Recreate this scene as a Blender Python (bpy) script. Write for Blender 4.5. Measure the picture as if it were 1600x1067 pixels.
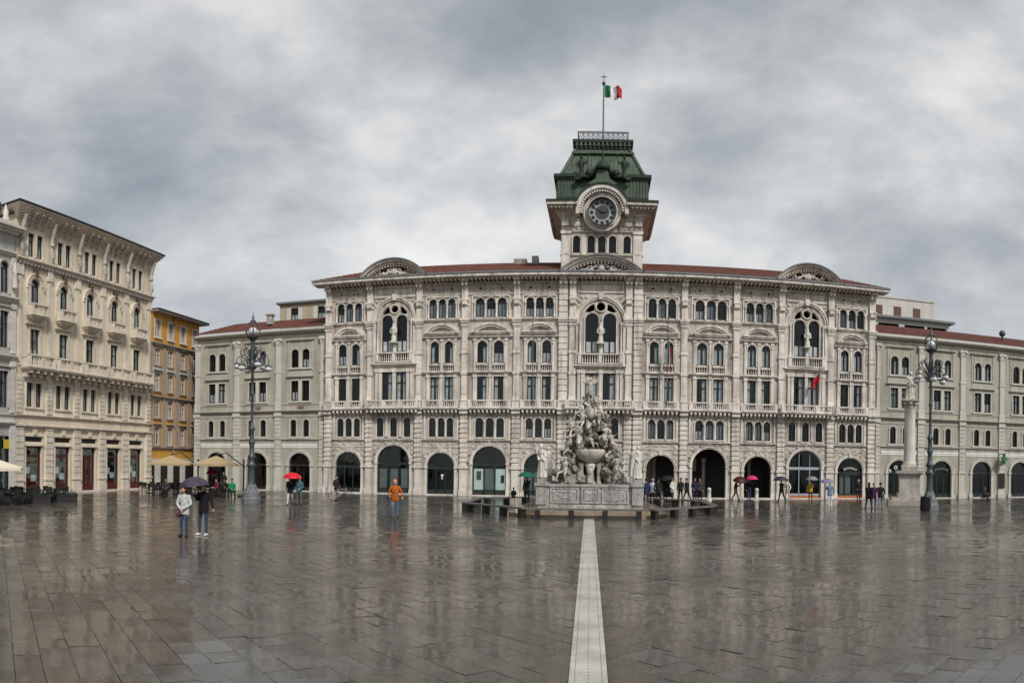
import bpy, math, random
import numpy as np
from mathutils import Vector, Matrix
from mathutils.geometry import tessellate_polygon

PI = math.pi
sc = bpy.context.scene
COL = sc.collection
for o in list(bpy.data.objects):
    bpy.data.objects.remove(o)

# ------------------------------------------------------------------ camera
# The photograph is a stitched panorama: a cylinder of 1150 px radius (on a 1600 px wide frame) round the camera.
FPX = 1150.0
K = 0.9153                       # metres per design unit of the architecture
EYE = 2.70
cam = bpy.data.cameras.new('camera')
cam.type = 'PANO'
cam.panorama_type = 'CENTRAL_CYLINDRICAL'
cam.central_cylindrical_radius = 1.0
cam.central_cylindrical_range_u_min = -936 / FPX
cam.central_cylindrical_range_u_max = 664 / FPX
cam.central_cylindrical_range_v_min = -(1067 - 725) / FPX
cam.central_cylindrical_range_v_max = 725 / FPX
cam.clip_start = 0.1
cam.clip_end = 3000
cam_o = bpy.data.objects.new('camera', cam)
COL.objects.link(cam_o)
cam_o.location = (0, 0, EYE)
cam_o.rotation_euler = (PI / 2, math.radians(-0.72), 0)
sc.camera = cam_o

# ------------------------------------------------------------------ sky and sun
SUN_EL, SUN_AZ = math.radians(44), math.radians(145)     # azimuth from +Y (view direction), clockwise: behind the camera, to its right
world = bpy.data.worlds.new('World')
sc.world = world
world.use_nodes = True
wt = world.node_tree
wt.nodes.clear()
def wn(t, **kw):
    n = wt.nodes.new(t)
    for k, v in kw.items():
        setattr(n, k, v)
    return n
w_out = wn('ShaderNodeOutputWorld')
w_mix = wn('ShaderNodeMixShader')
w_sky = wn('ShaderNodeTexSky', sky_type='NISHITA')
w_sky.sun_disc = False
w_sky.sun_elevation = SUN_EL
w_sky.sun_rotation = SUN_AZ
w_b1 = wn('ShaderNodeBackground')
w_b1.inputs['Strength'].default_value = 0.10
w_b2 = wn('ShaderNodeBackground')
w_b2.inputs['Strength'].default_value = 0.87
w_tc = wn('ShaderNodeTexCoord')
w_sep = wn('ShaderNodeSeparateXYZ')
w_abs = wn('ShaderNodeMath', operation='ABSOLUTE')
w_add = wn('ShaderNodeMath', operation='ADD')
w_add.inputs[1].default_value = 0.34
w_dx = wn('ShaderNodeMath', operation='DIVIDE')
w_dy = wn('ShaderNodeMath', operation='DIVIDE')
w_cmb = wn('ShaderNodeCombineXYZ')
L = wt.links.new
L(w_tc.outputs['Generated'], w_sep.inputs[0])
L(w_sep.outputs['Z'], w_abs.inputs[0])
L(w_abs.outputs[0], w_add.inputs[0])
L(w_sep.outputs['X'], w_dx.inputs[0]); L(w_add.outputs[0], w_dx.inputs[1])
L(w_sep.outputs['Y'], w_dy.inputs[0]); L(w_add.outputs[0], w_dy.inputs[1])
L(w_dx.outputs[0], w_cmb.inputs[0]); L(w_dy.outputs[0], w_cmb.inputs[1])
w_map = wn('ShaderNodeMapping')
CLOUD_OFF = (18.5853, 16.1878, 1.2439)
w_map.inputs['Location'].default_value = CLOUD_OFF
w_map.inputs['Rotation'].default_value = (0, math.radians(8), 0)
w_map.inputs['Scale'].default_value = (1, 1, 1)
w_mixv = wn('ShaderNodeVectorMath', operation='MULTIPLY_ADD')
w_mixv.inputs[1].default_value = (0.20, 0.20, 0.20)
w_dirs = wn('ShaderNodeVectorMath', operation='MULTIPLY')
w_dirs.inputs[1].default_value = (1.5, 1.5, 3.4)
L(w_tc.outputs['Generated'], w_dirs.inputs[0])
L(w_cmb.outputs[0], w_mixv.inputs[0]); L(w_dirs.outputs[0], w_mixv.inputs[2])
L(w_mixv.outputs[0], w_map.inputs['Vector'])
w_n1 = wn('ShaderNodeTexNoise')
w_n1.inputs['Scale'].default_value = 1.9
w_n1.inputs['Detail'].default_value = 7
w_n1.inputs['Roughness'].default_value = 0.57
w_n1.inputs['Distortion'].default_value = 0.12
w_n2 = wn('ShaderNodeTexNoise')
w_n2.inputs['Scale'].default_value = 0.8
w_n2.inputs['Detail'].default_value = 2
L(w_map.outputs[0], w_n1.inputs['Vector']); L(w_map.outputs[0], w_n2.inputs['Vector'])
w_m = wn('ShaderNodeMath', operation='MULTIPLY_ADD')
w_m.inputs[1].default_value = 0.5
L(w_n2.outputs[0], w_m.inputs[0])
w_m2 = wn('ShaderNodeMath', operation='MULTIPLY')
w_m2.inputs[1].default_value = 0.62
L(w_n1.outputs[0], w_m2.inputs[0])
L(w_m2.outputs[0], w_m.inputs[2])
w_r = wn('ShaderNodeValToRGB')
L(w_m.outputs[0], w_r.inputs[0])
cr = w_r.color_ramp
cr.interpolation = 'B_SPLINE'
cr.elements[0].position = 0.41; cr.elements[0].color = (0.160, 0.178, 0.198, 1)
cr.elements[1].position = 0.735; cr.elements[1].color = (0.545, 0.54, 0.53, 1)
e = cr.elements.new(0.50); e.color = (0.228, 0.244, 0.259, 1)
e = cr.elements.new(0.575); e.color = (0.318, 0.326, 0.332, 1)
e = cr.elements.new(0.65); e.color = (0.42, 0.422, 0.42, 1)
L(w_r.outputs[0], w_b2.inputs['Color'])
L(w_sky.outputs[0], w_b1.inputs['Color'])
w_mix.inputs[0].default_value = 0.94
L(w_b1.outputs[0], w_mix.inputs[1]); L(w_b2.outputs[0], w_mix.inputs[2])
L(w_mix.outputs[0], w_out.inputs[0])

sun = bpy.data.lights.new('sun', 'SUN')
sun.energy = 1.5
sun.angle = math.radians(11)
sun.color = (1.0, 0.965, 0.92)
sun_o = bpy.data.objects.new('sun', sun)
COL.objects.link(sun_o)
sd = Vector((math.sin(SUN_AZ) * math.cos(SUN_EL), math.cos(SUN_AZ) * math.cos(SUN_EL), math.sin(SUN_EL)))
sun_o.rotation_euler = sd.to_track_quat('Z', 'Y').to_euler()
sun_o.location = sd * 200

vs = sc.view_settings
vs.view_transform = 'Standard'
vs.look = 'None'
vs.exposure = 0.97
vs.gamma = 1.0
vs.use_curve_mapping = False
sc.cycles.max_bounces = 6
sc.cycles.diffuse_bounces = 3
sc.cycles.glossy_bounces = 3
sc.cycles.transparent_max_bounces = 8
sc.cycles.caustics_reflective = False
sc.cycles.caustics_refractive = False
sc.cycles.use_denoising = True

# ------------------------------------------------------------------ materials
MATS = {}
def new_mat(name):
    m = bpy.data.materials.new(name)
    m.use_nodes = True
    nt = m.node_tree
    bs = nt.nodes['Principled BSDF']
    MATS[name] = m
    return m, nt, bs

def rgb(c, k=1.0):
    return (c[0] * k, c[1] * k, c[2] * k, 1)

def stone(name, col, var=0.22, rough=0.8, scale=0.9, streak=0.35, bump=0.25, fine=14.0, stain=None, joints=None, spec=0.3, grime=0.5):
    """Plain procedural stone or plaster: broad tone changes, rain streaks, fine relief; optional ashlar joints."""
    m, nt, bs = new_mat(name)
    N = nt.nodes.new
    lk = nt.links.new
    g = N('ShaderNodeNewGeometry')
    n1 = N('ShaderNodeTexNoise'); n1.inputs['Scale'].default_value = scale; n1.inputs['Detail'].default_value = 6
    n1.inputs['Roughness'].default_value = 0.62
    lk(g.outputs['Position'], n1.inputs['Vector'])
    mp = N('ShaderNodeMapping'); mp.inputs['Scale'].default_value = (2.6, 2.6, 0.22)
    lk(g.outputs['Position'], mp.inputs['Vector'])
    n2 = N('ShaderNodeTexNoise'); n2.inputs['Scale'].default_value = 1.0; n2.inputs['Detail'].default_value = 5
    lk(mp.outputs[0], n2.inputs['Vector'])
    n3 = N('ShaderNodeTexNoise'); n3.inputs['Scale'].default_value = fine; n3.inputs['Detail'].default_value = 4
    lk(g.outputs['Position'], n3.inputs['Vector'])
    r1 = N('ShaderNodeValToRGB')
    r1.color_ramp.elements[0].position = 0.3; r1.color_ramp.elements[0].color = rgb(col, 1 - var)
    r1.color_ramp.elements[1].position = 0.7; r1.color_ramp.elements[1].color = rgb(col, 1 + var * 0.6)
    lk(n1.outputs[0], r1.inputs[0])
    st = stain or (col[0] * 0.42, col[1] * 0.40, col[2] * 0.37)
    mx = N('ShaderNodeMixRGB'); mx.inputs[2].default_value = rgb(st)
    r2 = N('ShaderNodeValToRGB')
    r2.color_ramp.elements[0].position = 0.47; r2.color_ramp.elements[0].color = (0, 0, 0, 1)
    r2.color_ramp.elements[1].position = 0.74; r2.color_ramp.elements[1].color = (streak, streak, streak, 1)
    lk(n2.outputs[0], r2.inputs[0]); lk(r2.outputs[0], mx.inputs[0]); lk(r1.outputs[0], mx.inputs[1])
    mx2 = N('ShaderNodeMixRGB'); mx2.blend_type = 'MULTIPLY'; mx2.inputs[0].default_value = grime
    r3 = N('ShaderNodeValToRGB')
    r3.color_ramp.elements[0].position = 0.32; r3.color_ramp.elements[0].color = (0.62, 0.60, 0.57, 1)
    r3.color_ramp.elements[1].position = 0.60; r3.color_ramp.elements[1].color = (1, 1, 1, 1)
    lk(n3.outputs[0], r3.inputs[0]); lk(mx.outputs[0], mx2.inputs[1]); lk(r3.outputs[0], mx2.inputs[2])
    out = mx2.outputs[0]
    hsrc = n3.outputs[0]
    if joints:
        bw, bh = joints
        sp = N('ShaderNodeSeparateXYZ'); lk(g.outputs['Position'], sp.inputs[0])
        ad = N('ShaderNodeMath'); ad.operation = 'ADD'
        lk(sp.outputs['X'], ad.inputs[0]); lk(sp.outputs['Y'], ad.inputs[1])
        cb = N('ShaderNodeCombineXYZ'); lk(ad.outputs[0], cb.inputs[0]); lk(sp.outputs['Z'], cb.inputs[1])
        br = N('ShaderNodeTexBrick')
        br.inputs['Color1'].default_value = (1, 1, 1, 1); br.inputs['Color2'].default_value = (0.84, 0.83, 0.81, 1)
        br.inputs['Mortar'].default_value = (0.55, 0.53, 0.5, 1)
        br.inputs['Scale'].default_value = 1.0; br.inputs['Mortar Size'].default_value = 0.012
        br.inputs['Brick Width'].default_value = bw; br.inputs['Row Height'].default_value = bh
        lk(cb.outputs[0], br.inputs['Vector'])
        mx3 = N('ShaderNodeMixRGB'); mx3.blend_type = 'MULTIPLY'; mx3.inputs[0].default_value = 0.8
        lk(out, mx3.inputs[1]); lk(br.outputs['Color'], mx3.inputs[2])
        out = mx3.outputs[0]
    lk(out, bs.inputs['Base Color'])
    bs.inputs['Roughness'].default_value = rough
    bs.inputs['Specular IOR Level'].default_value = spec
    bp = N('ShaderNodeBump'); bp.inputs['Strength'].default_value = bump; bp.inputs['Distance'].default_value = 0.03
    lk(hsrc, bp.inputs['Height']); lk(bp.outputs[0], bs.inputs['Normal'])
    return m

def plain(name, col, rough=0.6, metal=0.0, var=0.18, scale=6.0, spec=0.4, bump=0.0):
    m, nt, bs = new_mat(name)
    N = nt.nodes.new; lk = nt.links.new
    g = N('ShaderNodeNewGeometry')
    n1 = N('ShaderNodeTexNoise'); n1.inputs['Scale'].default_value = scale; n1.inputs['Detail'].default_value = 4
    lk(g.outputs['Position'], n1.inputs['Vector'])
    r1 = N('ShaderNodeValToRGB')
    r1.color_ramp.elements[0].position = 0.3; r1.color_ramp.elements[0].color = rgb(col, 1 - var)
    r1.color_ramp.elements[1].position = 0.7; r1.color_ramp.elements[1].color = rgb(col, 1 + var)
    lk(n1.outputs[0], r1.inputs[0]); lk(r1.outputs[0], bs.inputs['Base Color'])
    bs.inputs['Roughness'].default_value = rough
    bs.inputs['Metallic'].default_value = metal
    bs.inputs['Specular IOR Level'].default_value = spec
    if bump:
        bp = N('ShaderNodeBump'); bp.inputs['Strength'].default_value = bump; bp.inputs['Distance'].default_value = 0.02
        lk(n1.outputs[0], bp.inputs['Height']); lk(bp.outputs[0], bs.inputs['Normal'])
    return m

STONE = stone('istrian_stone', (0.59, 0.535, 0.465), joints=(0.9, 0.42), streak=0.8, grime=0.35, fine=7, stain=(0.19, 0.165, 0.14))
STONE_L = stone('pale_stone', (0.745, 0.69, 0.62), streak=0.75, var=0.24, grime=0.3, fine=6, stain=(0.24, 0.21, 0.18))
STONE_P = stone('pink_stone', (0.58, 0.49, 0.41), streak=0.45, joints=(0.8, 0.40))
STONE_B = stone('battered_stone', (0.50, 0.465, 0.42), var=0.35, streak=0.6, fine=9, bump=0.4, grime=0.8)
CARVED = stone('carved_stone', (0.60, 0.55, 0.485), var=0.30, streak=0.55, scale=2.2, fine=18, bump=0.5, grime=0.75, stain=(0.16, 0.15, 0.135))
FOUNT = stone('weathered_carving', (0.63, 0.59, 0.515), var=0.5, streak=0.7, scale=1.6, fine=9, bump=0.6, grime=0.95, stain=(0.075, 0.07, 0.062))
FOUNT_R = stone('rough_rock', (0.33, 0.305, 0.265), var=0.5, streak=0.8, scale=1.3, fine=6, bump=0.9, grime=1.0, stain=(0.05, 0.047, 0.042))
MARBLE = stone('white_marble', (0.70, 0.67, 0.61), var=0.2, streak=0.35, scale=1.4, fine=10, grime=0.5)
BASIN = stone('grey_marble', (0.45, 0.44, 0.425), var=0.3, streak=0.75, scale=1.8, fine=7, grime=0.9, stain=(0.13, 0.125, 0.12))
STEP = stone('sandstone_step', (0.30, 0.235, 0.165), var=0.3, rough=0.14, scale=1.5, streak=0.2, bump=0.06, spec=0.5)
GREENW = stone('sage_render', (0.425, 0.405, 0.335), var=0.18, streak=0.6, grime=0.22, fine=6, stain=(0.2, 0.195, 0.16))
GREENT = stone('sage_trim', (0.47, 0.455, 0.38), var=0.12, streak=0.3, grime=0.35, stain=(0.26, 0.25, 0.22))
GREENL = stone('pale_sage_trim', (0.60, 0.58, 0.515), var=0.12, streak=0.25, grime=0.35)
CREAM = stone('cream_render', (0.73, 0.64, 0.50), var=0.12, streak=0.28, grime=0.3, stain=(0.38, 0.32, 0.24))
CREAM_L = stone('cream_stone', (0.76, 0.68, 0.57), var=0.18, streak=0.4, grime=0.5)
GREYW = stone('grey_render', (0.44, 0.43, 0.41), var=0.14, streak=0.3, grime=0.4)
GREYL = stone('white_grey_stone', (0.72, 0.69, 0.64), var=0.14, streak=0.35, grime=0.4, joints=(1.0, 0.45))
ORANGE = stone('ochre_render', (0.64, 0.335, 0.07), var=0.14, streak=0.35, grime=0.35, stain=(0.33, 0.16, 0.05))
TAUPE = stone('taupe_render', (0.36, 0.32, 0.30), var=0.14, streak=0.3, grime=0.35)
BEIGEB = stone('beige_render', (0.46, 0.385, 0.28), var=0.12, streak=0.3, grime=0.3)
WHITEB = stone('white_render', (0.62, 0.60, 0.55), var=0.1, streak=0.3, grime=0.3)
COPPER = stone('green_copper', (0.075, 0.115, 0.072), var=0.45, rough=0.55, scale=1.2, streak=0.95, fine=8, bump=0.15, stain=(0.028, 0.05, 0.028), spec=0.4)
COPPER_D = stone('dark_copper', (0.022, 0.036, 0.024), var=0.35, rough=0.6, scale=2, streak=0.5, fine=8)
TILE = stone('terracotta_tile', (0.165, 0.056, 0.040), var=0.55, rough=0.75, scale=2.6, streak=0.5, fine=5, bump=0.4, grime=0.9, stain=(0.085, 0.045, 0.035))
IRON = plain('cast_iron', (0.075, 0.085, 0.088), rough=0.42, metal=0.3, var=0.35, scale=9)
IRON_L = plain('painted_iron', (0.17, 0.18, 0.185), rough=0.5, metal=0.1, var=0.3, scale=8)
BLACK = plain('black_metal', (0.012, 0.012, 0.013), rough=0.4)
FRAME = plain('dark_green_frame', (0.020, 0.030, 0.026), rough=0.45)
FRAME_B = plain('dark_brown_frame', (0.022, 0.016, 0.013), rough=0.5)
FRAME_L = plain('pale_frame', (0.34, 0.40, 0.42), rough=0.5)
FRAME_W = plain('white_frame', (0.6, 0.6, 0.58), rough=0.5)
REDDOOR = plain('dark_red_timber', (0.075, 0.014, 0.011), rough=0.35)
DARK = plain('dark_interior', (0.020, 0.018, 0.017), rough=0.9)  # near-black colour paints in the darkness of unlit rooms
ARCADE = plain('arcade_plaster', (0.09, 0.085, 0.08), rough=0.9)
CURT = plain('curtain_and_sky_sheen', (0.80, 0.81, 0.80), rough=0.9, var=0.25, scale=2.5)
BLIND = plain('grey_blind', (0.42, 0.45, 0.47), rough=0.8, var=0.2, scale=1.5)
SHUT = plain('brown_shutter', (0.17, 0.10, 0.075), rough=0.7)
GRAN = plain('bench_granite', (0.13, 0.125, 0.12), rough=0.35, var=0.3, scale=12)
GRAN_D = plain('bench_block', (0.022, 0.019, 0.018), rough=0.45, var=0.3, scale=10)
CANVAS = plain('beige_canvas', (0.40, 0.30, 0.17), rough=0.85, var=0.08)
CANVAS_L = plain('ivory_canvas', (0.66, 0.60, 0.48), rough=0.85, var=0.06)
RATTAN = plain('black_rattan', (0.018, 0.017, 0.016), rough=0.6, var=0.4, scale=30)
LEAF = plain('dark_leaf', (0.025, 0.045, 0.022), rough=0.6, var=0.5, scale=8)
POSTER = plain('backlit_paper', (0.62, 0.68, 0.66), rough=0.7, var=0.06)
POSTER.node_tree.nodes['Principled BSDF'].inputs['Emission Color'].default_value = (0.8, 0.95, 0.9, 1)
POSTER.node_tree.nodes['Principled BSDF'].inputs['Emission Strength'].default_value = 0.22
POSTER_G = plain('grey_green_print', (0.20, 0.27, 0.26), rough=0.7)
POSTER_B = plain('brown_print', (0.13, 0.055, 0.035), rough=0.7)
POSTER_R = plain('red_print', (0.42, 0.02, 0.018), rough=0.6)
WHITE = plain('white_paint', (0.78, 0.78, 0.77), rough=0.5, var=0.05)
F_GREEN = plain('flag_green', (0.012, 0.13, 0.06), rough=0.8, var=0.1)
F_WHITE = plain('flag_white', (0.68, 0.68, 0.66), rough=0.8, var=0.05)
F_RED = plain('flag_red', (0.42, 0.018, 0.025), rough=0.8, var=0.12)
CROSSG = plain('pharmacy_green', (0.012, 0.17, 0.055), rough=0.35)
YELLOWS = plain('yellow_sign', (0.55, 0.42, 0.04), rough=0.5)
WBAND = stone('white_band', (0.83, 0.82, 0.79), var=0.08, streak=0.25, grime=0.2)
TERRA = plain('window_ledge_timber', (0.36, 0.13, 0.045), rough=0.6)
SCLOTH = {}
def cloth(c, rough=0.85):
    key = tuple(round(x, 3) for x in c) + (rough,)
    if key not in SCLOTH:
        SCLOTH[key] = plain('cloth_%d' % len(SCLOTH), c, rough=rough, var=0.38, scale=9, spec=0.25, bump=0.9)
    return SCLOTH[key]

def glass_mat(name, tint, refl=1.0):
    m = bpy.data.materials.new(name)
    m.use_nodes = True
    nt = m.node_tree
    nt.nodes.clear()
    N = nt.nodes.new; lk = nt.links.new
    out = N('ShaderNodeOutputMaterial'); mix = N('ShaderNodeMixShader')
    tr = N('ShaderNodeBsdfTransparent'); tr.inputs[0].default_value = rgb(tint)
    gl = N('ShaderNodeBsdfGlossy'); gl.inputs['Roughness'].default_value = 0.03; gl.inputs[0].default_value = (0.9, 0.95, 1.0, 1)
    fr = N('ShaderNodeFresnel'); fr.inputs[0].default_value = 1.5
    g = N('ShaderNodeNewGeometry')
    nz = N('ShaderNodeTexNoise'); nz.inputs['Scale'].default_value = 1.3; lk(g.outputs['Position'], nz.inputs['Vector'])
    bp = N('ShaderNodeBump'); bp.inputs['Strength'].default_value = 0.06; bp.inputs['Distance'].default_value = 0.1
    lk(nz.outputs[0], bp.inputs['Height']); lk(bp.outputs[0], gl.inputs['Normal'])
    mu = N('ShaderNodeMath'); mu.operation = 'MULTIPLY'; mu.inputs[1].default_value = refl
    lk(fr.outputs[0], mu.inputs[0]); lk(mu.outputs[0], mix.inputs[0])
    lk(tr.outputs[0], mix.inputs[1]); lk(gl.outputs[0], mix.inputs[2]); lk(mix.outputs[0], out.inputs[0])
    MATS[name] = m
    return m
GLASS = glass_mat('window_glass', (0.90, 0.92, 0.93), 0.5)
GLASS_D = glass_mat('shop_glass', (0.82, 0.86, 0.84), 0.6)
GLOBE = plain('milk_glass', (0.66, 0.67, 0.68), rough=0.18, var=0.06, scale=3)
GLOBE.node_tree.nodes['Principled BSDF'].inputs['Coat Weight'].default_value = 0.5

def wet_stone(name, col, rlo, rhi, bump, vary=1.0, tool=0.0, film=0.0):
    m, nt, bs = new_mat(name)
    N = nt.nodes.new; lk = nt.links.new
    g = N('ShaderNodeNewGeometry')
    oi = N('ShaderNodeObjectInfo')
    ad = N('ShaderNodeMath'); ad.operation = 'ADD'
    lk(g.outputs['Random Per Island'], ad.inputs[0]); lk(oi.outputs['Random'], ad.inputs[1])
    fr = N('ShaderNodeMath'); fr.operation = 'FRACT'; lk(ad.outputs[0], fr.inputs[0])
    rr = N('ShaderNodeValToRGB')
    rr.color_ramp.elements[0].position = 0.0; rr.color_ramp.elements[0].color = rgb([c * (1 - 0.30 * vary) for c in col])
    rr.color_ramp.elements[1].position = 1.0; rr.color_ramp.elements[1].color = rgb((col[0] * (1 + 0.22 * vary), col[1] * (1 + 0.27 * vary), col[2] * (1 + 0.34 * vary)))
    e = rr.color_ramp.elements.new(0.45); e.color = rgb((col[0] * (1 + 0.06 * vary), col[1] * (1 - 0.04 * vary), col[2] * (1 - 0.14 * vary)))
    e = rr.color_ramp.elements.new(0.75); e.color = rgb(col)
    lk(fr.outputs[0], rr.inputs[0])
    n1 = N('ShaderNodeTexNoise'); n1.inputs['Scale'].default_value = 0.16; n1.inputs['Detail'].default_value = 5; n1.inputs['Roughness'].default_value = 0.6
    n2 = N('ShaderNodeTexNoise'); n2.inputs['Scale'].default_value = 1.6; n2.inputs['Detail'].default_value = 6; n2.inputs['Roughness'].default_value = 0.62
    n3 = N('ShaderNodeTexNoise'); n3.inputs['Scale'].default_value = 26; n3.inputs['Detail'].default_value = 4
    for n in (n1, n2, n3):
        lk(g.outputs['Position'], n.inputs['Vector'])
    mx = N('ShaderNodeMixRGB'); mx.blend_type = 'MULTIPLY'; mx.inputs[0].default_value = 0.75 if film else 0.4
    r2 = N('ShaderNodeValToRGB')
    r2.color_ramp.elements[0].position = 0.34; r2.color_ramp.elements[0].color = (0.38, 0.36, 0.33, 1)
    r2.color_ramp.elements[1].position = 0.66; r2.color_ramp.elements[1].color = (1.25, 1.22, 1.18, 1)
    lk(n2.outputs[0], r2.inputs[0]); lk(rr.outputs[0], mx.inputs[1]); lk(r2.outputs[0], mx.inputs[2])
    mx2 = N('ShaderNodeMixRGB'); mx2.blend_type = 'MULTIPLY'; mx2.inputs[0].default_value = 0.75 if film else 0.2
    r3 = N('ShaderNodeValToRGB')
    r3.color_ramp.elements[0].position = 0.36; r3.color_ramp.elements[0].color = (0.32, 0.32, 0.32, 1)
    r3.color_ramp.elements[1].position = 0.62; r3.color_ramp.elements[1].color = (1.25, 1.25, 1.25, 1)
    lk(n3.outputs[0], r3.inputs[0]); lk(mx.outputs[0], mx2.inputs[1]); lk(r3.outputs[0], mx2.inputs[2])
    lk(mx2.outputs[0], bs.inputs['Base Color'])
    # water film: glossier in the broad wet patches, duller on the worn ridges
    ma = N('ShaderNodeMath'); ma.operation = 'ADD'; lk(n1.outputs[0], ma.inputs[0])
    mb = N('ShaderNodeMath'); mb.operation = 'MULTIPLY'; mb.inputs[1].default_value = 0.55
    lk(n2.outputs[0], mb.inputs[0]); lk(mb.outputs[0], ma.inputs[1])
    mr = N('ShaderNodeMapRange'); mr.inputs['From Min'].default_value = 0.55; mr.inputs['From Max'].default_value = 1.0
    mr.inputs['To Min'].default_value = rlo; mr.inputs['To Max'].default_value = rhi
    lk(ma.outputs[0], mr.inputs['Value'])
    lk(mr.outputs[0], bs.inputs['Roughness'])
    bs.inputs['Specular IOR Level'].default_value = 0.5
    cw = N('ShaderNodeMapRange'); cw.inputs['From Min'].default_value = 0.60; cw.inputs['From Max'].default_value = 0.92
    cw.inputs['To Min'].default_value = film; cw.inputs['To Max'].default_value = film * 0.12
    lk(ma.outputs[0], cw.inputs['Value']); lk(cw.outputs[0], bs.inputs['Coat Weight'])
    bs.inputs['Coat Roughness'].default_value = 0.035; bs.inputs['Coat IOR'].default_value = 1.38
    b1 = N('ShaderNodeBump'); b1.inputs['Strength'].default_value = bump; b1.inputs['Distance'].default_value = 0.02
    mp = N('ShaderNodeMapping'); mp.inputs['Rotation'].default_value = (0, 0, 0.6); mp.inputs['Scale'].default_value = (1.0, 2.6, 1.0)
    lk(g.outputs['Position'], mp.inputs['Vector'])
    n4 = N('ShaderNodeTexNoise'); n4.inputs['Scale'].default_value = 6.5; n4.inputs['Detail'].default_value = 5; n4.inputs['Roughness'].default_value = 0.65
    lk(mp.outputs[0], n4.inputs['Vector'])
    b3 = N('ShaderNodeBump'); b3.inputs['Strength'].default_value = bump * 1.6; b3.inputs['Distance'].default_value = 0.012
    lk(n4.outputs[0], b3.inputs['Height']); lk(b1.outputs[0], b3.inputs['Normal'])
    b2 = N('ShaderNodeBump'); b2.inputs['Strength'].default_value = bump * 1.4; b2.inputs['Distance'].default_value = 0.005
    lk(n2.outputs[0], b1.inputs['Height']); lk(n3.outputs[0], b2.inputs['Height']); lk(b3.outputs[0], b2.inputs['Normal'])
    lk(b1.outputs[0], bs.inputs['Coat Normal'])
    last = b2
    if tool:
        # chiselled dressing: bands of shallow grooves, each slab dressed in its own direction
        wv = N('ShaderNodeTexWave'); wv.wave_type = 'BANDS'; wv.inputs['Scale'].default_value = 4.2; wv.inputs['Distortion'].default_value = 3.5; wv.inputs['Detail'].default_value = 2.0; wv.inputs['Detail Scale'].default_value = 1.2
        vr = N('ShaderNodeVectorRotate'); vr.rotation_type = 'Z_AXIS'
        sg_ = N('ShaderNodeMath'); sg_.operation = 'MULTIPLY'; sg_.inputs[1].default_value = 1.3
        lk(fr.outputs[0], sg_.inputs[0]); lk(g.outputs['Position'], vr.inputs['Vector']); lk(sg_.outputs[0], vr.inputs['Angle'])
        lk(vr.outputs[0], wv.inputs['Vector'])
        b4 = N('ShaderNodeBump'); b4.inputs['Strength'].default_value = tool; b4.inputs['Distance'].default_value = 0.012
        lk(wv.outputs['Fac'], b4.inputs['Height']); lk(b2.outputs[0], b4.inputs['Normal'])
        last = b4
    lk(last.outputs[0], bs.inputs['Normal'])
    return m
WET = wet_stone('wet_paving', (0.094, 0.085, 0.074), 0.08, 0.34, 0.11, 0.65, 0.07, 0.68)
WETJ = plain('paving_joint', (0.055, 0.049, 0.042), rough=0.25, var=0.3)
STRIP = wet_stone('wet_limestone_strip', (0.52, 0.505, 0.465), 0.25, 0.5, 0.15, 0.12)

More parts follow.
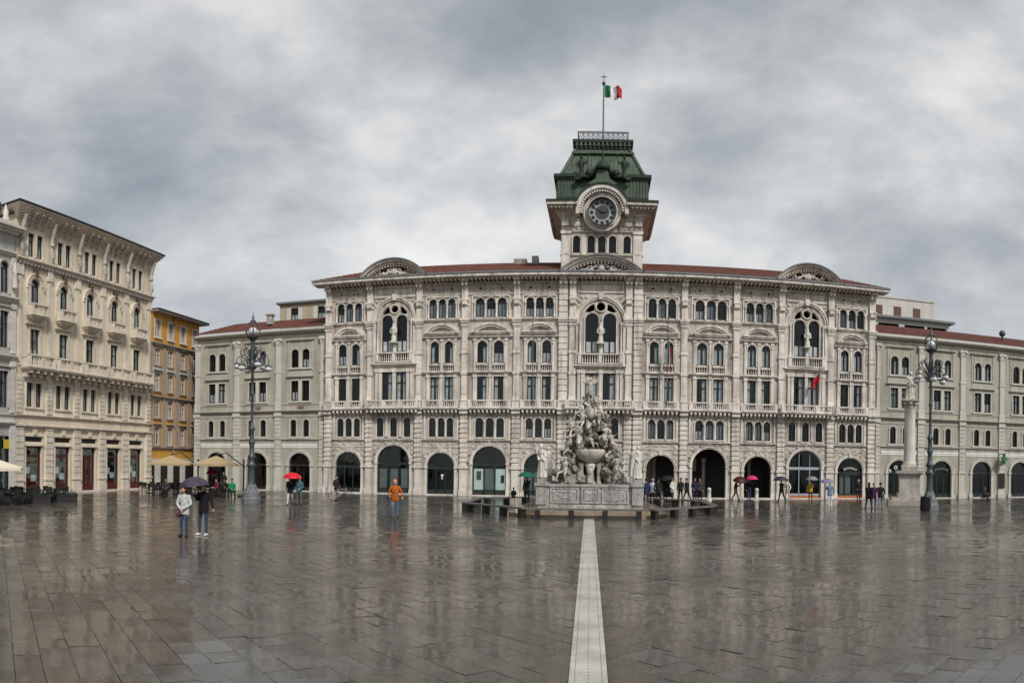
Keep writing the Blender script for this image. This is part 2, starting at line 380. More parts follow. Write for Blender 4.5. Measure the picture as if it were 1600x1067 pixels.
# ------------------------------------------------------------------ mesh helpers
class MB:
    def __init__(s):
        s.v = []; s.f = []; s.m = []; s.sm = []
    def add(s, vs_, fs_, mi=0, smooth=False):
        n = len(s.v)
        s.v.extend(vs_)
        for f in fs_:
            s.f.append(tuple(i + n for i in f)); s.m.append(mi); s.sm.append(smooth)
        return s
    def box(s, x0, x1, y0, y1, z0, z1, mi=0):
        if x0 > x1: x0, x1 = x1, x0
        if y0 > y1: y0, y1 = y1, y0
        v = [(x0, y0, z0), (x1, y0, z0), (x1, y1, z0), (x0, y1, z0), (x0, y0, z1), (x1, y0, z1), (x1, y1, z1), (x0, y1, z1)]
        f = [(0, 3, 2, 1), (4, 5, 6, 7), (0, 1, 5, 4), (1, 2, 6, 5), (2, 3, 7, 6), (3, 0, 4, 7)]
        return s.add(v, f, mi)
    def prism(s, pts, y0, y1, mi=0, smooth=False):
        """polygon in x,z (counter-clockwise seen from -y) drawn out from y0 (front) to y1"""
        n = len(pts)
        v = [(p[0], y0, p[1]) for p in pts] + [(p[0], y1, p[1]) for p in pts]
        f = []
        if n > 4:
            for t in tessellate_polygon([[Vector((p[0], p[1], 0)) for p in pts]]):
                f.append(t); f.append((t[2] + n, t[1] + n, t[0] + n))
        else:
            f.append(tuple(range(n))); f.append(tuple(range(2 * n - 1, n - 1, -1)))
        s.add(v, f, mi)
        return s.add(v, [(i, i + n, (i + 1) % n + n, (i + 1) % n) for i in range(n)], mi, smooth)
    def band(s, cx, cz, r0, r1, y0, y1, a0=0.0, a1=PI, n=14, mi=0):
        """arch band between radii r0 < r1 in the x,z plane"""
        v = []; f = []
        for i in range(n + 1):
            a = a0 + (a1 - a0) * i / n
            c, q = math.cos(a), math.sin(a)
            v += [(cx + r0 * c, y0, cz + r0 * q), (cx + r1 * c, y0, cz + r1 * q), (cx + r1 * c, y1, cz + r1 * q), (cx + r0 * c, y1, cz + r0 * q)]
        for i in range(n):
            b = i * 4; d = b + 4
            f += [(b, b + 1, d + 1, d), (b + 1, b + 2, d + 2, d + 1), (b + 2, b + 3, d + 3, d + 2), (b + 3, b, d, d + 3)]
        f += [(0, 3, 2, 1), (n * 4, n * 4 + 1, n * 4 + 2, n * 4 + 3)]
        return s.add(v, f, mi)
    def lathe(s, prof, cx=0, cy=0, n=12, mi=0, smooth=True, rot=0.0, sq=1.0):
        v = []; f = []
        for (r, z) in prof:
            for i in range(n):
                a = rot + 2 * PI * i / n
                v.append((cx + r * math.cos(a), cy + r * math.sin(a) * sq, z))
        for j in range(len(prof) - 1):
            for i in range(n):
                k = (i + 1) % n
                f.append((j * n + i, j * n + k, (j + 1) * n + k, (j + 1) * n + i))
        s.add(v, f, mi, smooth)
        if prof[0][0] > 1e-4: s.add([v[i] for i in range(n)], [tuple(range(n - 1, -1, -1))], mi)
        if prof[-1][0] > 1e-4: s.add(v[-n:], [tuple(range(n))], mi)
        return s
    def tube(s, pts, rad, n=8, mi=0, smooth=True):
        pts = [Vector(p) for p in pts]
        if not hasattr(rad, '__len__'): rad = [rad] * len(pts)
        v = []; f = []
        up = Vector((0, 0, 1))
        d0 = (pts[1] - pts[0]).normalized()
        if abs(d0.dot(up)) > 0.95: up = Vector((1, 0, 0))
        a = d0.cross(up).normalized()
        for i, p in enumerate(pts):
            d = (pts[min(i + 1, len(pts) - 1)] - pts[max(i - 1, 0)])
            d = d.normalized() if d.length > 1e-9 else d0
            a = (a - d * a.dot(d)).normalized()
            b = d.cross(a)
            for k in range(n):
                t = 2 * PI * k / n
                v.append(tuple(p + (a * math.cos(t) + b * math.sin(t)) * rad[i]))
        for i in range(len(pts) - 1):
            for k in range(n):
                q = (k + 1) % n
                f.append((i * n + k, i * n + q, (i + 1) * n + q, (i + 1) * n + k))
        s.add(v, f, mi, smooth)
        s.add(v[:n], [tuple(range(n - 1, -1, -1))], mi)
        s.add(v[-n:], [tuple(range(n))], mi)
        return s
    def ball(s, c, r, n=12, m=8, mi=0, sc_=(1, 1, 1), rot=None):
        v = []; f = []
        for j in range(m + 1):
            t = PI * j / m
            for i in range(n):
                a = 2 * PI * i / n
                p = Vector((r * sc_[0] * math.sin(t) * math.cos(a), r * sc_[1] * math.sin(t) * math.sin(a), r * sc_[2] * math.cos(t)))
                if rot is not None: p = rot @ p
                v.append((c[0] + p.x, c[1] + p.y, c[2] + p.z))
        for j in range(m):
            for i in range(n):
                k = (i + 1) % n
                f.append((j * n + i, (j + 1) * n + i, (j + 1) * n + k, j * n + k))
        return s.add(v, f, mi, True)
    def plate(s, outer, holes, y0, y1, mi=0, edge=True):
        """wall sheet with openings: front at y0, reveals back to y1"""
        loops = [outer] + holes
        flat = [p for lp in loops for p in lp]
        tris = tessellate_polygon([[Vector((p[0], p[1], 0)) for p in lp] for lp in loops])
        s.add([(p[0], y0, p[1]) for p in flat], [tuple(t) for t in tris], mi)
        for k, lp in enumerate(loops):
            if k == 0 and not edge: continue
            n = len(lp)
            s.add([(p[0], y0, p[1]) for p in lp] + [(p[0], y1, p[1]) for p in lp], [(i, (i + 1) % n, (i + 1) % n + n, i + n) for i in range(n)], mi)
        return s
    def relief(s, x0, x1, z0, z1, y, amp, seed=0, mi=0, res=0.09, sym=True, fn=None):
        """carved panel: a height field of scrolls and bosses standing proud of y (towards -y)"""
        rnd = random.Random(seed)
        nx = max(4, int((x1 - x0) / res)); nz = max(4, int((z1 - z0) / res))
        w, h = x1 - x0, z1 - z0
        ph = [rnd.uniform(0, 6.28) for _ in range(8)]
        fr = [rnd.uniform(0.8, 1.25) for _ in range(8)]
        sc1 = 2 * PI / max(0.35, min(h, w) * 0.62)
        v = []; f = []
        for j in range(nz + 1):
            for i in range(nx + 1):
                x = x0 + w * i / nx; z = z0 + h * j / nz
                u = abs(x - (x0 + x1) / 2) if sym else x
                q = math.sin(u * sc1 * fr[0] + 1.4 * math.sin(z * sc1 * fr[1] + ph[0]) + ph[1]) * math.sin(z * sc1 * fr[2] + 1.3 * math.sin(u * sc1 * 0.7 * fr[3] + ph[2]) + ph[3])
                q2 = math.sin(u * sc1 * 2.3 + ph[4]) * math.sin(z * sc1 * 2.1 + 1.2 * math.sin(u * sc1 * 1.1) + ph[5])
                d = max(0.0, 0.75 * q + 0.45 * q2)
                d = min(1.0, d * 1.6) ** 0.6 if d > 0 else 0.0
                if fn is not None: d *= fn(x, z)
                if i in (0, nx) or j in (0, nz): d = 0
                v.append((x, y - amp * d, z))
        for j in range(nz):
            for i in range(nx):
                a = j * (nx + 1) + i
                f.append((a, a + 1, a + nx + 2, a + nx + 1))
        return s.add(v, f, mi, False)
    def mesh(s, name, mats):
        me = bpy.data.meshes.new(name)
        me.from_pydata(s.v, [], s.f)
        if not isinstance(mats, (list, tuple)): mats = [mats]
        for m in mats: me.materials.append(m)
        if s.f:
            me.polygons.foreach_set('material_index', s.m)
            me.polygons.foreach_set('use_smooth', s.sm)
        me.update()
        return me
    def pieces(s):
        """groups of the added shapes that stand apart from one another"""
        n = len(s.v)
        par = list(range(n))
        def find(a):
            while par[a] != a:
                par[a] = par[par[a]]; a = par[a]
            return a
        for f in s.f:
            r0 = find(f[0])
            for q in f[1:]:
                r1 = find(q)
                if r1 != r0: par[r1] = r0
        used = sorted(set(i for f in s.f for i in f))
        roots = {}
        isl = {i: roots.setdefault(find(i), len(roots)) for i in used}
        k = len(roots)
        if k < 2 or k > 700: return None
        P = np.array([s.v[i] for i in used]); I = np.array([isl[i] for i in used])
        lo = np.full((k, 3), np.inf); hi = np.full((k, 3), -np.inf)
        np.minimum.at(lo, I, P); np.maximum.at(hi, I, P)
        size = (hi - lo).max(axis=1)
        gap = np.maximum(0.0, np.maximum(lo[:, None] - hi[None], lo[None] - hi[:, None]))
        near_ = np.sqrt((gap ** 2).sum(axis=2)) <= np.maximum(0.02, 0.5 * np.maximum(size[:, None], size[None]))
        grp = np.full(k, -1); g = 0
        for i in range(k):
            if grp[i] >= 0: continue
            st = [i]; grp[i] = g
            while st:
                a = st.pop()
                for b in np.nonzero(near_[a] & (grp < 0))[0]:
                    grp[b] = g; st.append(int(b))
            g += 1
        if g < 2: return None
        return [int(grp[isl[f[0]]]) for f in s.f], g
    def build(s, name, mats, parent=None, loc=None, rz=0.0, stuff=False):
        got = None if stuff else s.pieces()
        if got is not None and got[1] <= 60:
            first = None
            for g in range(got[1]):
                q = MB(); mp = {}
                for f, m_, sm_, gg in zip(s.f, s.m, s.sm, got[0]):
                    if gg != g: continue
                    for i in f:
                        if i not in mp: mp[i] = len(q.v); q.v.append(s.v[i])
                    q.f.append(tuple(mp[i] for i in f)); q.m.append(m_); q.sm.append(sm_)
                o = obj(name, q.mesh(name, mats), parent, loc, rz)
                first = first or o
            return first
        o = obj(name, s.mesh(name, mats), parent, loc, rz)
        if stuff: o['kind'] = 'stuff'
        return o

def obj(name, me, parent=None, loc=None, rz=0.0):
    o = bpy.data.objects.new(name, me)
    COL.objects.link(o)
    if parent is not None: o.parent = parent
    if loc is not None: o.location = loc
    if rz: o.rotation_euler = (0, 0, rz)
    return o

def tag(o, label, cat, group=None, kind=None):
    o['label'] = label
    o['category'] = cat
    if group: o['group'] = group
    if kind: o['kind'] = kind
    return o

def thing(name, label, cat, loc=(0, 0, 0), rz=0.0, group=None, scale=1.0):
    o = bpy.data.objects.new(name, None)
    COL.objects.link(o)
    o.empty_display_size = 0.3
    o.location = loc
    o.rotation_euler = (0, 0, rz)
    o.scale = (scale,) * 3
    return tag(o, label, cat, group)

def struct(o):
    o['kind'] = 'structure'
    return o

def copy_tree(o, parent=None):
    c = o.copy()
    COL.objects.link(c)
    c.parent = parent
    for ch in o.children:
        copy_tree(ch, c)
    return c

def arch_pts(cx, z0, z1, w, n=12, rise=None):
    """opening with a round head: from sill z0 to crown z1"""
    r = w / 2
    if rise is None: rise = r
    zs = z1 - rise
    pts = [(cx - r, z0), (cx + r, z0)]
    for i in range(n + 1):
        a = PI * i / n
        pts.append((cx + r * math.cos(a), zs + rise * math.sin(a)))
    return pts
def rect_pts(cx, z0, z1, w):
    return [(cx - w / 2, z0), (cx + w / 2, z0), (cx + w / 2, z1), (cx - w / 2, z1)]

def polar(deg, r):
    a = math.radians(deg)
    return (r * math.sin(a), r * math.cos(a))

# window joinery shared between alike windows
_WC = {}
RW = random.Random(11)
def window(parent, cx, z0, z1, w, arched=True, y=0.18, frame=FRAME, glass=GLASS, curtain=None, mull=1, transom=True, fw=0.055):
    h = z1 - z0
    key = ('w', round(w, 2), round(h, 2), arched, frame.name, mull, transom)
    if key not in _WC:
        mb = MB()
        r = w / 2
        zs = h - r if arched else h
        mb.box(-r, -r + fw, -0.05, 0.05, 0, zs); mb.box(r - fw, r, -0.05, 0.05, 0, zs)
        mb.box(-r + fw, r - fw, -0.05, 0.05, 0, fw * 1.4)
        if arched: mb.band(0, zs, r - fw, r, -0.05, 0.05, n=10)
        else: mb.box(-r + fw, r - fw, -0.05, 0.05, h - fw, h)
        for k in range(mull):
            xm = -r + w * (k + 1) / (mull + 1)
            mb.box(xm - fw * 0.5, xm + fw * 0.5, -0.045, 0.04, fw * 1.4, zs - (0 if arched else fw))
        if transom:
            zt = zs if arched else h * 0.68
            mb.box(-r + fw, r - fw, -0.055, 0.045, zt - fw * 0.5, zt + fw * 0.5)
        _WC[key] = mb.mesh('window', frame)
        pm = MB()
        if arched:
            pts = arch_pts(0, 0.02, h - 0.02, w - 0.04, 10)
        else:
            pts = rect_pts(0, 0.02, h - 0.02, w - 0.04)
        n = len(pts)
        pm.prism(pts, 0.010, 0.020)
        _WC[key + ('p', glass.name)] = pm.mesh('pane', glass)
    if key + ('p', glass.name) not in _WC:
        pm = MB()
        pm.prism(arch_pts(0, 0.02, h - 0.02, w - 0.04, 10) if arched else rect_pts(0, 0.02, h - 0.02, w - 0.04), 0.010, 0.020)
        _WC[key + ('p', glass.name)] = pm.mesh('pane', glass)
    o = obj('window', _WC[key], parent, (cx, y, z0))
    obj('pane', _WC[key + ('p', glass.name)], o)
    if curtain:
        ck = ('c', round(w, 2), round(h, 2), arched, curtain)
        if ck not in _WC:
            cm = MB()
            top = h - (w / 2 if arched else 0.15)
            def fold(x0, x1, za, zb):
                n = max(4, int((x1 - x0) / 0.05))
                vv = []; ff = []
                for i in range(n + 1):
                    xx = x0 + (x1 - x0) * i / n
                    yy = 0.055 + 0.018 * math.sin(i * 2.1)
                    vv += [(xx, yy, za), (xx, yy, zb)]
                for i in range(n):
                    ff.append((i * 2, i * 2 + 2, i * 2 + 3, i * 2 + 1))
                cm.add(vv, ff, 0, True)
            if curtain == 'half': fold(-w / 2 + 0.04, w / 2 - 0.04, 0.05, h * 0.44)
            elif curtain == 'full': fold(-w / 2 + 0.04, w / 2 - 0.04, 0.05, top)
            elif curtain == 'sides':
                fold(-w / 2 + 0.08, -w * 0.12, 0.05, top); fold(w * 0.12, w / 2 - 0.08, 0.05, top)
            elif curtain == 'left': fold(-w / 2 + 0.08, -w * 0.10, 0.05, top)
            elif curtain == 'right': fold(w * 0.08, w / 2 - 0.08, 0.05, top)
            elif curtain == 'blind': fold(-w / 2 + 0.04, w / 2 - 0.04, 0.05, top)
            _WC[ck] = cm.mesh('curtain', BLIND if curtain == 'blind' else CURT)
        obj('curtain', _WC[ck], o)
    return o

def surround(mb, cx, z0, z1, w, arched=True, t=0.12, d=0.07, mi=0, jamb=True, base=0.0):
    """moulded frame round an opening, d proud of the wall"""
    r = w / 2
    if arched:
        zs = z1 - r
        mb.band(cx, zs, r, r + t, base - d, base, n=12, mi=mi)
        mb.band(cx, zs, r + t * 0.65, r + t * 1.25, base - d * 1.5, base - d * 0.2, n=12, mi=mi)
        if jamb:
            mb.box(cx - r - t, cx - r, base - d, base, z0, zs, mi); mb.box(cx + r, cx + r + t, base - d, base, z0, zs, mi)
    else:
        if jamb:
            mb.box(cx - r - t, cx - r, base - d, base, z0, z1, mi); mb.box(cx + r, cx + r + t, base - d, base, z0, z1, mi)
        mb.box(cx - r - t, cx + r + t, base - d, base, z1, z1 + t, mi)

def ledge(mb, x0, x1, z, h=0.2, d=0.18, mi=0, steps=3, base=0.0):
    """stepped string course, widest at the top"""
    for k in range(steps):
        dd = d * (k + 1) / steps
        mb.box(x0 - dd * 0.5, x1 + dd * 0.5, base - dd, base + 0.02, z + h * k / steps, z + h * (k + 1) / steps, mi)

BAL_PROF = [(0.045, 0), (0.045, 0.06), (0.028, 0.10), (0.055, 0.25), (0.05, 0.36), (0.026, 0.72), (0.045, 0.80), (0.045, 1.0)]
def balusters(mb, x0, x1, y, z0, z1, step=0.19, n=6, mi=0, k=1.0):
    cnt = max(2, int((x1 - x0) / step))
    for i in range(cnt):
        x = x0 + (x1 - x0) * (i + 0.5) / cnt
        mb.lathe([(r * k, z0 + (z1 - z0) * t) for r, t in BAL_PROF], x, y, n, mi)

def brackets(mb, x0, x1, y0, y1, z0, z1, step=0.36, w=0.16, mi=0):
    cnt = max(1, round((x1 - x0) / step))
    for i in range(cnt):
        x = x0 + (x1 - x0) * (i + 0.5) / cnt
        mb.box(x - w / 2, x + w / 2, y0, y1, z0 + (z1 - z0) * 0.35, z1, mi)
        mb.box(x - w / 2 + 0.01, x + w / 2 - 0.01, y0 + (y1 - y0) * 0.45, y1, z0, z0 + (z1 - z0) * 0.35, mi)

# ------------------------------------------------------------------ ground
ground = MB()
ground.add([(-1500, -300, -0.03), (1500, -300, -0.03), (1500, 2500, -0.03), (-1500, 2500, -0.03)], [(0, 1, 2, 3)])
g_o = struct(ground.build('ground', WETJ))

def clip_half(poly, a, b, c):
    """keep a*x + b*y <= c"""
    out = []
    for i in range(len(poly)):
        p, q = poly[i], poly[(i + 1) % len(poly)]
        dp = a * p[0] + b * p[1] - c; dq = a * q[0] + b * q[1] - c
        if dp <= 0: out.append(p)
        if (dp < 0 < dq) or (dq < 0 < dp):
            t = dp / (dp - dq)
            out.append((p[0] + (q[0] - p[0]) * t, p[1] + (q[1] - p[1]) * t))
    return out

pavement = struct(obj('pavement', None))
STRIP_A, STRIP_B = (-0.02, 3.0), (-0.50, 39.5)
def strip_x(y):
    t = (y - STRIP_A[1]) / (STRIP_B[1] - STRIP_A[1])
    return STRIP_A[0] + (STRIP_B[0] - STRIP_A[0]) * t
sxd, syd = STRIP_B[0] - STRIP_A[0], STRIP_B[1] - STRIP_A[1]
sl = math.hypot(sxd, syd); sxd /= sl; syd /= sl
snx, sny = syd, -sxd                       # normal to the right of the strip
sc0 = snx * STRIP_A[0] + sny * STRIP_A[1]
SW = 0.245                                  # half width of the pale strip
rnd = random.Random(5)
slabs = []
U0 = 0.47
def lay(side):
    ang = math.radians(-47 if side < 0 else 47)
    ax, ay = math.sin(ang), math.cos(ang)          # along the course
    bx, by = ay, -ax                               # across
    wtab = [0.0]
    for i in range(520): wtab.append(wtab[-1] + rnd.choice((0.32, 0.37, 0.42, 0.48)))
    for i in range(519):
        w0 = wtab[i] - 100.0; U0 = wtab[i + 1] - wtab[i]
        s0 = rnd.uniform(-1, 0)
        s = -95 + s0
        while s < 110:
            ln = rnd.choice((0.42, 0.52, 0.62, 0.74, 0.9))
            cx = ax * (s + ln / 2) + bx * (w0 + U0 / 2); cy = ay * (s + ln / 2) + by * (w0 + U0 / 2)
            d = snx * cx + sny * cy - sc0
            if side * d > -1.2 and -4 < cy < 66 and -46 < cx < 52 and math.hypot(cx, cy) > 5.5 and abs(math.atan2(cx, cy) + 0.12) < 0.84 + 0.4:
                gp = 0.0022
                poly = []
                for (u, v) in ((s + gp, w0 + gp), (s + ln - gp, w0 + gp), (s + ln - gp, w0 + U0 - gp), (s + gp, w0 + U0 - gp)):
                    u += rnd.uniform(-0.004, 0.004); v += rnd.uniform(-0.004, 0.004)
                    poly.append((ax * u + bx * v, ay * u + by * v))
                # orient counter-clockwise
                ar = sum(poly[k][0] * poly[(k + 1) % 4][1] - poly[(k + 1) % 4][0] * poly[k][1] for k in range(4))
                if ar < 0: poly.reverse()
                poly = clip_half(poly, -side * snx, -side * sny, -side * sc0 - SW - 0.008)
                if len(poly) >= 3: slabs.append((cx, cy, poly))
            s += ln
lay(-1); lay(1)
def slab_geo(mb, cx, cy, poly):
    tx, ty = rnd.gauss(0, 0.0085), rnd.gauss(0, 0.0085)
    h = rnd.gauss(0, 0.0018)
    def zz(p): return h + tx * (p[0] - cx) + ty * (p[1] - cy)
    n = len(poly)
    mx = sum(p[0] for p in poly) / n; my = sum(p[1] for p in poly) / n
    ins = [(p[0] + (mx - p[0]) * 0.02, p[1] + (my - p[1]) * 0.02) for p in poly]
    v = [(p[0], p[1], zz(p)) for p in ins] + [(p[0], p[1], zz(p) - 0.007) for p in poly] + [(p[0], p[1], -0.04) for p in poly]
    f = [tuple(range(n))]
    for i in range(n):
        k = (i + 1) % n
        f += [(i, i + n, k + n, k), (i + n, i + 2 * n, k + 2 * n, k + n)]
    mb.add(v, f)
def in_view(p):
    a = math.atan2(p[0], p[1])
    return -0.83 < a < 0.59 and math.hypot(p[0], p[1]) > 8.9
near = sorted([s for s in slabs if in_view(s)], key=lambda s: math.hypot(s[0], s[1]))[:300]
near_ids = set(id(s) for s in near)
for s in near:
    mb = MB(); slab_geo(mb, *s)
    mb.build('paving_slab', WET, pavement)
far = MB()
for s in slabs:
    if id(s) not in near_ids: slab_geo(far, *s)
fo = far.build('distant_paving', WET, pavement, stuff=True)
# pale limestone strip on the axis of the square
strip = struct(obj('paving_strip', None))
s = 0.0
for k in range(36):
    ln = 1.05
    mb = MB()
    def pt(u, v): return (STRIP_A[0] + sxd * u + snx * v, STRIP_A[1] + syd * u + sny * v)
    g2 = 0.004
    for (v0, v1) in ((-SW, -SW + 0.07), (-SW + 0.075, SW - 0.075), (SW - 0.07, SW)):
        q = [pt(s + g2, v0), pt(s + g2, v1), pt(s + ln - g2, v1), pt(s + ln - g2, v0)]
        q.reverse()
        hz = 0.004 + rnd.gauss(0, 0.0006)
        mb.add([(p[0], p[1], hz) for p in q] + [(p[0], p[1], -0.04) for p in q], [(0, 1, 2, 3), (0, 4, 5, 1), (1, 5, 6, 2), (2, 6, 7, 3), (3, 7, 4, 0)])
    mb.build('strip_slab', STRIP, strip)
    if k < 16:
        dm = MB()
        for q in range(7):
            c = pt(s + 0.075 + q * 0.15, 0)
            dm.lathe([(0.012, 0.001), (0.012, 0.0075), (0.006, 0.009)], c[0], c[1], 8)
        dm.build('marker_stud', IRON, strip, stuff=True)
    s += ln
# apron of paving under and beyond the slabs, in front of the arcades
ap = MB()
ap.add([(-70, 57.0, -0.012), (75, 57.0, -0.012), (75, 120, -0.012), (-70, 120, -0.012)], [(0, 1, 2, 3)])
struct(ap.build('pavement_apron', WET))

# ------------------------------------------------------------------ town hall
TH = thing('town_hall', 'long pale stone town hall with a green-roofed clock tower behind the fountain', 'town hall', (0, 64 * K, 0), scale=K)
PX = [3.62, 7.04, 7.6, 11.65, 12.22, 15.77, 16.37, 20.40, 21.0, 24.40, 25.05]
BAYS = [(5.33, 3.42, 'small'), (9.625, 4.05, 'large'), (13.995, 3.55, 'small'), (18.385, 4.03, 'gothic'), (22.70, 3.40, 'small')]
PILS = [7.32, 11.935, 16.07, 20.70]
ALLB = [(sg * c, w, kd, i + 1, sg) for sg in (-1, 1) for i, (c, w, kd) in enumerate(BAYS)]
ARCH = {'small': (1.24, 2.55), 'large': (1.5, 2.90), 'gothic': (1.52, 2.90), 'centre': (1.6, 2.95)}
holes = []          # openings in the main wall
def rel_holes(cx, w, kd):
    hs = []
    r, zs = ARCH[kd]
    hs.append(arch_pts(cx, 0.02, zs + r, 2 * r, 18))
    return hs
WIN = []            # (cx, z0, z1, w, arched, storey, bay)
for (cx, w, kd, bi, sg) in ALLB:
    holes += rel_holes(cx, w, kd)
    if kd != 'gothic':
        k = 0.985 if kd == 'large' else 0.86
        for q in (-1, 0, 1):
            WIN.append((cx + q * 0.94 * k, 5.19, 6.88, 0.68 * k + 0.02, True, 'mezz', bi * sg))
            WIN.append((cx + q * 0.99 * k, 15.76, 17.42, 0.76 * k + 0.03, True, 'top', bi * sg))
        for q in (-1, 1):
            WIN.append((cx + q * 0.75 * k, 8.05, 10.54, 0.90 * k, False, 'first', bi * sg))
            WIN.append((cx + q * 0.75 * k, 11.75, 13.66, 0.90 * k, True, 'second', bi * sg))
    else:
        for q in (-1, 0, 1):
            WIN.append((cx + q * 1.27, 5.19, 6.92, 0.64, True, 'mezz', bi * sg))
        for q in (-1, 1):
            WIN.append((cx + q * 0.66, 8.05, 11.05, 0.98, False, 'first', bi * sg))
            WIN.append((cx + q * 0.68, 12.83, 16.15, 1.02, True, 'gothic', bi * sg))
# centre bay
holes.append(arch_pts(0, 0.02, 4.55, 3.2, 18))
for q in (-1, 0, 1):
    WIN.append((q * 1.30, 5.15, 6.95, 0.68, True, 'mezz', 0))
for q in (-1, 1):
    WIN.append((q * 0.77, 8.05, 10.85, 1.1, False, 'first', 0))
    WIN.append((q * 0.77, 12.55, 16.02, 1.14, True, 'gothic', 0))
for (cx, z0, z1, w, ar, st, b) in WIN:
    holes.append(arch_pts(cx, z0, z1, w, 10) if ar else rect_pts(cx, z0, z1, w))
# oculi above the tracery windows
OCU = [(-18.385, 16.72, 0.34), (18.385, 16.72, 0.34), (0, 16.62, 0.38)]
for (cx, cz, r) in OCU:
    holes.append([(cx + r * math.cos(2 * PI * i / 14), cz + r * math.sin(2 * PI * i / 14)) for i in range(14)])
for (cx, zc, R_) in ((-18.385, 15.80, 1.72), (18.385, 15.80, 1.72), (0, 15.30, 1.95)):
    oz = 16.62 if cx else 16.56
    for q in (-1, 1):
        k = 1.0 if cx else 1.12
        tri = [(0.50, 16.38), (0.98, 16.22), (1.18, 16.36), (0.80, 16.86), (0.52, 16.98)] if cx else [(0.56, 16.30), (1.05, 16.12), (1.40, 16.20), (0.95, 16.72), (0.58, 16.88)]
        pts = [(cx + q * a_, b_) for a_, b_ in tri]
        holes.append(pts if q > 0 else pts[::-1])
# round holes in the top frieze
for (cx, w, kd, bi, sg) in ALLB:
    if kd != 'gothic':
        for q in (-1, 1):
            holes.append([(cx + q * w * 0.235 + 0.11 * math.cos(2 * PI * i / 10), 18.27 + 0.11 * math.sin(2 * PI * i / 10)) for i in range(10)])
for (cx, w, kd, bi, sg) in ALLB:
    if kd != 'gothic':
        k = 0.985 if kd == 'large' else 0.86
        for q in (-1, 1): holes.append(rect_pts(cx + q * 0.75 * k, 11.06, 11.51, 0.98 * k))  # slots added through the wall so the gaps between balusters read dark
for (cx, big, z0) in ((-18.385, 1.72, 12.83), (18.385, 1.72, 12.83), (0, 1.95, 12.55)):
    for q in (-1, 1):
        xa = cx + (0.17 if q > 0 else -big + 0.32); xb = cx + (big - 0.32 if q > 0 else -0.17)
        holes.append(rect_pts((xa + xb) / 2, z0 - 0.82, z0 - 0.16, xb - xa))  # slots added here too, for dark gaps behind the tracery balusters
wm = MB()
wm.plate([(-25.05, 0), (25.05, 0), (25.05, 19.1), (-25.05, 19.1)], holes, 0.0, 0.42, edge=False)
wm.build('wall', STONE, TH)
# body behind the front: dark room backing, flanks, back
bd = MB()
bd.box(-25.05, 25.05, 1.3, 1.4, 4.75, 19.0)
bd.build('room_backing', DARK, TH)
bd = MB()
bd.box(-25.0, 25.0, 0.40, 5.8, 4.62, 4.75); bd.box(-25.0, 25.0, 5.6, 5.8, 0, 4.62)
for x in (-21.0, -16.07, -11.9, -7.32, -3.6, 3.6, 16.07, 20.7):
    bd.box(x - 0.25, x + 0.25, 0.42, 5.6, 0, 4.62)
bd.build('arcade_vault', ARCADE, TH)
bd = MB()
bd.box(-25.05, -24.7, 0.0, 13, 0, 19.1); bd.box(24.7, 25.05, 0.0, 13, 0, 19.1); bd.box(-24.7, 24.7, 12.7, 13, 0, 19.1)
bd.build('flank_wall', STONE, TH)
# doorway light through the arches right of centre: columns and a stair wall inside
bd = MB()
for x in (6.0, 10.6, 14.9):
    bd.lathe([(0.24, 0.0), (0.24, 0.3), (0.18, 0.36), (0.16, 3.2), (0.24, 3.4), (0.26, 3.6)], x - 1.0, 3.2, 12)
bd.box(4.35, 5.15, 3.6, 5.58, 0, 3.7); bd.box(8.4, 9.0, 3.9, 5.58, 2.4, 3.6)
bd.build('arcade_pillar', STONE_P, TH)

# windows of the front
for (cx, z0, z1, w, ar, st, b) in WIN:
    cu = None
    rv = RW.random()
    if st == 'first':
        cu = 'sides' if abs(b) in (1, 2, 3, 5) and rv < 0.55 else ('left' if rv < 0.75 else 'right')
        if abs(b) == 4 or b == 0: cu = 'sides' if rv < 0.6 else 'right'
        if b in (5, -5) and rv < 0.6: cu = None
    elif st == 'second': cu = 'sides' if rv < 0.4 else ('left' if rv < 0.6 else ('half' if rv < 0.8 else 'right'))
    elif st == 'top': cu = 'blind' if rv < 0.4 else ('half' if rv < 0.85 else None)  # half curtains here also stand for pale sky reflected in the glass
    elif st == 'mezz': cu = ('blind' if rv < 0.4 else 'half') if (abs(b) == 1 or b in (2, 3)) and rv < 0.8 else None
    elif st == 'gothic': cu = None
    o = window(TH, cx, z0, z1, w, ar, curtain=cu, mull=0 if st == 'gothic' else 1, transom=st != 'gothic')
    if st == 'gothic':
        gm = MB()
        for q in (-1, 1):
            gm.box(q * w * 0.24 - w * 0.17, q * w * 0.24 + w * 0.17, -0.02, -0.004, 0.12, (z1 - z0) * 0.30)
        gm.build('lower_light', BLIND, o)

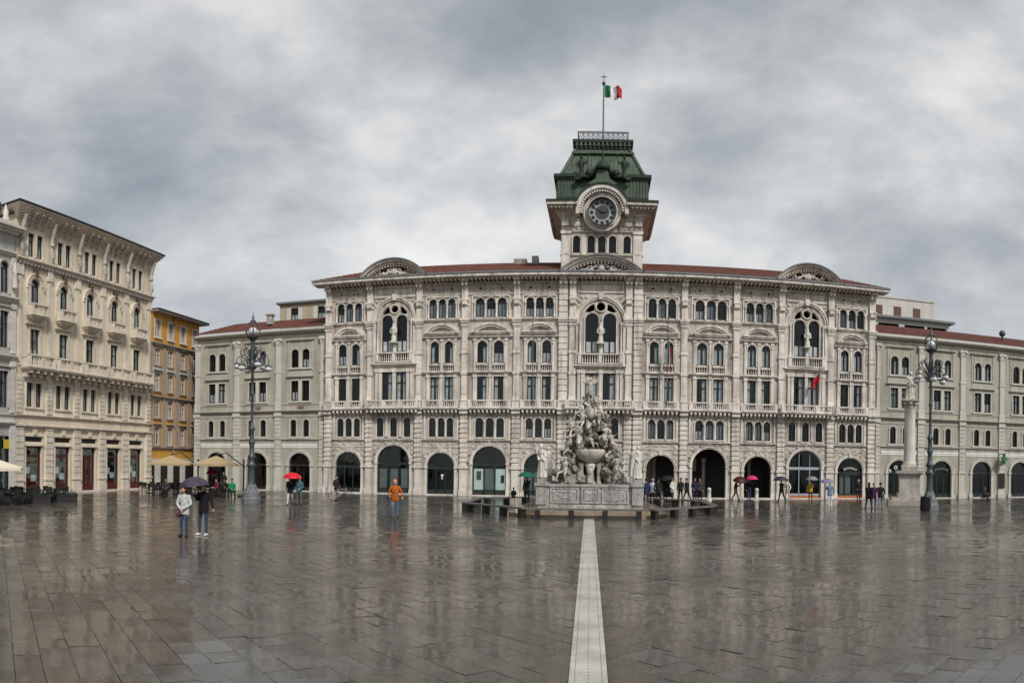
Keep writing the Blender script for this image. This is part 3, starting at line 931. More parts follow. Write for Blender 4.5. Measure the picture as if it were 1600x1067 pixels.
# per-bay dressings
def modillion_balcony(cx, w, deep=0.55, pedestals=3, ends=True):
    b = MB()
    b.box(cx - w / 2, cx + w / 2, -deep, 0.01, 7.60, 7.70); b.box(cx - w / 2 - 0.05, cx + w / 2 + 0.05, -deep - 0.07, 0.012, 7.70, 7.78)
    brackets(b, cx - w / 2 + 0.05, cx + w / 2 - 0.05, -deep + 0.06, 0.0, 7.22, 7.60, 0.37, 0.17)
    bo = b.build('balcony', STONE_L, TH)
    r = MB()
    y = -deep + 0.10
    r.box(cx - w / 2, cx + w / 2, y - 0.11, y + 0.11, 8.33, 8.45)
    r.box(cx - w / 2, cx + w / 2, y - 0.09, y + 0.09, 7.78, 7.87)
    for k in range(pedestals):
        x = cx - w / 2 + 0.13 + (w - 0.26) * k / (pedestals - 1)
        r.box(x - 0.13, x + 0.13, y - 0.13, y + 0.12, 7.78, 8.34)
    for k in range(pedestals - 1):
        xa = cx - w / 2 + 0.26 + (w - 0.26) * k / (pedestals - 1); xb = xa + (w - 0.26) / (pedestals - 1) - 0.26
        r.box(xa, xa + 0.14, y - 0.08, y + 0.08, 7.87, 8.33); r.box(xb - 0.14, xb, y - 0.08, y + 0.08, 7.87, 8.33)
        balusters(r, xa + 0.16, xb - 0.16, y, 7.87, 8.33, 0.17, 6, 0, 1.0)
    r.build('balustrade', STONE_L, bo)
    return bo

def pediment_seg(mb, cx, w, z0, rise, t, d, mi=0):
    """segmental pediment: curved cornice over a flat moulding"""
    c = w / 2
    R = (c * c + rise * rise) / (2 * rise)
    a = math.asin(min(1, c / R))
    for (dr, dd) in ((0, d), (t * 0.5, d * 1.35)):
        mb.band(cx, z0 + rise - R, R - t + dr, R - t + dr + t * 0.52, -dd, 0.01, PI / 2 - a, PI / 2 + a, 16, mi)
    mb.box(cx - c, cx + c, -d, 0.01, z0 - t * 0.55, z0 + 0.01, mi)
    mb.box(cx - c - 0.04, cx + c + 0.04, -d * 1.3, 0.011, z0 - t * 0.15, z0 + 0.06, mi)
    return R

for (cx, w, kd, bi, sg) in ALLB:
    r, zs = ARCH[kd]
    a = MB()                                  # arch of the arcade
    a.band(cx, zs, r, r + 0.16, -0.10, 0.05, n=20)
    a.band(cx, zs, r + 0.11, r + 0.24, -0.15, 0.0, n=20)
    for q in (-1, 1):
        a.box(cx + q * r, cx + q * (r + 0.22), -0.08, 0.02, 0.45, zs - 0.16)
        a.box(cx + q * (r - 0.03), cx + q * (r + 0.26), -0.15, 0.30, zs - 0.17, zs)
        a.box(cx + q * (r - 0.02), cx + q * (r + 0.28), -0.14, 0.02, 0.0, 0.45)
    if kd == 'small': a.prism([(cx - 0.12, zs + r - 0.02), (cx + 0.12, zs + r - 0.02), (cx + 0.18, zs + r + 0.4), (cx - 0.18, zs + r + 0.4)], -0.22, 0.0)
    a.build('arch', STONE_L, TH)
    if kd != 'small':
        v = MB()
        nb = 17
        for i in range(nb):
            a0 = PI * i / nb + 0.02; a1 = PI * (i + 1) / nb - 0.02
            v.band(cx, zs, r + 0.25, r + (0.46 if i % 2 == 0 else 0.36), -0.17 if i % 2 == 0 else -0.08, 0.0, a0, a1, 2)
        v.build('voussoir_ring', STONE_B, TH, stuff=True)
    # spandrel carving
    sp = MB()
    zt = 4.72
    sp.relief(cx - w / 2 + 0.05, cx + w / 2 - 0.05, zs + 0.5, zt, -0.006, 0.07, seed=bi + 3,
              fn=lambda x, z, cx=cx, zs=zs, r=r: 1.0 if math.hypot(x - cx, z - zs) > r + (0.52 if kd != 'small' else 0.30) else 0.0, res=0.1)
    # cut away what would cross the arch opening
    keep = [i for i, f in enumerate(sp.f) if all(math.hypot(sp.v[j][0] - cx, sp.v[j][2] - zs) > r + 0.12 for j in f)]
    sp.f = [sp.f[i] for i in keep]; sp.m = [0] * len(keep); sp.sm = [False] * len(keep)
    sp.build('spandrel_carving', CARVED, TH)
    s_ = MB()
    ledge(s_, cx - w / 2, cx + w / 2, 4.76, 0.22, 0.20)
    if kd == 'small':
        ledge(s_, cx - w / 2 + 0.1, cx + w / 2 - 0.1, 4.22, 0.10, 0.07, steps=2)
    s_.build('string_course', STONE_L, TH)
    # mezzanine windows
    s_ = MB()
    k = 0.985 if kd == 'large' else 0.86
    for (x, z0, z1, ww, ar, st, b) in WIN:
        if b != bi * sg or st != 'mezz': continue
        surround(s_, x, z0, z1, ww, True, 0.09, 0.06)
        s_.box(x - ww / 2 - 0.12, x + ww / 2 + 0.12, -0.13, 0.02, z0 - 0.14, z0 - 0.02)
    if kd != 'gothic':
        for q in (-0.5, 0.5):
            x = cx + q * 0.94 * k
            s_.lathe([(0.09, 5.19), (0.09, 5.28), (0.06, 5.33), (0.055, 6.35), (0.10, 6.48), (0.10, 6.54)], x, -0.10, 8)
        for q in (-1, 1):
            s_.box(cx + q * (w / 2 - 0.36), cx + q * (w / 2 - 0.20), -0.08, 0.0, 5.0, 7.15)
    else:
        for q in (-0.5, 0.5):
            s_.box(cx + q * 1.27 - 0.13, cx + q * 1.27 + 0.13, -0.12, 0, 5.19, 7.1); s_.box(cx + q * 1.27 - 0.17, cx + q * 1.27 + 0.17, -0.16, 0, 6.85, 7.02)
    s_.build('mezzanine_surround', STONE_L, TH)
    if kd != 'gothic':
        modillion_balcony(cx, w - 0.24)
        s_ = MB()                              # first-floor pair
        for (x, z0, z1, ww, ar, st, b) in WIN:
            if b != bi * sg: continue
            if st == 'first': surround(s_, x, 7.85, z1, ww, False, 0.10, 0.07)
            if st == 'second':
                surround(s_, x, z0, z1, ww, True, 0.13, 0.08)
                s_.prism([(x - 0.07, z1 + 0.02), (x + 0.07, z1 + 0.02), (x + 0.1, z1 + 0.24), (x - 0.1, z1 + 0.24)], -0.16, 0)
        xs = (cx - 1.42 * k, cx, cx + 1.42 * k)
        for x in xs:                           # slender pilasters with capitals
            s_.box(x - 0.12, x + 0.12, -0.14, 0, 7.80, 10.45); s_.box(x - 0.16, x + 0.16, -0.19, 0, 10.45, 10.72)
            s_.box(x - 0.10, x + 0.10, -0.12, 0, 11.0, 13.65); s_.box(x - 0.15, x + 0.15, -0.17, 0, 13.65, 13.85)
        s_.build('window_surround', STONE_L, TH)
        e_ = MB()
        ledge(e_, cx - w / 2 + 0.12, cx + w / 2 - 0.12, 10.74, 0.22, 0.26)
        ledge(e_, cx - w / 2 + 0.16, cx + w / 2 - 0.16, 13.88, 0.20, 0.24)
        e_.build('entablature', STONE_L, TH)
        m_ = MB()                              # little balustrades under the arched pair
        for q in (-1, 1):
            x = cx + q * 0.75 * k
            hw = 0.52 * k
            m_.box(x - hw, x + hw, -0.19, -0.02, 11.52, 11.60); m_.box(x - hw, x + hw, -0.17, -0.04, 10.97, 11.05)
            balusters(m_, x - hw + 0.04, x + hw - 0.04, -0.105, 11.05, 11.52, 0.15, 6, 0, 0.85)
        m_.build('window_balustrade', STONE_L, TH)
        p_ = MB()
        pediment_seg(p_, cx, w - 0.50, 14.42, 0.82, 0.34, 0.28)
        p_.build('pediment', STONE_L, TH)
        t_ = MB()                              # top storey
        for (x, z0, z1, ww, ar, st, b) in WIN:
            if b == bi * sg and st == 'top': surround(t_, x, z0, z1, ww, True, 0.09, 0.08)
        for q in (-1.5, -0.5, 0.5, 1.5):
            x = cx + q * 0.99 * k
            t_.lathe([(0.10, 15.70), (0.10, 15.80), (0.065, 15.86), (0.06, 16.82), (0.11, 16.95), (0.11, 17.02)], x, -0.13, 8)
            t_.box(x - 0.12, x + 0.12, -0.2, 0, 17.02, 17.09)
        x0, x1 = cx - 1.62 * k, cx + 1.62 * k
        t_.box(x0 - 0.12, x0 - 0.0, -0.10, 0, 15.64, 17.66); t_.box(x1, x1 + 0.12, -0.10, 0, 15.64, 17.66); t_.box(x0, x1, -0.12, 0, 17.56, 17.68)
        t_.build('triple_window_surround', STONE_L, TH)
        fz = MB()
        fz.relief(cx - w / 2 + 0.08, cx + w / 2 - 0.08, 17.80, 18.70, -0.005, 0.09, seed=bi * 7 + 1, res=0.075,
                  fn=lambda x, z, cx=cx, w=w: 0.0 if min(math.hypot(x - cx - q * w * 0.235, z - 18.27) for q in (-1, 1)) < 0.20 else 1.0)
        keep = [i for i, f in enumerate(fz.f) if all(min(math.hypot(fz.v[j][0] - cx - q * w * 0.235, fz.v[j][2] - 18.27) for q in (-1, 1)) > 0.13 for j in f)]
        fz.f = [fz.f[i] for i in keep]; fz.m = [0] * len(keep); fz.sm = [False] * len(keep)
        for q in (-1, 1):
            fz.band(cx + q * w * 0.235, 18.27, 0.12, 0.20, -0.10, 0.0, 0, 2 * PI, 12)
        fz.build('frieze_carving', CARVED, TH)
    e_ = MB()
    if kd != 'gothic': ledge(e_, cx - w / 2, cx + w / 2, 15.42, 0.20, 0.22)
    else:
        for q in (-1, 1): e_.box(cx + q * w / 2, cx + q * 1.72, -0.2, 0, 15.42, 15.62)
    ledge(e_, cx - w / 2 + 0.02, cx + w / 2 - 0.02, 17.70, 0.10, 0.12, steps=2)
    e_.build('upper_string_course', STONE_L, TH)

# tracery bays (two side bays and the centre)
def tracery(cx, w, big, zc, lw, lc, z0, zb, ctr=False):
    s_ = MB()
    s_.band(cx, zc, big, big + 0.22, -0.14, 0.02, n=22)
    s_.band(cx, zc, big + 0.16, big + 0.30, -0.22, 0.0, n=22)
    for q in (-1, 1):
        s_.box(cx + q * big, cx + q * (big + 0.30), -0.16, 0, zb, zc - 0.22)
        s_.box(cx + q * (big - 0.06), cx + q * (big + 0.38), -0.24, 0, zc - 0.24, zc)
        s_.lathe([(0.13, z0), (0.13, z0 + 0.12), (0.085, z0 + 0.2), (0.08, zc - 0.4), (0.15, zc - 0.18), (0.15, zc - 0.08)], cx + q * (big - 0.16), -0.12, 10)
    s_.prism([(cx - 0.16, zc + big - 0.04), (cx + 0.16, zc + big - 0.04), (cx + 0.24, zc + big + 0.5), (cx - 0.24, zc + big + 0.5)], -0.3, 0)
    s_.build('tracery_arch', STONE_L, TH)
    t_ = MB()
    for q in (-1, 1):
        surround(t_, cx + q * lc, z0, z0 + (16.02 if ctr else 16.15) - z0, lw, True, 0.10, 0.09)
    oc = [o for o in OCU if abs(o[0] - cx) < 0.1][0]
    t_.band(oc[0], oc[1], oc[2], oc[2] + 0.11, -0.12, 0.0, 0, 2 * PI, 18)
    t_.build('tracery', STONE_L, TH)
    # statue on a colonnette between the lights
    c_ = MB()
    c_.lathe([(0.14, z0), (0.14, z0 + 0.3), (0.10, z0 + 0.36), (0.10, z0 + 0.9), (0.17, z0 + 1.0)], cx, -0.16, 10)
    c_.lathe([(0.24, z0 + 0.95), (0.21, z0 + 1.3), (0.14, z0 + 1.6), (0.21, z0 + 1.9), (0.27, z0 + 2.15), (0.10, z0 + 2.27), (0.14, z0 + 2.42), (0.02, z0 + 2.6)], cx, -0.34, 12)
    for q in (-1, 1): c_.tube([(cx + q * 0.25, -0.34, z0 + 2.1), (cx + q * 0.3, -0.42, z0 + 1.75), (cx + q * 0.08, -0.55, z0 + 1.62)], [0.07, 0.06, 0.05], 6)
    c_.box(cx - 0.3, cx + 0.3, -0.62, -0.05, z0 + 0.8, z0 + 0.95)
    c_.lathe([(0.07, z0 + 2.2), (0.07, zc - 0.45), (0.16, zc - 0.2), (0.16, zc - 0.08)], cx, -0.08, 8)
    c_.build('figure_colonnette', MARBLE, TH)
    b_ = MB()
    b_.box(cx - big, cx + big, -0.36, 0, z0 - 0.14, z0 - 0.02)
    b_.box(cx - big, cx + big, -0.30, 0, z0 - 0.95, z0 - 0.84)
    for q in (-1, 0, 1):
        x = cx + q * (big - 0.15)
        b_.box(x - 0.15, x + 0.15, -0.33, 0.0, z0 - 0.84, z0 - 0.14)
    for q in (-1, 1):
        xa = cx + (0.17 if q > 0 else -big + 0.32); xb = cx + (big - 0.32 if q > 0 else -0.17)
        balusters(b_, xa, xb, -0.22, z0 - 0.84, z0 - 0.14, 0.2, 6, 0, 1.1)
    b_.build('tracery_balustrade', STONE_L, TH)
    e_ = MB()
    ledge(e_, cx - w / 2, cx + w / 2, z0 - 1.28, 0.26, 0.30)
    e_.build('entablature', STONE_L, TH)
    f_ = MB()
    zt = 10.85 if ctr else 11.05
    for q in (-1, 1):
        surround(f_, cx + q * (0.77 if ctr else 0.66), 7.85, zt, 1.1 if ctr else 0.98, False, 0.08, 0.08)
    for x in (cx - big + 0.1, cx - big + 0.42, cx, cx + big - 0.42, cx + big - 0.1):
        f_.box(x - 0.12, x + 0.12, -0.18, 0, 7.80, zt - 0.05); f_.box(x - 0.17, x + 0.17, -0.24, 0, zt - 0.05, zt + 0.26)
    f_.build('window_surround', STONE_L, TH)
    # carving left and right of the arch
    sp = MB()
    sp.relief(cx - w / 2 + 0.04, cx + w / 2 - 0.04, 15.7, 17.66, -0.005, 0.10, seed=41, res=0.09)
    keep = [i for i, f in enumerate(sp.f) if all(math.hypot(sp.v[j][0] - cx, sp.v[j][2] - zc) > big + 0.26 for j in f)]
    sp.f = [sp.f[i] for i in keep]; sp.m = [0] * len(keep); sp.sm = [False] * len(keep)
    sp.build('spandrel_carving', CARVED, TH)
    pn = MB()
    pn.box(cx - w / 2 + 0.1, cx + w / 2 - 0.1, -0.10, 0, 17.82, 17.95); pn.box(cx - w / 2 + 0.1, cx + w / 2 - 0.1, -0.10, 0, 18.62, 18.72)
    for q in (-1, 1): pn.box(cx + q * (w / 2 - 0.1), cx + q * (w / 2 - 0.26), -0.08, 0, 17.95, 18.62)
    pn.box(cx - w / 2 + 0.4, cx + w / 2 - 0.4, -0.05, 0, 18.08, 18.5)
    pn.build('frieze_panel', STONE_L, TH)
for cx in (-18.385, 18.385):
    tracery(cx, 4.03, 1.72, 15.80, 1.02, 0.68, 12.83, 11.6)
    modillion_balcony(cx, 5.0, 0.95, 4)
tracery(0, 4.2, 1.95, 15.30, 1.14, 0.77, 12.55, 11.3, True)
modillion_balcony(0, 6.0, 0.95, 4)
c_ = MB()
c_.band(0, 2.95, 1.6, 1.8, -0.12, 0.05, n=20)
c_.band(0, 2.95, 1.75, 2.0, -0.2, 0, n=20)
ledge(c_, -2.1, 2.1, 4.80, 0.2, 0.2)
for (x, z0, z1, ww, ar, st, b) in WIN:
    if b == 0 and st == 'mezz': surround(c_, x, z0, z1, ww, True, 0.1, 0.07)
c_.build('central_portal', STONE_L, TH)

# pilasters
def pilaster(cx, w, kind='main'):
    d = 0.16
    p = MB()
    h = w / 2
    p.box(cx - h - 0.10, cx + h + 0.10, -d - 0.12, 0, 0, 0.5)
    p.box(cx - h - 0.04, cx + h + 0.04, -d - 0.02, 0, 0.5, 2.38)
    p.box(cx - h - 0.12, cx + h + 0.12, -d - 0.1, 0, 2.38, 2.55)
    z = 2.55
    i = 0
    while z < 7.2:                              # rusticated blocks
        hh = 0.26 if i % 2 == 0 else 0.17
        k = 0.07 if i % 2 == 0 else 0.0
        p.box(cx - h - k * 0.6, cx + h + k * 0.6, -d - k, 0, z, min(z + hh, 7.24))
        z += hh; i += 1
    p.box(cx - h - 0.08, cx + h + 0.08, -d - 0.3, 0, 7.24, 7.60); p.box(cx - h - 0.14, cx + h + 0.14, -d - 0.45, 0, 7.60, 7.76)
    p.box(cx - h - 0.04, cx + h + 0.04, -d - 0.30, 0, 7.76, 8.36); p.box(cx - h - 0.08, cx + h + 0.08, -d - 0.34, 0, 8.36, 8.47)
    p.box(cx - h, cx + h, -d - 0.07, 0, 8.47, 8.75)
    if kind == 'main':
        p.box(cx - h + 0.03, cx + h - 0.03, -d, 0, 8.75, 14.85)
        for zz in (10.72, 12.55): p.box(cx - h - 0.03, cx + h + 0.03, -d - 0.07, 0, zz, zz + 0.22)
        p.box(cx - h + 0.12, cx + h - 0.12, -d - 0.03, 0, 9.0, 10.5); p.box(cx - h + 0.12, cx + h - 0.12, -d - 0.03, 0, 12.95, 14.7)
    else:
        z = 8.75; i = 0
        while z < 14.84:
            hh = 0.40 if i % 2 == 0 else 0.12
            k = 0.06 if i % 2 == 0 else 0.0
            p.box(cx - h - k * 0.4, cx + h + k * 0.4, -d - k, 0, z, min(z + hh, 14.85)); z += hh; i += 1
    p.box(cx - h, cx + h, -d - 0.04, 0, 14.85, 14.98)
    p.box(cx - h - 0.05, cx + h + 0.05, -d - 0.10, 0, 14.98, 15.14); p.box(cx - h - 0.01, cx + h + 0.01, -d - 0.06, 0, 15.14, 15.26)
    p.box(cx - h - 0.10, cx + h + 0.10, -d - 0.17, 0, 15.26, 15.42); p.box(cx - h - 0.12, cx + h + 0.12, -d - 0.24, 0, 15.42, 15.64)
    if kind == 'main':
        p.box(cx - h + 0.02, cx + h - 0.02, -d - 0.05, 0, 15.64, 16.75)
        p.box(cx - h - 0.05, cx + h + 0.05, -d - 0.12, 0, 16.75, 16.85); p.box(cx - h + 0.05, cx + h - 0.05, -d - 0.26, 0, 16.85, 17.2); p.box(cx - h - 0.04, cx + h + 0.04, -d - 0.30, 0, 17.2, 17.35)
        p.box(cx - h + 0.02, cx + h - 0.02, -d - 0.05, 0, 17.35, 18.6)
    else:
        z = 15.64; i = 0
        while z < 18.58:
            hh = 0.40 if i % 2 == 0 else 0.12
            k = 0.06 if i % 2 == 0 else 0.0
            p.box(cx - h - k * 0.4, cx + h + k * 0.4, -d - k, 0, z, min(z + hh, 18.6)); z += hh; i += 1
    p.box(cx - h - 0.02, cx + h + 0.02, -d - 0.35, 0, 18.6, 18.85); p.box(cx - h + 0.03, cx + h - 0.03, -d - 0.6, 0, 18.85, 19.12)
    for q in (-1, 1): p.box(cx + q * (h - 0.05), cx + q * (h - 0.2), -d - 0.42, -d - 0.35, 18.5, 18.85)
    return p.build('pilaster', STONE_L, TH)
for x in PILS:
    for q in (-1, 1): pilaster(q * x, 0.58)
for q in (-1, 1):
    pilaster(q * 24.72, 0.62)
    pilaster(q * 3.26, 0.70, 'rustic')
    pilaster(q * 2.44, 0.60)
# panels on the ground-floor piers
pp = []
for q in (-1, 1):
    for (xa, xb) in ((6.72, 7.95), (11.3, 12.6), (15.4, 16.7), (20.1, 21.3)):
        m = MB()
        x0, x1 = q * xa, q * xb
        m.box(min(x0, x1) - 0.0, max(x0, x1), -0.13, 0, 0.0, 0.42)
        m.box(min(x0, x1), max(x0, x1), -0.09, 0, 2.40, 2.52)
        m.build('pier_base', STONE_B, TH)

# main cornice, gutter and roof
c_ = MB()
c_.box(-25.2, 25.2, -0.20, 0, 18.72, 18.80)
c_.box(-25.9, 25.9, -0.98, 0.2, 19.10, 19.17); c_.box(-26.05, 26.05, -1.08, 0.2, 19.17, 19.40)
c_.box(-25.35, 25.35, -0.34, 0.01, 19.0, 19.10)
c_.build('cornice', STONE_L, TH)
b_ = MB()
brackets(b_, -25.1, 25.1, -0.86, -0.02, 18.80, 19.098, 0.37, 0.17)
b_.build('cornice_brackets', STONE_P, TH, stuff=True)
gt = MB()
gt.box(-26.12, 26.12, -1.16, -0.4, 19.402, 19.54)
gt.build('gutter', IRON_L, TH)
def tiled_roof(x0, x1, y0, z0, y1, z1, parent, name='roof', hip0=0.0, hip1=0.0, step=0.235, rows=10):
    """roof slope of curved tiles: ribs run up the slope, courses overlap"""
    n = int((x1 - x0) / step)
    v = []; f = []
    segs = 4
    cols = n * segs + 1
    for j in range(rows * 2):
        t = (j // 2 + (j % 2) * 0.98) / rows
        lift = 0.05 if j % 2 == 0 else 0.0
        xa = x0 + hip0 * t; xb = x1 - hip1 * t
        for i in range(cols):
            u = i / (cols - 1)
            x = xa + (xb - xa) * u
            y = y0 + (y1 - y0) * t; z = z0 + (z1 - z0) * t
            wv = 0.06 * abs(math.sin(PI * (i / segs)))
            v.append((x, y, z + wv + lift))
    for j in range(rows * 2 - 1):
        for i in range(cols - 1):
            a = j * cols + i
            f.append((a, a + 1, a + cols + 1, a + cols))
    mb = MB(); mb.add(v, f, 0, False)
    return mb.build(name, TILE, parent)
ro = tiled_roof(-25.95, -3.56, -1.0, 19.5, 5.5, 21.9, TH, hip0=5.5, rows=14)
ro2 = tiled_roof(3.56, 25.95, -1.0, 19.5, 5.5, 21.9, TH, hip1=5.5, rows=14)
hp = MB()
for q in (-1, 1):
    hp.add([(q * 25.95, -1.0, 19.5), (q * 20.45, 5.5, 21.95), (q * 20.45, 8, 21.95), (q * 25.95, 14, 19.5)], [(0, 1, 2, 3)])
    hp.add([(q * 20.45, 5.5, 21.95), (q * 3.5, 5.5, 21.95), (q * 3.5, 8, 21.95), (q * 20.45, 8, 21.95)], [(0, 1, 2, 3)])
hp.build('roof_hip', TILE, TH)
for (x, w, h) in ((-6.2, 0.6, 0.55), (-7.6, 1.2, 0.3)):
    m = MB(); m.box(x - w / 2, x + w / 2, 4.4, 5.3, 21.3, 21.75 + h); m.build('chimney', STONE_B, TH)

def big_pediment(cx, w, z0, rise, seed):
    m = MB()
    c = w / 2
    R = (c * c + rise * rise) / (2 * rise)
    a = math.asin(min(1, c / R))
    zc = z0 + rise - R
    for (r0, r1, d) in ((R - 0.42, R - 0.22, 0.75), (R - 0.22, R - 0.08, 0.98), (R - 0.08, R, 1.1)):
        m.band(cx, zc, r0, r1, -d, 0.6, PI / 2 - a, PI / 2 + a, 26)
    po = m.build('great_pediment', STONE_L, TH)
    cv = MB()
    cv.band(cx, zc, R - 0.02, R + 0.06, -1.16, 0.7, PI / 2 - a, PI / 2 + a, 26)
    cv.build('lead_flashing', IRON_L, po)
    br = MB()
    n = 23
    for i in range(n):
        t = PI / 2 - a * 0.95 + 2 * a * 0.95 * (i + 0.5) / n
        br.band(cx, zc, R - 0.62, R - 0.42, -0.72, -0.1, t - a * 0.95 / n * 0.55, t + a * 0.95 / n * 0.55, 1)
    br.build('dentil', STONE_P, po)
    ty = MB()
    Ri = R - 0.40
    def inside(x, z): return math.hypot(x - cx, z - zc) < Ri - 0.05 and z > z0 - 0.1
    ty.relief(cx - c + 0.3, cx + c - 0.3, z0 - 0.12, z0 + rise - 0.3, -0.12, 0.30, seed=seed, res=0.075, fn=lambda x, z: 1.0 if math.hypot(x - cx, z - zc) < Ri - 0.25 else 0.0)
    keep = [i for i, f in enumerate(ty.f) if all(inside(ty.v[j][0], ty.v[j][2]) for j in f)]
    ty.f = [ty.f[i] for i in keep]; ty.m = [0] * len(keep); ty.sm = [False] * len(keep)
    ty.build('tympanum', FOUNT_R, po)
    # shield with scrolled supporters
    sh = MB()
    zc2 = z0 + rise * 0.36
    sh.ball((cx, -0.40, zc2 + 0.05), rise * 0.21, 12, 8, 0, (0.9, 0.5, 1.15))
    rs = random.Random(seed)
    for q in (-1, 1):
        for (t0, amp, dz, rad) in ((0.0, 0.22, 0.10, 0.10), (2.1, 0.16, -0.12, 0.085)):
            pts = [(cx + q * (0.22 + t * 1.75 * (w / 6.2)), -0.40, zc2 + dz + amp * math.cos(t * 7.0 + t0) - 0.30 * t) for t in [k / 10 for k in range(11)]]
            sh.tube(pts, [rad * (1.1 - 0.06 * k) for k in range(11)], 7)
    for _ in range(16):
        u = rs.uniform(0.25, 2.1); h_ = rs.uniform(-0.28, 0.45 - 0.3 * u / 2)
        r_ = rs.uniform(0.07, 0.15)
        for q in (-1, 1): sh.ball((cx + q * u * w / 6.2, -0.40 - rs.uniform(0, 0.1), zc2 + h_), r_, 7, 5, 0, (rs.uniform(0.8, 1.6), 1, rs.uniform(0.7, 1.2)))
    sh.build('carved_arms', MARBLE, po)
    fr = MB()
    fr.tube([(cx, -0.9, z0 + rise - 0.1), (cx, -0.9, z0 + rise + 0.3)], [0.14, 0.05], 8)
    return po
big_pediment(-18.385, 6.3, 19.38, 1.66, 21)
big_pediment(18.385, 6.3, 19.38, 1.66, 22)
big_pediment(0, 7.35, 19.38, 1.50, 23)
bw = MB()
for cx, w, h in ((-18.385, 5.6, 1.3), (18.385, 5.6, 1.3)):
    pts = [(cx - w / 2, 19.2), (cx + w / 2, 19.2)] + [(cx + w / 2 * math.cos(PI * i / 10), 19.2 + h * math.sin(PI * i / 10) ** 0.8) for i in range(1, 10)]
    bw.prism(pts, 0.0, 3.5)
bw.build('pediment_backing', STONE_B, TH)

# ground-floor doors and glazing in the arches
def arch_glazing(cx, r, zs, frame, y=0.22, lights=3, bar=None, panels=None, name='shopfront', glass=GLASS_D):
    m = MB()
    b = bar or 0.09
    m.box(cx - r, cx + r, y - 0.06, y + 0.06, zs - 0.24, zs + 0.0)
    for k in range(1, lights):
        x = cx - r + 2 * r * k / lights
        m.box(x - b / 2, x + b / 2, y - 0.05, y + 0.05, 0.12, zs - 0.24)
        m.box(x - b / 3, x + b / 3, y - 0.045, y + 0.045, zs, zs + math.sqrt(max(0.01, r * r - (x - cx) ** 2)))
    m.box(cx - r, cx + r, y - 0.05, y + 0.05, 0.0, 0.5)
    m.band(cx, zs, r - b, r, y - 0.05, y + 0.05, n=18)
    m.box(cx - r, cx - r + b, y - 0.05, y + 0.05, 0.5, zs - 0.24); m.box(cx + r - b, cx + r, y - 0.05, y + 0.05, 0.5, zs - 0.24)
    o = m.build(name, frame, TH)
    p = MB()
    p.prism(arch_pts(cx, 0.5, zs + r - 0.02, 2 * r - 0.04, 16), y + 0.005, y + 0.015)
    p.build('pane', glass, o)
    return o
for (cx, w, kd, bi, sg) in ALLB:
    r, zs = ARCH[kd]
    st = MB()
    st.box(cx - r - 0.1, cx + r + 0.1, -0.30, 0.5, -0.02, 0.10)
    st.build('door_step', STONE_L, TH)
    if sg < 0:
        o = arch_glazing(cx, r, zs, FRAME)
        if bi == 2:
            for k, x in ((0, cx - 0.97), (1, cx), (2, cx + 0.97)):
                m = MB(); m.box(x - 0.42, x + 0.42, 0.30, 0.31, 0.55, 2.40); m.build('lit_display' if k != 1 else 'door_blind', POSTER if k != 1 else BLIND, o)
            m = MB(); m.box(cx - 1.17, cx - 0.75, 0.285, 0.295, 1.4, 2.2); m.build('framed_print', POSTER_G, o)
            m = MB(); m.box(cx + 1.0, cx + 1.32, 0.285, 0.295, 1.15, 1.85); m.build('framed_print', POSTER_B, o)
        if bi == 3:
            m = MB(); m.ball((cx + 0.12, 0.15, 1.75), 0.13, 10, 6, 0, (1, 0.15, 1)); m.box(cx + 0.06, cx + 0.18, 0.14, 0.16, 1.42, 1.6); m.build('door_emblem', WHITE, o)
        if bi in (1, 4):
            for q in (-1, 0, 1):
                m = MB(); m.box(cx + q * 2 * r / 3 - 0.36, cx + q * 2 * r / 3 + 0.36, 0.32, 0.33, 0.55, 2.3); m.build('curtain', BLIND, o)
    elif bi in (4, 5):
        o = arch_glazing(cx, r, zs, FRAME_L if bi == 4 else FRAME, bar=0.07)
        m = MB(); m.box(cx - r, cx + r, 0.12, 0.16, 0.10, 0.34); m.build('timber_ledge', TERRA, o)
        if bi == 5:
            m = MB(); m.box(cx - 0.9, cx + 0.15, 0.30, 0.31, 0.5, 2.2); m.build('blind', BLIND, o)
            m = MB(); m.box(cx - 0.75, cx + 0.75, 0.10, 0.14, 2.2, 2.5); m.build('valance', FRAME, o)
o = arch_glazing(0, 1.6, 2.95, FRAME)

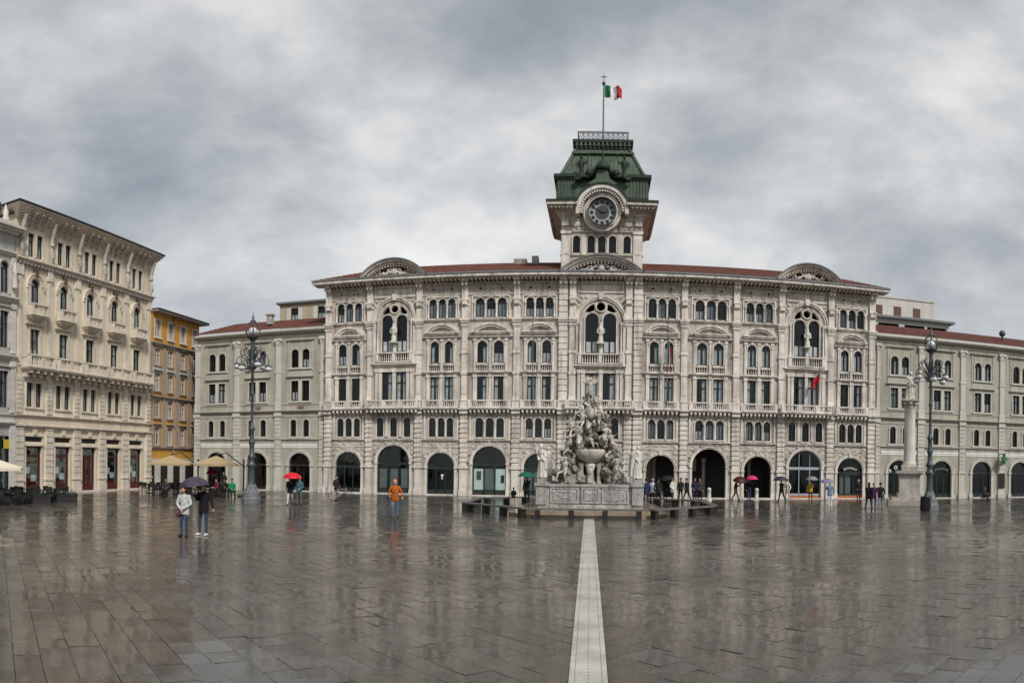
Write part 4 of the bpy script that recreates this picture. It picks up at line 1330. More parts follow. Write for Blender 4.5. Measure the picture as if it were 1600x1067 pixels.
# ------------------------------------------------------------------ clock tower of the town hall
def tower():
    hw = 3.55
    tz = [(c, 21.30, 22.78, 0.64) for c in (-2.2, -0.93, 0, 0.93, 2.2)]
    m = MB()
    m.plate([(-hw, 19.0), (hw, 19.0), (hw, 24.6), (-hw, 24.6)], [arch_pts(c, a, b, w, 10) for c, a, b, w in tz], 0.0, 0.4, edge=False)
    for x in (-hw, hw):
        m.add([(x, 0, 19.0), (x, 0, 24.6), (x, 7.1, 24.6), (x, 7.1, 19.0)], [(0, 1, 2, 3)])
    m.add([(-hw, 7.1, 19), (hw, 7.1, 19), (hw, 7.1, 24.6), (-hw, 7.1, 24.6)], [(0, 1, 2, 3)])
    m.build('tower_shaft', STONE_P, TH)
    m = MB(); m.box(-hw + 0.05, hw - 0.05, 1.2, 1.3, 20.5, 24); m.build('room_backing', DARK, TH)
    for c, a, b, w in tz:
        window(TH, c, a, b, w, True, frame=FRAME_B, transom=False, mull=0)
    m = MB()
    for c, a, b, w in tz: surround(m, c, a, b, w, True, 0.09, 0.07)
    for x in (-0.465, 0.465):
        m.lathe([(0.1, 21.25), (0.1, 21.36), (0.06, 21.42), (0.06, 22.3), (0.11, 22.42), (0.11, 22.5)], x, -0.1, 8)
    for x in (-1.57, 1.57): m.box(x - 0.2, x + 0.2, -0.10, 0, 21.1, 22.9)
    for x in (-3.12, 3.12):
        m.box(x - 0.38, x + 0.38, -0.14, 0, 19.4, 22.92); m.box(x - 0.45, x + 0.45, -0.24, 0, 22.92, 23.15)
        m.box(x - 0.24, x + 0.24, -0.18, 0, 21.2, 22.6)
    ledge(m, -hw, hw, 20.98, 0.16, 0.16)
    ledge(m, -hw, hw, 23.02, 0.14, 0.18)
    m.build('tower_window_surround', STONE_L, TH)
    m = MB()
    m.relief(-hw + 0.05, hw - 0.05, 23.2, 24.5, -0.01, 0.14, seed=77, res=0.08, fn=lambda x, z: 1.0 if math.hypot(x, z - 24.63) > 1.75 else 0.0)
    for q in (-1, 1):
        m.ball((q * 2.3, -0.1, 23.75), 0.36, 12, 8, 0, (1.2, 0.5, 0.8)); m.box(q * 3.2 - 0.3, q * 3.2 + 0.3, -0.3, 0, 23.6, 24.5)
    m.build('tower_carving', CARVED, TH)
    # flaring cornice
    m = MB()
    for k in range(6):
        t = k / 5
        e = 0.08 + 1.0 * t ** 1.5
        for q in (-1, 1): m.box(q * (hw + e), q * 2.12, -e, 0.3, 24.15 + 0.16 * k, 24.31 + 0.16 * k)
        m.box(-hw - e, hw + e, 0.3, 7.1 + e, 24.15 + 0.16 * k, 24.31 + 0.16 * k)
    for q in (-1, 1): m.box(q * (hw + 1.18), q * 2.12, -1.32, 0.3, 25.11, 25.38)
    m.box(-hw - 1.18, hw + 1.18, 0.3, 8.3, 25.11, 25.38)
    m.build('tower_cornice', STONE_L, TH)
    b = MB()
    brackets(b, -4.5, -2.15, -1.16, -0.3, 24.70, 25.10, 0.33, 0.16); brackets(b, 2.15, 4.5, -1.16, -0.3, 24.70, 25.10, 0.33, 0.16)
    for q in (-1, 1):
        for k in range(18):
            y = -0.9 + k * 0.5
            b.box(q * 3.9, q * 4.55, y, y + 0.2, 24.9, 25.1)
    b.build('cornice_brackets', STONE_P, TH, stuff=True)
    m = MB(); m.box(-4.82, 4.82, 0.3, 8.4, 25.381, 25.50)
    for q in (-1, 1): m.box(q * 4.82, q * 2.14, -1.44, 0.3, 25.381, 25.50)
    m.build('cornice_lead', COPPER_D, TH)
    # clock in its arched hood
    zc = 24.63
    CYO = 0.42
    m = MB()
    m.band(0, zc, 1.96, 2.28, -1.52 + CYO, 0.0, -0.12, PI + 0.12, 28)
    m.band(0, zc, 1.22, 1.36, -1.2 + CYO, 0.0, 0, 2 * PI, 36); m.band(0, zc, 1.48, 1.62, -1.05 + CYO, 0.0, 0, 2 * PI, 36)
    m.prism([(1.66 * math.cos(2 * PI * i / 30), zc + 1.66 * math.sin(2 * PI * i / 30)) for i in range(30)], -0.95 + CYO, -0.1 + CYO)
    m.prism([(0, zc)] + [(1.97 * math.cos(PI * i / 18), zc + 1.97 * math.sin(PI * i / 18)) for i in range(19)], -0.90 + CYO, -0.1 + CYO)
    m.build('clock_hood', STONE_L, TH)
    m = MB()
    for i in range(25):
        a = PI * (i + 0.5) / 25
        m.band(0, zc, 1.70, 1.97, -1.40 + CYO, -0.88, a - 0.036, a + 0.036, 1)
    m.build('hood_dentil', STONE_L, TH, stuff=True)
    m = MB(); m.band(0, zc, 2.285, 2.42, -1.62 + CYO, 0.3, 0.10, PI - 0.10, 28); m.build('hood_roof', COPPER_D, TH)
    m = MB(); m.prism([(1.24 * math.cos(2 * PI * i / 40), zc + 1.24 * math.sin(2 * PI * i / 40)) for i in range(40)], -0.985 + CYO, -0.94 + CYO)
    clk = m.build('clock', plain('dial_grey', (0.30, 0.31, 0.30), rough=0.5), TH)
    m = MB(); m.prism([(0.60 * math.cos(2 * PI * i / 30), zc + 0.60 * math.sin(2 * PI * i / 30)) for i in range(30)], -1.0 + CYO, -0.985 + CYO)
    m.band(0, zc, 1.17, 1.24, -1.03 + CYO, -0.985, 0, 2 * PI, 36)
    m.build('dial_centre', plain('dial_dark', (0.045, 0.055, 0.052), rough=0.4), clk)
    for h in range(12):
        a = PI / 2 - h * PI / 6
        m = MB(); n = 12
        c = (0.90 * math.cos(a), zc + 0.90 * math.sin(a))
        m.prism([(c[0] + 0.15 * math.cos(2 * PI * i / n), c[1] + 0.15 * math.sin(2 * PI * i / n)) for i in range(n)], -1.0 + CYO, -0.985 + CYO)
        m.build('hour_disc', BLACK, clk)
    for (ang, ln, w) in ((PI / 2 - (2 + 50 / 60) * PI / 6, 0.58, 0.08), (PI / 2 - 50 * PI / 30, 0.92, 0.07)):
        d = Vector((math.cos(ang), math.sin(ang))); nrm = Vector((-d.y, d.x))
        p = [(-d * 0.2 + nrm * w), (-d * 0.2 - nrm * w), (d * ln - nrm * w * 0.3), (d * ln + nrm * w * 0.3)]
        m = MB(); m.prism([(q.x, zc + q.y) for q in p], -1.03 + CYO, -1.012 + CYO)
        m.build('clock_hand', BLACK, clk)
    # copper attic and mansard
    cy = 3.55
    m = MB()
    m.box(-3.95, 3.95, cy - 3.95, cy + 3.95, 25.5, 27.55)
    ao = m.build('copper_attic', COPPER, TH)
    m = MB()
    m.box(-4.05, 4.05, cy - 4.05, cy + 4.05, 25.50, 25.85); m.box(-4.0, 4.0, cy - 4.0, cy + 4.0, 25.85, 26.0)
    m.build('attic_base', COPPER_D, ao)
    m = MB()
    for q in (-1, 1):
        x = q * 2.45
        while abs(x) < 3.85:
            m.box(x - 0.05, x + 0.05, cy - 4.02, cy - 3.9, 26.0, 27.5); x += q * 0.27
        for y in [cy - 3.6 + 0.4 * i for i in range(19)]:
            m.box(q * 3.9, q * 4.02, y - 0.05, y + 0.05, 26.0, 27.5)
    m.build('attic_ribs', COPPER, ao, stuff=True)
    m = MB()
    m.box(-4.1, 4.1, cy - 4.1, cy + 4.1, 27.5, 27.68); m.box(-4.22, 4.22, cy - 4.22, cy + 4.22, 27.68, 27.95)
    m.build('attic_cornice', COPPER_D, ao)
    prof = [(3.72, 27.95), (3.52, 28.25), (3.28, 28.75), (3.05, 29.3), (2.80, 29.85), (2.56, 30.35), (2.42, 30.75)]
    m = MB()
    m.lathe([(r * math.sqrt(2), z) for r, z in prof], 0, cy, 4, 0, False, PI / 4)
    mo = m.build('mansard_roof', COPPER, TH)
    m = MB()
    for a in range(4):
        th = PI / 4 + a * PI / 2
        m.tube([(math.sqrt(2) * r * math.cos(th), cy + math.sqrt(2) * r * math.sin(th), z) for r, z in prof], 0.16, 6)
    m.build('hip_roll', COPPER, mo)
    m = MB()
    for k in range(-9, 10):
        x = k * 0.33
        pts = [(x, cy - r - 0.005, z) for r, z in prof if r - 0.25 > abs(x)]
        if len(pts) >= 2: m.tube(pts, 0.028, 4)
        pts = [(r + 0.005, cy + x, z) for r, z in prof if r - 0.25 > abs(x)]
        if len(pts) >= 2:
            m.tube(pts, 0.028, 4); m.tube([(-p[0], p[1], p[2]) for p in pts], 0.028, 4)
    m.box(-2.75, 2.75, cy - 2.86, cy - 2.6, 30.25, 30.42)
    m.build('standing_seams', COPPER, mo, stuff=True)
    m = MB()
    m.box(-2.45, 2.45, cy - 2.45, cy + 2.45, 30.75, 31.05); m.box(-2.55, 2.55, cy - 2.55, cy + 2.55, 31.05, 31.35); m.box(-2.68, 2.68, cy - 2.68, cy + 2.68, 31.35, 31.60)
    m.build('crown_cornice', COPPER_D, mo)
    m = MB()
    brackets(m, -2.5, 2.5, cy - 2.66, cy - 2.42, 30.85, 31.33, 0.38, 0.18)
    m.build('crown_brackets', COPPER, mo, stuff=True)
    # lattice railing
    m = MB()
    R = 2.22
    for (ax, sg) in (('x', -1), ('x', 1), ('y', -1), ('y', 1)):
        def P(u, z):
            return (u, cy + sg * R, z) if ax == 'x' else (sg * R, cy + u, z)
        for z in (31.66, 32.30, 32.42): m.tube([P(-R, z), P(R, z)], 0.04 if z < 32.4 else 0.06, 5)
        n = 10
        for k in range(n):
            a0 = -R + 2 * R * k / n; a1 = a0 + 2 * R / n
            m.tube([P(a0, 31.66), P((a0 + a1) / 2, 32.15), P(a1, 31.66)], 0.03, 4); m.tube([P(a0, 32.3), P((a0 + a1) / 2, 31.85), P(a1, 32.3)], 0.03, 4)
            m.tube([P(a0, 31.6), P(a0, 32.42)], 0.035, 4)
    m.build('crown_railing', IRON_L, TH, stuff=True)
    m = MB(); m.box(-2.5, 2.5, cy - 2.5, cy + 2.5, 31.60, 31.63); m.build('crown_deck', COPPER_D, TH)
    # dormer with its little dome above the clock and two bell strikers
    m = MB()
    m.prism([(-1.3, 26.85), (1.3, 26.85), (0.62, 27.35), (0.36, 28.2), (-0.36, 28.2), (-0.62, 27.35)], -1.15, 0.0)
    do = m.build('clock_gable', COPPER, TH)
    m = MB()
    m.lathe([(0.62, 28.15), (0.68, 28.3), (0.60, 28.5), (0.42, 28.8), (0.16, 29.0), (0.08, 29.25), (0.14, 29.4), (0.05, 29.55), (0.03, 30.0), (0.12, 30.1), (0.02, 30.25)], 0, -0.9, 14)
    m.tube([(-0.2, -0.9, 29.85), (0.2, -0.9, 29.85)], 0.035, 5)
    m.build('gable_dome', COPPER_D, do)
    m = MB()
    for q in (-1, 1):
        m.tube([(q * (0.5 + 0.28 * k), -0.85, 28.15 - 0.7 * math.sin(min(1, k / 6) * PI / 2) + 0.12 * math.sin(k * 1.8)) for k in range(8)], [0.22, 0.2, 0.22, 0.2, 0.18, 0.18, 0.22, 0.12], 7)
        m.ball((q * 1.15, -0.85, 27.9), 0.34, 10, 7); m.ball((q * 1.9, -0.75, 27.6), 0.30, 10, 7)
    m.build('gable_scroll', COPPER_D, do)
    for q in (-1, 1):
        m = MB(); x = q * 1.85; y = -0.75
        m.lathe([(0.30, 27.5), (0.34, 27.7), (0.22, 27.9)], x, y, 10)
        m.lathe([(0.20, 27.9), (0.17, 28.3), (0.24, 28.55), (0.29, 28.85), (0.24, 29.02), (0.09, 29.1), (0.09, 29.16)], x, y, 10, 0, True, 0, 0.7)
        m.ball((x, y - 0.02, 29.30), 0.15, 10, 8, 0, (0.85, 0.95, 1.1))
        m.tube([(x - q * 0.25, y, 28.92), (x - q * 0.42, y - 0.15, 28.7), (x - q * 0.55, y - 0.2, 29.0)], [0.08, 0.07, 0.05], 6)
        m.tube([(x + q * 0.25, y, 28.92), (x + q * 0.38, y - 0.1, 28.6), (x + q * 0.2, y - 0.25, 28.4)], [0.08, 0.07, 0.05], 6)
        m.tube([(x - q * 0.5, y - 0.2, 28.8), (x - q * 0.62, y - 0.2, 29.35)], 0.03, 5); m.ball((x - q * 0.62, y - 0.2, 29.4), 0.09, 8, 6)
        m.build('bell_striker', COPPER_D, TH)
tower()

# flags
def flag_mesh(w, h, mats, droop=0.0, waves=1.6, seed=0, nx=26, nz=12, thirds=True):
    mb = MB()
    v = []; f = []; mi = []
    for sgn in (0, 1):
        for j in range(nz + 1):
            for i in range(nx + 1):
                u = i / nx; t = j / nz
                x = w * u * (1 - droop * 0.55)
                z = h * t - droop * w * u * 0.85 + 0.05 * math.sin(u * 9 + seed) * u
                y = 0.17 * w * u ** 0.7 * math.sin(u * 2 * PI * waves + seed + t * 1.6) + 0.05 * w * u * math.sin(t * 7 + u * 4) + sgn * 0.006
                v.append((x, y, z))
        n0 = sgn * (nx + 1) * (nz + 1)
        for j in range(nz):
            for i in range(nx):
                a = n0 + j * (nx + 1) + i
                f.append((a, a + 1, a + nx + 2, a + nx + 1)); mi.append(min(len(mats) - 1, int(i / nx * len(mats))))
    for k in range(len(mats)):
        pass
    mb.v = v; mb.f = f; mb.m = mi; mb.sm = [True] * len(f)
    return mb
fp = thing('flagpole', 'tall grey flagpole with a cross on top of the clock tower', 'flagpole', (0, (64 + 3.55) * K, 31.63 * K), scale=K)
m = MB(); m.lathe([(0.14, 0), (0.14, 0.25), (0.085, 0.35), (0.06, 6.0), (0.05, 6.1)], 0, 0, 8); m.build('pole', IRON, fp)
m = MB(); m.ball((0, 0, 6.25), 0.17, 10, 8); m.tube([(0, 0, 6.3), (0, 0, 7.1)], 0.04, 6); m.tube([(-0.28, 0, 6.85), (0.28, 0, 6.85)], 0.04, 6); m.build('cross_finial', IRON, fp)
fl = flag_mesh(1.75, 1.1, [F_GREEN, F_WHITE, F_RED], 0.16, 1.9, 0.6).build('flag', [F_GREEN, F_WHITE, F_RED], None, (0.08 * K, (64 + 3.55) * K, (31.63 + 5.0) * K))
fl.scale = (K,) * 3
tag(fl, 'green, white and red flag flying from the pole on the clock tower', 'flag')

def facade_flag(cx, label_p, ylen, flag=None, label_f=None, z0=8.1):
    fp = thing('flagpole', label_p, 'flagpole', (cx * K, (64 - 0.62) * K, z0 * K), group='flagpoles on the balconies', scale=K)
    m = MB()
    m.tube([(0, 0, 0), (0, -0.9 * ylen, 6.4 * ylen)], [0.06, 0.035], 6); m.build('pole', IRON_L, fp)
    m = MB(); m.ball((0, -0.9 * ylen, 6.45 * ylen), 0.09, 8, 6); m.build('finial', IRON, fp)
    if flag is not None:
        w, h, mats, dr, zf, rz = flag
        fo = flag_mesh(w, h, mats, dr, 1.2, 1.1).build('flag', mats, None, (cx * K, (64 - 0.68 - 0.9 * ylen * zf / (6.4 * ylen)) * K, (z0 + zf) * K), rz)
        fo.scale = (K,) * 3
        tag(fo, label_f, 'flag')
facade_flag(-5.78, 'bare slanting flagpole on the balcony left of the fountain', 1.15)
facade_flag(5.75, 'slanting flagpole with a furled flag on the balcony right of the fountain', 1.15, (1.3, 2.0, [F_GREEN, F_WHITE, F_RED], 1.35, 4.2, 0.3), 'limp tricolour flag hanging straight down before the arched window right of the tower')
facade_flag(19.35, 'short flagpole on the balcony under the tracery window right of the tower', 0.62, (1.25, 0.8, [F_RED], 0.8, 2.5, PI - 0.35), 'plain red flag on the balcony under the tracery window')

# ------------------------------------------------------------------ sage-green palaces either side of the town hall
def green_palace(label, x0, nb, dirn, left):
    """x0: edge against the town hall; bays run away from it in direction dirn"""
    bw = 4.53
    R = thing('green_palace', label, 'building', (0, (64 + 0.18) * K, 0), group='green palaces flanking the town hall', scale=K)
    cs = [x0 + dirn * (0.35 + bw * (i + 0.5)) for i in range(nb)]
    xe = x0 + dirn * (0.5 + bw * nb)
    xa, xb = min(x0, xe), max(x0, xe)
    hs = []; wins = []
    for i, c in enumerate(cs):
        hs.append(arch_pts(c, 0.02, 3.66, 2.2, 16))
        for q in (-1, 1):
            wins.append((c + q * 0.56, 11.78, 13.50, 0.76, True)); wins.append((c + q * 0.56, 8.60, 10.52, 0.78, False)); wins.append((c + q * 0.66, 5.22, 6.82, 0.60, True))
    for w in wins: hs.append(arch_pts(w[0], w[1], w[2], w[3], 10) if w[4] else rect_pts(*[w[0], w[1], w[2], w[3]]))
    m = MB(); m.plate([(xa, 0), (xb, 0), (xb, 15.2), (xa, 15.2)], hs, 0, 0.4, edge=False); m.build('wall', GREENW, R)
    m = MB(); m.box(xa, xb, 1.2, 1.3, 4.3, 15.2); m.build('room_backing', DARK, R)
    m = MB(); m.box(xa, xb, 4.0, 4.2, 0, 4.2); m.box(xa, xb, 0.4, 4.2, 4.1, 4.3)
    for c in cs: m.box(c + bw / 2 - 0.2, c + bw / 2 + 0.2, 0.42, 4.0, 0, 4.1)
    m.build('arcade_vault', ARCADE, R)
    m = MB()
    far = xe
    m.box(far - 0.2 if dirn > 0 else far, far if dirn > 0 else far + 0.2, 0.003, 11, 0, 15.4); m.box(xa, xb, 10.8, 11, 0, 15.4)
    m.build('flank_wall', GREENW, R)
    rw = random.Random(3 if left else 8)
    for w in wins:
        cu = rw.choice((None, None, None, 'sides', 'half')) if w[1] > 8 else None
        if not left and w[0] < 32 and w[1] > 8: cu = rw.choice(('half', 'blind', 'right', None))
        window(R, w[0], w[1], w[2], w[3], w[4], frame=FRAME_B, curtain=cu)
    for i, c in enumerate(cs):
        m = MB()
        for q in (-1, 1):
            x = c + q * 0.56
            surround(m, x, 11.78, 13.50, 0.76, True, 0.11, 0.07); surround(m, x, 8.60, 10.52, 0.78, False, 0.09, 0.07); surround(m, c + q * 0.66, 5.22, 6.82, 0.60, True, 0.12, 0.07)
        m.box(c - 0.15, c + 0.15, -0.11, 0, 11.78, 13.1); m.box(c - 0.16, c + 0.16, -0.11, 0, 8.6, 10.5)
        m.box(c - 1.15, c + 1.15, -0.15, 0, 11.60, 11.76); m.box(c - 1.2, c + 1.2, -0.15, 0, 8.42, 8.58); m.box(c - 1.2, c + 1.2, -0.12, 0, 5.04, 5.2)
        m.build('window_surround', GREENL, R)
        m = MB()
        ledge(m, c - 1.35, c + 1.35, 14.28, 0.14, 0.2); m.box(c - 1.3, c - 1.14, -0.06, 0, 11.5, 14.28); m.box(c + 1.14, c + 1.3, -0.06, 0, 11.5, 14.28)
        ledge(m, c - 1.3, c + 1.3, 10.80, 0.14, 0.2); m.box(c - 1.25, c + 1.25, -0.04, 0, 10.94, 11.45)
        m.build('window_cornice', GREENT, R)
        m = MB()
        m.band(c, 2.56, 1.1, 1.30, -0.10, 0.02, n=18); m.band(c, 2.56, 1.24, 1.36, -0.14, 0, n=18)
        for q in (-1, 1):
            m.box(c + q * 1.1, c + q * 1.34, -0.08, 0.02, 0.4, 2.40); m.box(c + q * 1.06, c + q * 1.42, -0.15, 0.25, 2.40, 2.56); m.box(c + q * 1.08, c + q * 1.45, -0.14, 0.02, 0, 0.4)
        m.build('arch', GREENL, R)
        m = MB(); m.box(c - bw / 2 + 0.42, c + bw / 2 - 0.42, -0.07, 0, 4.34, 4.50); m.box(c - bw / 2 + 0.44, c + bw / 2 - 0.44, -0.03, 0, 4.16, 4.34); m.build('white_string', WBAND, R)
        m = MB(); m.box(c - 1.2, c + 1.2, -0.25, 0.5, -0.02, 0.09); m.build('door_step', GREENL, R)
        # dark door leaves in the arch
        dm = MB()
        y = 0.26
        dm.box(c - 1.1, c + 1.1, y, y + 0.08, 2.40, 2.62); dm.band(c, 2.56, 1.02, 1.1, y, y + 0.08, n=14)
        for x in (-1.06, -0.36, 0.36, 1.06): dm.box(c + x - 0.04, c + x + 0.04, y, y + 0.08, 0.1, 2.42)
        dm.box(c - 1.1, c + 1.1, y, y + 0.08, 0.08, 0.45)
        do = dm.build('door', FRAME_B if left else FRAME, R)
        pm = MB(); pm.prism(arch_pts(c, 0.45, 3.62, 2.16, 14), y + 0.03, y + 0.04); pm.build('pane', GLASS_D, do)
    # pilasters and horizontal courses
    edges = [x0 + dirn * (0.35 + bw * i) for i in range(1, nb + 1)]
    for x in edges + [x0 + dirn * 0.4]:
        p = MB(); h = 0.33
        if x == x0 + dirn * 0.4: h = 0.2
        p.box(x - h - 0.08, x + h + 0.08, -0.2, 0, 0, 0.45); p.box(x - h - 0.02, x + h + 0.02, -0.10, 0, 0.45, 2.40); p.box(x - h - 0.08, x + h + 0.08, -0.17, 0, 2.40, 2.56)
        z = 2.56; i = 0
        while z < 7.1:
            hh = 0.30 if i % 2 == 0 else 0.08
            k = 0.05 if i % 2 == 0 else 0
            p.box(x - h, x + h, -0.09 - k, 0, z, min(z + hh, 7.15)); z += hh; i += 1
        p.box(x - h - 0.06, x + h + 0.06, -0.22, 0, 7.15, 7.5); p.box(x - h, x + h, -0.16, 0, 7.5, 8.5)
        p.box(x - h + 0.05, x + h - 0.05, -0.12, 0, 8.5, 13.95); p.box(x - h + 0.0, x + h - 0.0, -0.17, 0, 11.3, 11.5)
        p.box(x - h + 0.09, x + h - 0.09, -0.14, 0, 8.7, 11.2); p.box(x - h + 0.09, x + h - 0.09, -0.14, 0, 11.6, 13.85)
        p.build('pilaster', GREENL, R)
        p = MB()
        p.box(x - h + 0.02, x + h - 0.02, -0.16, 0, 13.95, 14.1); p.box(x - h - 0.02, x + h + 0.02, -0.2, 0, 14.1, 14.4); p.box(x - h - 0.08, x + h + 0.08, -0.26, 0, 14.4, 14.62)
        for q in (-1, 1): p.ball((x + q * (h - 0.02), -0.22, 14.36), 0.13, 8, 6)
        p.build('capital', GREENL, R)
    m = MB()
    ledge(m, xa, xb, 7.50, 0.22, 0.30); m.box(xa, xb, -0.05, 0, 7.1, 7.25)
    ledge(m, xa, xb, 4.86, 0.12, 0.14, steps=2)
    m.box(xa, xb, -0.06, 0, 8.25, 8.36)
    m.build('string_course', GREENT, R)
    m = MB()
    ledge(m, xa, xb, 14.72, 0.14, 0.12, steps=2); m.box(xa, xb, -0.40, 0.2, 15.12, 15.24); m.box(xa, xb, -0.55, 0.2, 15.24, 15.40)
    m.build('cornice', GREENL, R)
    m = MB(); ledge(m, xa, xb, 14.96, 0.16, 0.3); m.build('bed_mould', GREENT, R)
    for c in cs:
        m = MB(); m.prism([(c + 0.13 * math.cos(2 * PI * i / 10), 14.84 + 0.11 * math.sin(2 * PI * i / 10)) for i in range(10)], -0.012, -0.004); m.build('vent', BLACK, R)
    tiled_roof(xa - (0.6 if dirn < 0 else 0), xb + (0.6 if dirn > 0 else 0), -0.6, 15.42, 5.0, 17.35, R, hip0=2.5 if dirn < 0 else 0, rows=10)
    return R
GP_L = green_palace('sage green arcaded palace left of the town hall, beside the ochre house', -25.06, 3, -1, True)
GP_R = green_palace('sage green arcaded palace right of the town hall, behind the statue column', 25.06, 6, 1, False)
m = MB(); m.box(-32.05, -31.5, 1.5, 2.1, 16.4, 17.3); m.box(-32.15, -31.4, 1.4, 2.2, 17.3, 17.42); m.build('chimney', STONE_B, GP_L)
m = MB(); m.ball((40.2, 2.0, 17.2), 0.35, 10, 8); m.lathe([(0.12, 16.3), (0.12, 17.0)], 40.2, 2.0, 8); m.build('roof_vent', IRON, GP_R)
m = MB()
for (x, z) in ((-27.6, 7.98), (-32.1, 7.98)): m.box(x - 0.3, x + 0.3, -0.05, 0, z - 0.12, z + 0.14)
m.build('wall_vent', SHUT, GP_L)

# lettering over the shops
def shop_letters(name, label, text, cx, cz, r, a0, a1, size, y, mat):
    t = thing(name, label, 'sign', (0, y * K, 0), scale=K)
    n = len(text)
    for i, ch in enumerate(text):
        a = a0 + (a1 - a0) * (i / (n - 1) if n > 1 else 0.5)
        cu = bpy.data.curves.new('letter', 'FONT'); cu.body = ch; cu.size = size; cu.extrude = 0.02; cu.align_x = 'CENTER'; cu.offset = 0.012
        to = bpy.data.objects.new('letter_curve', cu); COL.objects.link(to)
        dg = bpy.context.evaluated_depsgraph_get()
        me = bpy.data.meshes.new_from_object(to.evaluated_get(dg)); me.materials.clear(); me.materials.append(mat)
        bpy.data.objects.remove(to)
        lo = obj('letter', me, t, (cx + r * math.cos(a), 0, cz + r * math.sin(a)))
        lo.rotation_euler = (PI / 2, -(a - PI / 2), 0)
    return t
c1 = 25.06 + 0.35 + 4.53 * 0.5
shop_letters('shop_sign', 'white letters FOTO arched over a shop in the right green palace', 'FOTO', c1, 1.80, 1.05, math.radians(136), math.radians(44), 0.46, 64.12, WHITE)
c2 = c1 + 4.53
sg = thing('shop_sign', 'pale curved band sign in the arch behind the right lamp post', 'sign', (0, 64.24 * K, 0), scale=K)
m = MB(); m.band(c2, 1.2, 1.55, 1.85, -0.02, 0.03, math.radians(62), math.radians(118), 14); m.build('sign_band', FRAME, sg)
m = MB()
for i in range(7):
    a = math.radians(112 - i * 7.4)
    m.band(c2, 1.2, 1.63, 1.77, -0.04, -0.02, a - 0.035, a + 0.035, 2)
m.build('sign_lettering', IRON_L, sg, stuff=True)
sg = thing('shop_sign', 'white handwritten script sign in the small arch at the town hall end', 'sign', (22.70 * K, 64.08 * K, 2.72 * K), scale=K)
m = MB()
pts = []
for i in range(64):
    t = i / 63
    pts.append((-0.62 + 1.24 * t + 0.05 * math.cos(t * 44), -0.04, 0.16 * math.sin(PI * t) + (0.15 if i < 8 else 0.075) * math.sin(t * 44)))
m.tube(pts, 0.030, 5); m.ball((0.66, -0.04, 0.02), 0.05, 8, 6)
m.build('script_lettering', WHITE, sg)
cr_ = thing('pharmacy_cross', 'green pharmacy cross on a bracket at the right green palace', 'sign', (38.95 * K, (64 - 0.55) * K, 3.95 * K), rz=math.radians(35), scale=K)
m = MB(); m.box(-0.55, 0.55, -0.08, 0.08, -0.19, 0.19); m.box(-0.19, 0.19, -0.082, 0.082, 0.19, 0.55); m.box(-0.19, 0.19, -0.082, 0.082, -0.55, -0.19); m.build('cross', CROSSG, cr_)
m = MB(); m.tube([(0, 0.08, 0.5), (0.2, 0.7, 0.5)], 0.03, 6); m.build('bracket', BLACK, cr_)
nb = MB(); nb.box(-0.36, 0.36, -0.06, 0.0, -0.75, 0.75); nb2 = nb.build('notice_case', FRAME_B, None, (39.0 * K, (64.03) * K, 1.75 * K)); nb2.scale = (K,) * 3
tag(nb2, 'dark notice case on the pier under the pharmacy cross', 'notice case')

# ------------------------------------------------------------------ buildings seen over the roofs
bb = thing('beige_block', 'beige upper storey of a block rising behind the left green palace roof', 'building', (-36.8 * K, 79 * K, 0), scale=K)
def pl_block(R, w, d, h, mat, wins, roofmat, eave=0.35):
    m = MB()
    m.plate([(0, 0), (w, 0), (w, h), (0, h)], [rect_pts(*q) for q in wins], 0, 0.25)
    m.add([(0, 0, 0), (0, 0, h), (0, d, h), (0, d, 0)], [(0, 1, 2, 3)]); m.add([(w, 0, 0), (w, 0, h), (w, d, h), (w, d, 0)], [(0, 1, 2, 3)])
    m.build('wall', mat, R)
    m = MB(); m.box(-eave, w + eave, -eave, d, h, h + 0.22); m.build('roof', roofmat, R)
    m = MB(); m.box(0.1, w - 0.1, 0.8, 0.9, 0, h); m.build('room_backing', DARK, R)
pl_block(bb, 14, 8, 21.3, BEIGEB, [(1.9, 19.4, 20.8, 0.9), (5.3, 19.4, 20.8, 0.9), (9.0, 19.4, 20.8, 0.9)], IRON_L)
for c in (1.9, 5.3, 9.0):
    window(bb, c, 19.4, 20.8, 0.9, False, y=0.15, frame=FRAME_B, curtain='half')
    m = MB(); m.box(c - 1.0, c - 0.5, -0.06, 0, 19.4, 20.8); m.box(c + 0.5, c + 1.0, -0.06, 0, 19.4, 20.8); m.build('shutter', WHITEB, bb)
wb = thing('white_block', 'white modern block with brown shuttered windows behind the right green palace', 'building', (27.5 * K, 80 * K, 0), scale=K)
WW = [(4.2, 20.9, 22.0, 1.0), (6.6, 20.9, 22.0, 1.0), (9.1, 20.9, 22.0, 1.0), (1.6, 20.9, 22.0, 1.0)]
pl_block(wb, 11.4, 8, 22.9, WHITEB, WW, WHITEB, 0.1)
for (c, a, b, w) in WW:
    m = MB(); m.box(c - w / 2, c + w / 2, 0.06, 0.12, a, b)
    for k in range(8): m.box(c - w / 2, c + w / 2, 0.03, 0.06, a + (b - a) * k / 8, a + (b - a) * (k + 0.6) / 8)
    m.build('roller_shutter', SHUT, wb)
m = MB(); m.box(-1, 13.2, -2.2, 0.0, 20.15, 20.4); m.build('terrace_slab', IRON_L, wb)
m = MB(); m.plate([(-1, 12), (12.6, 12), (12.6, 20.15), (-1, 20.15)], [rect_pts(c, 18.9, 19.6, 2.6) for c in (1.5, 4.8, 8.1, 11.0)], -1.7, -1.4); m.add([(12.6, -1.7, 12), (12.6, 8, 12), (12.6, 8, 20.15), (12.6, -1.7, 20.15)], [(0, 1, 2, 3)]); m.build('lower_wall', WHITEB, wb)
m = MB(); m.box(-0.9, 12.5, -0.9, -0.8, 12, 20.1); m.build('room_backing', DARK, wb)

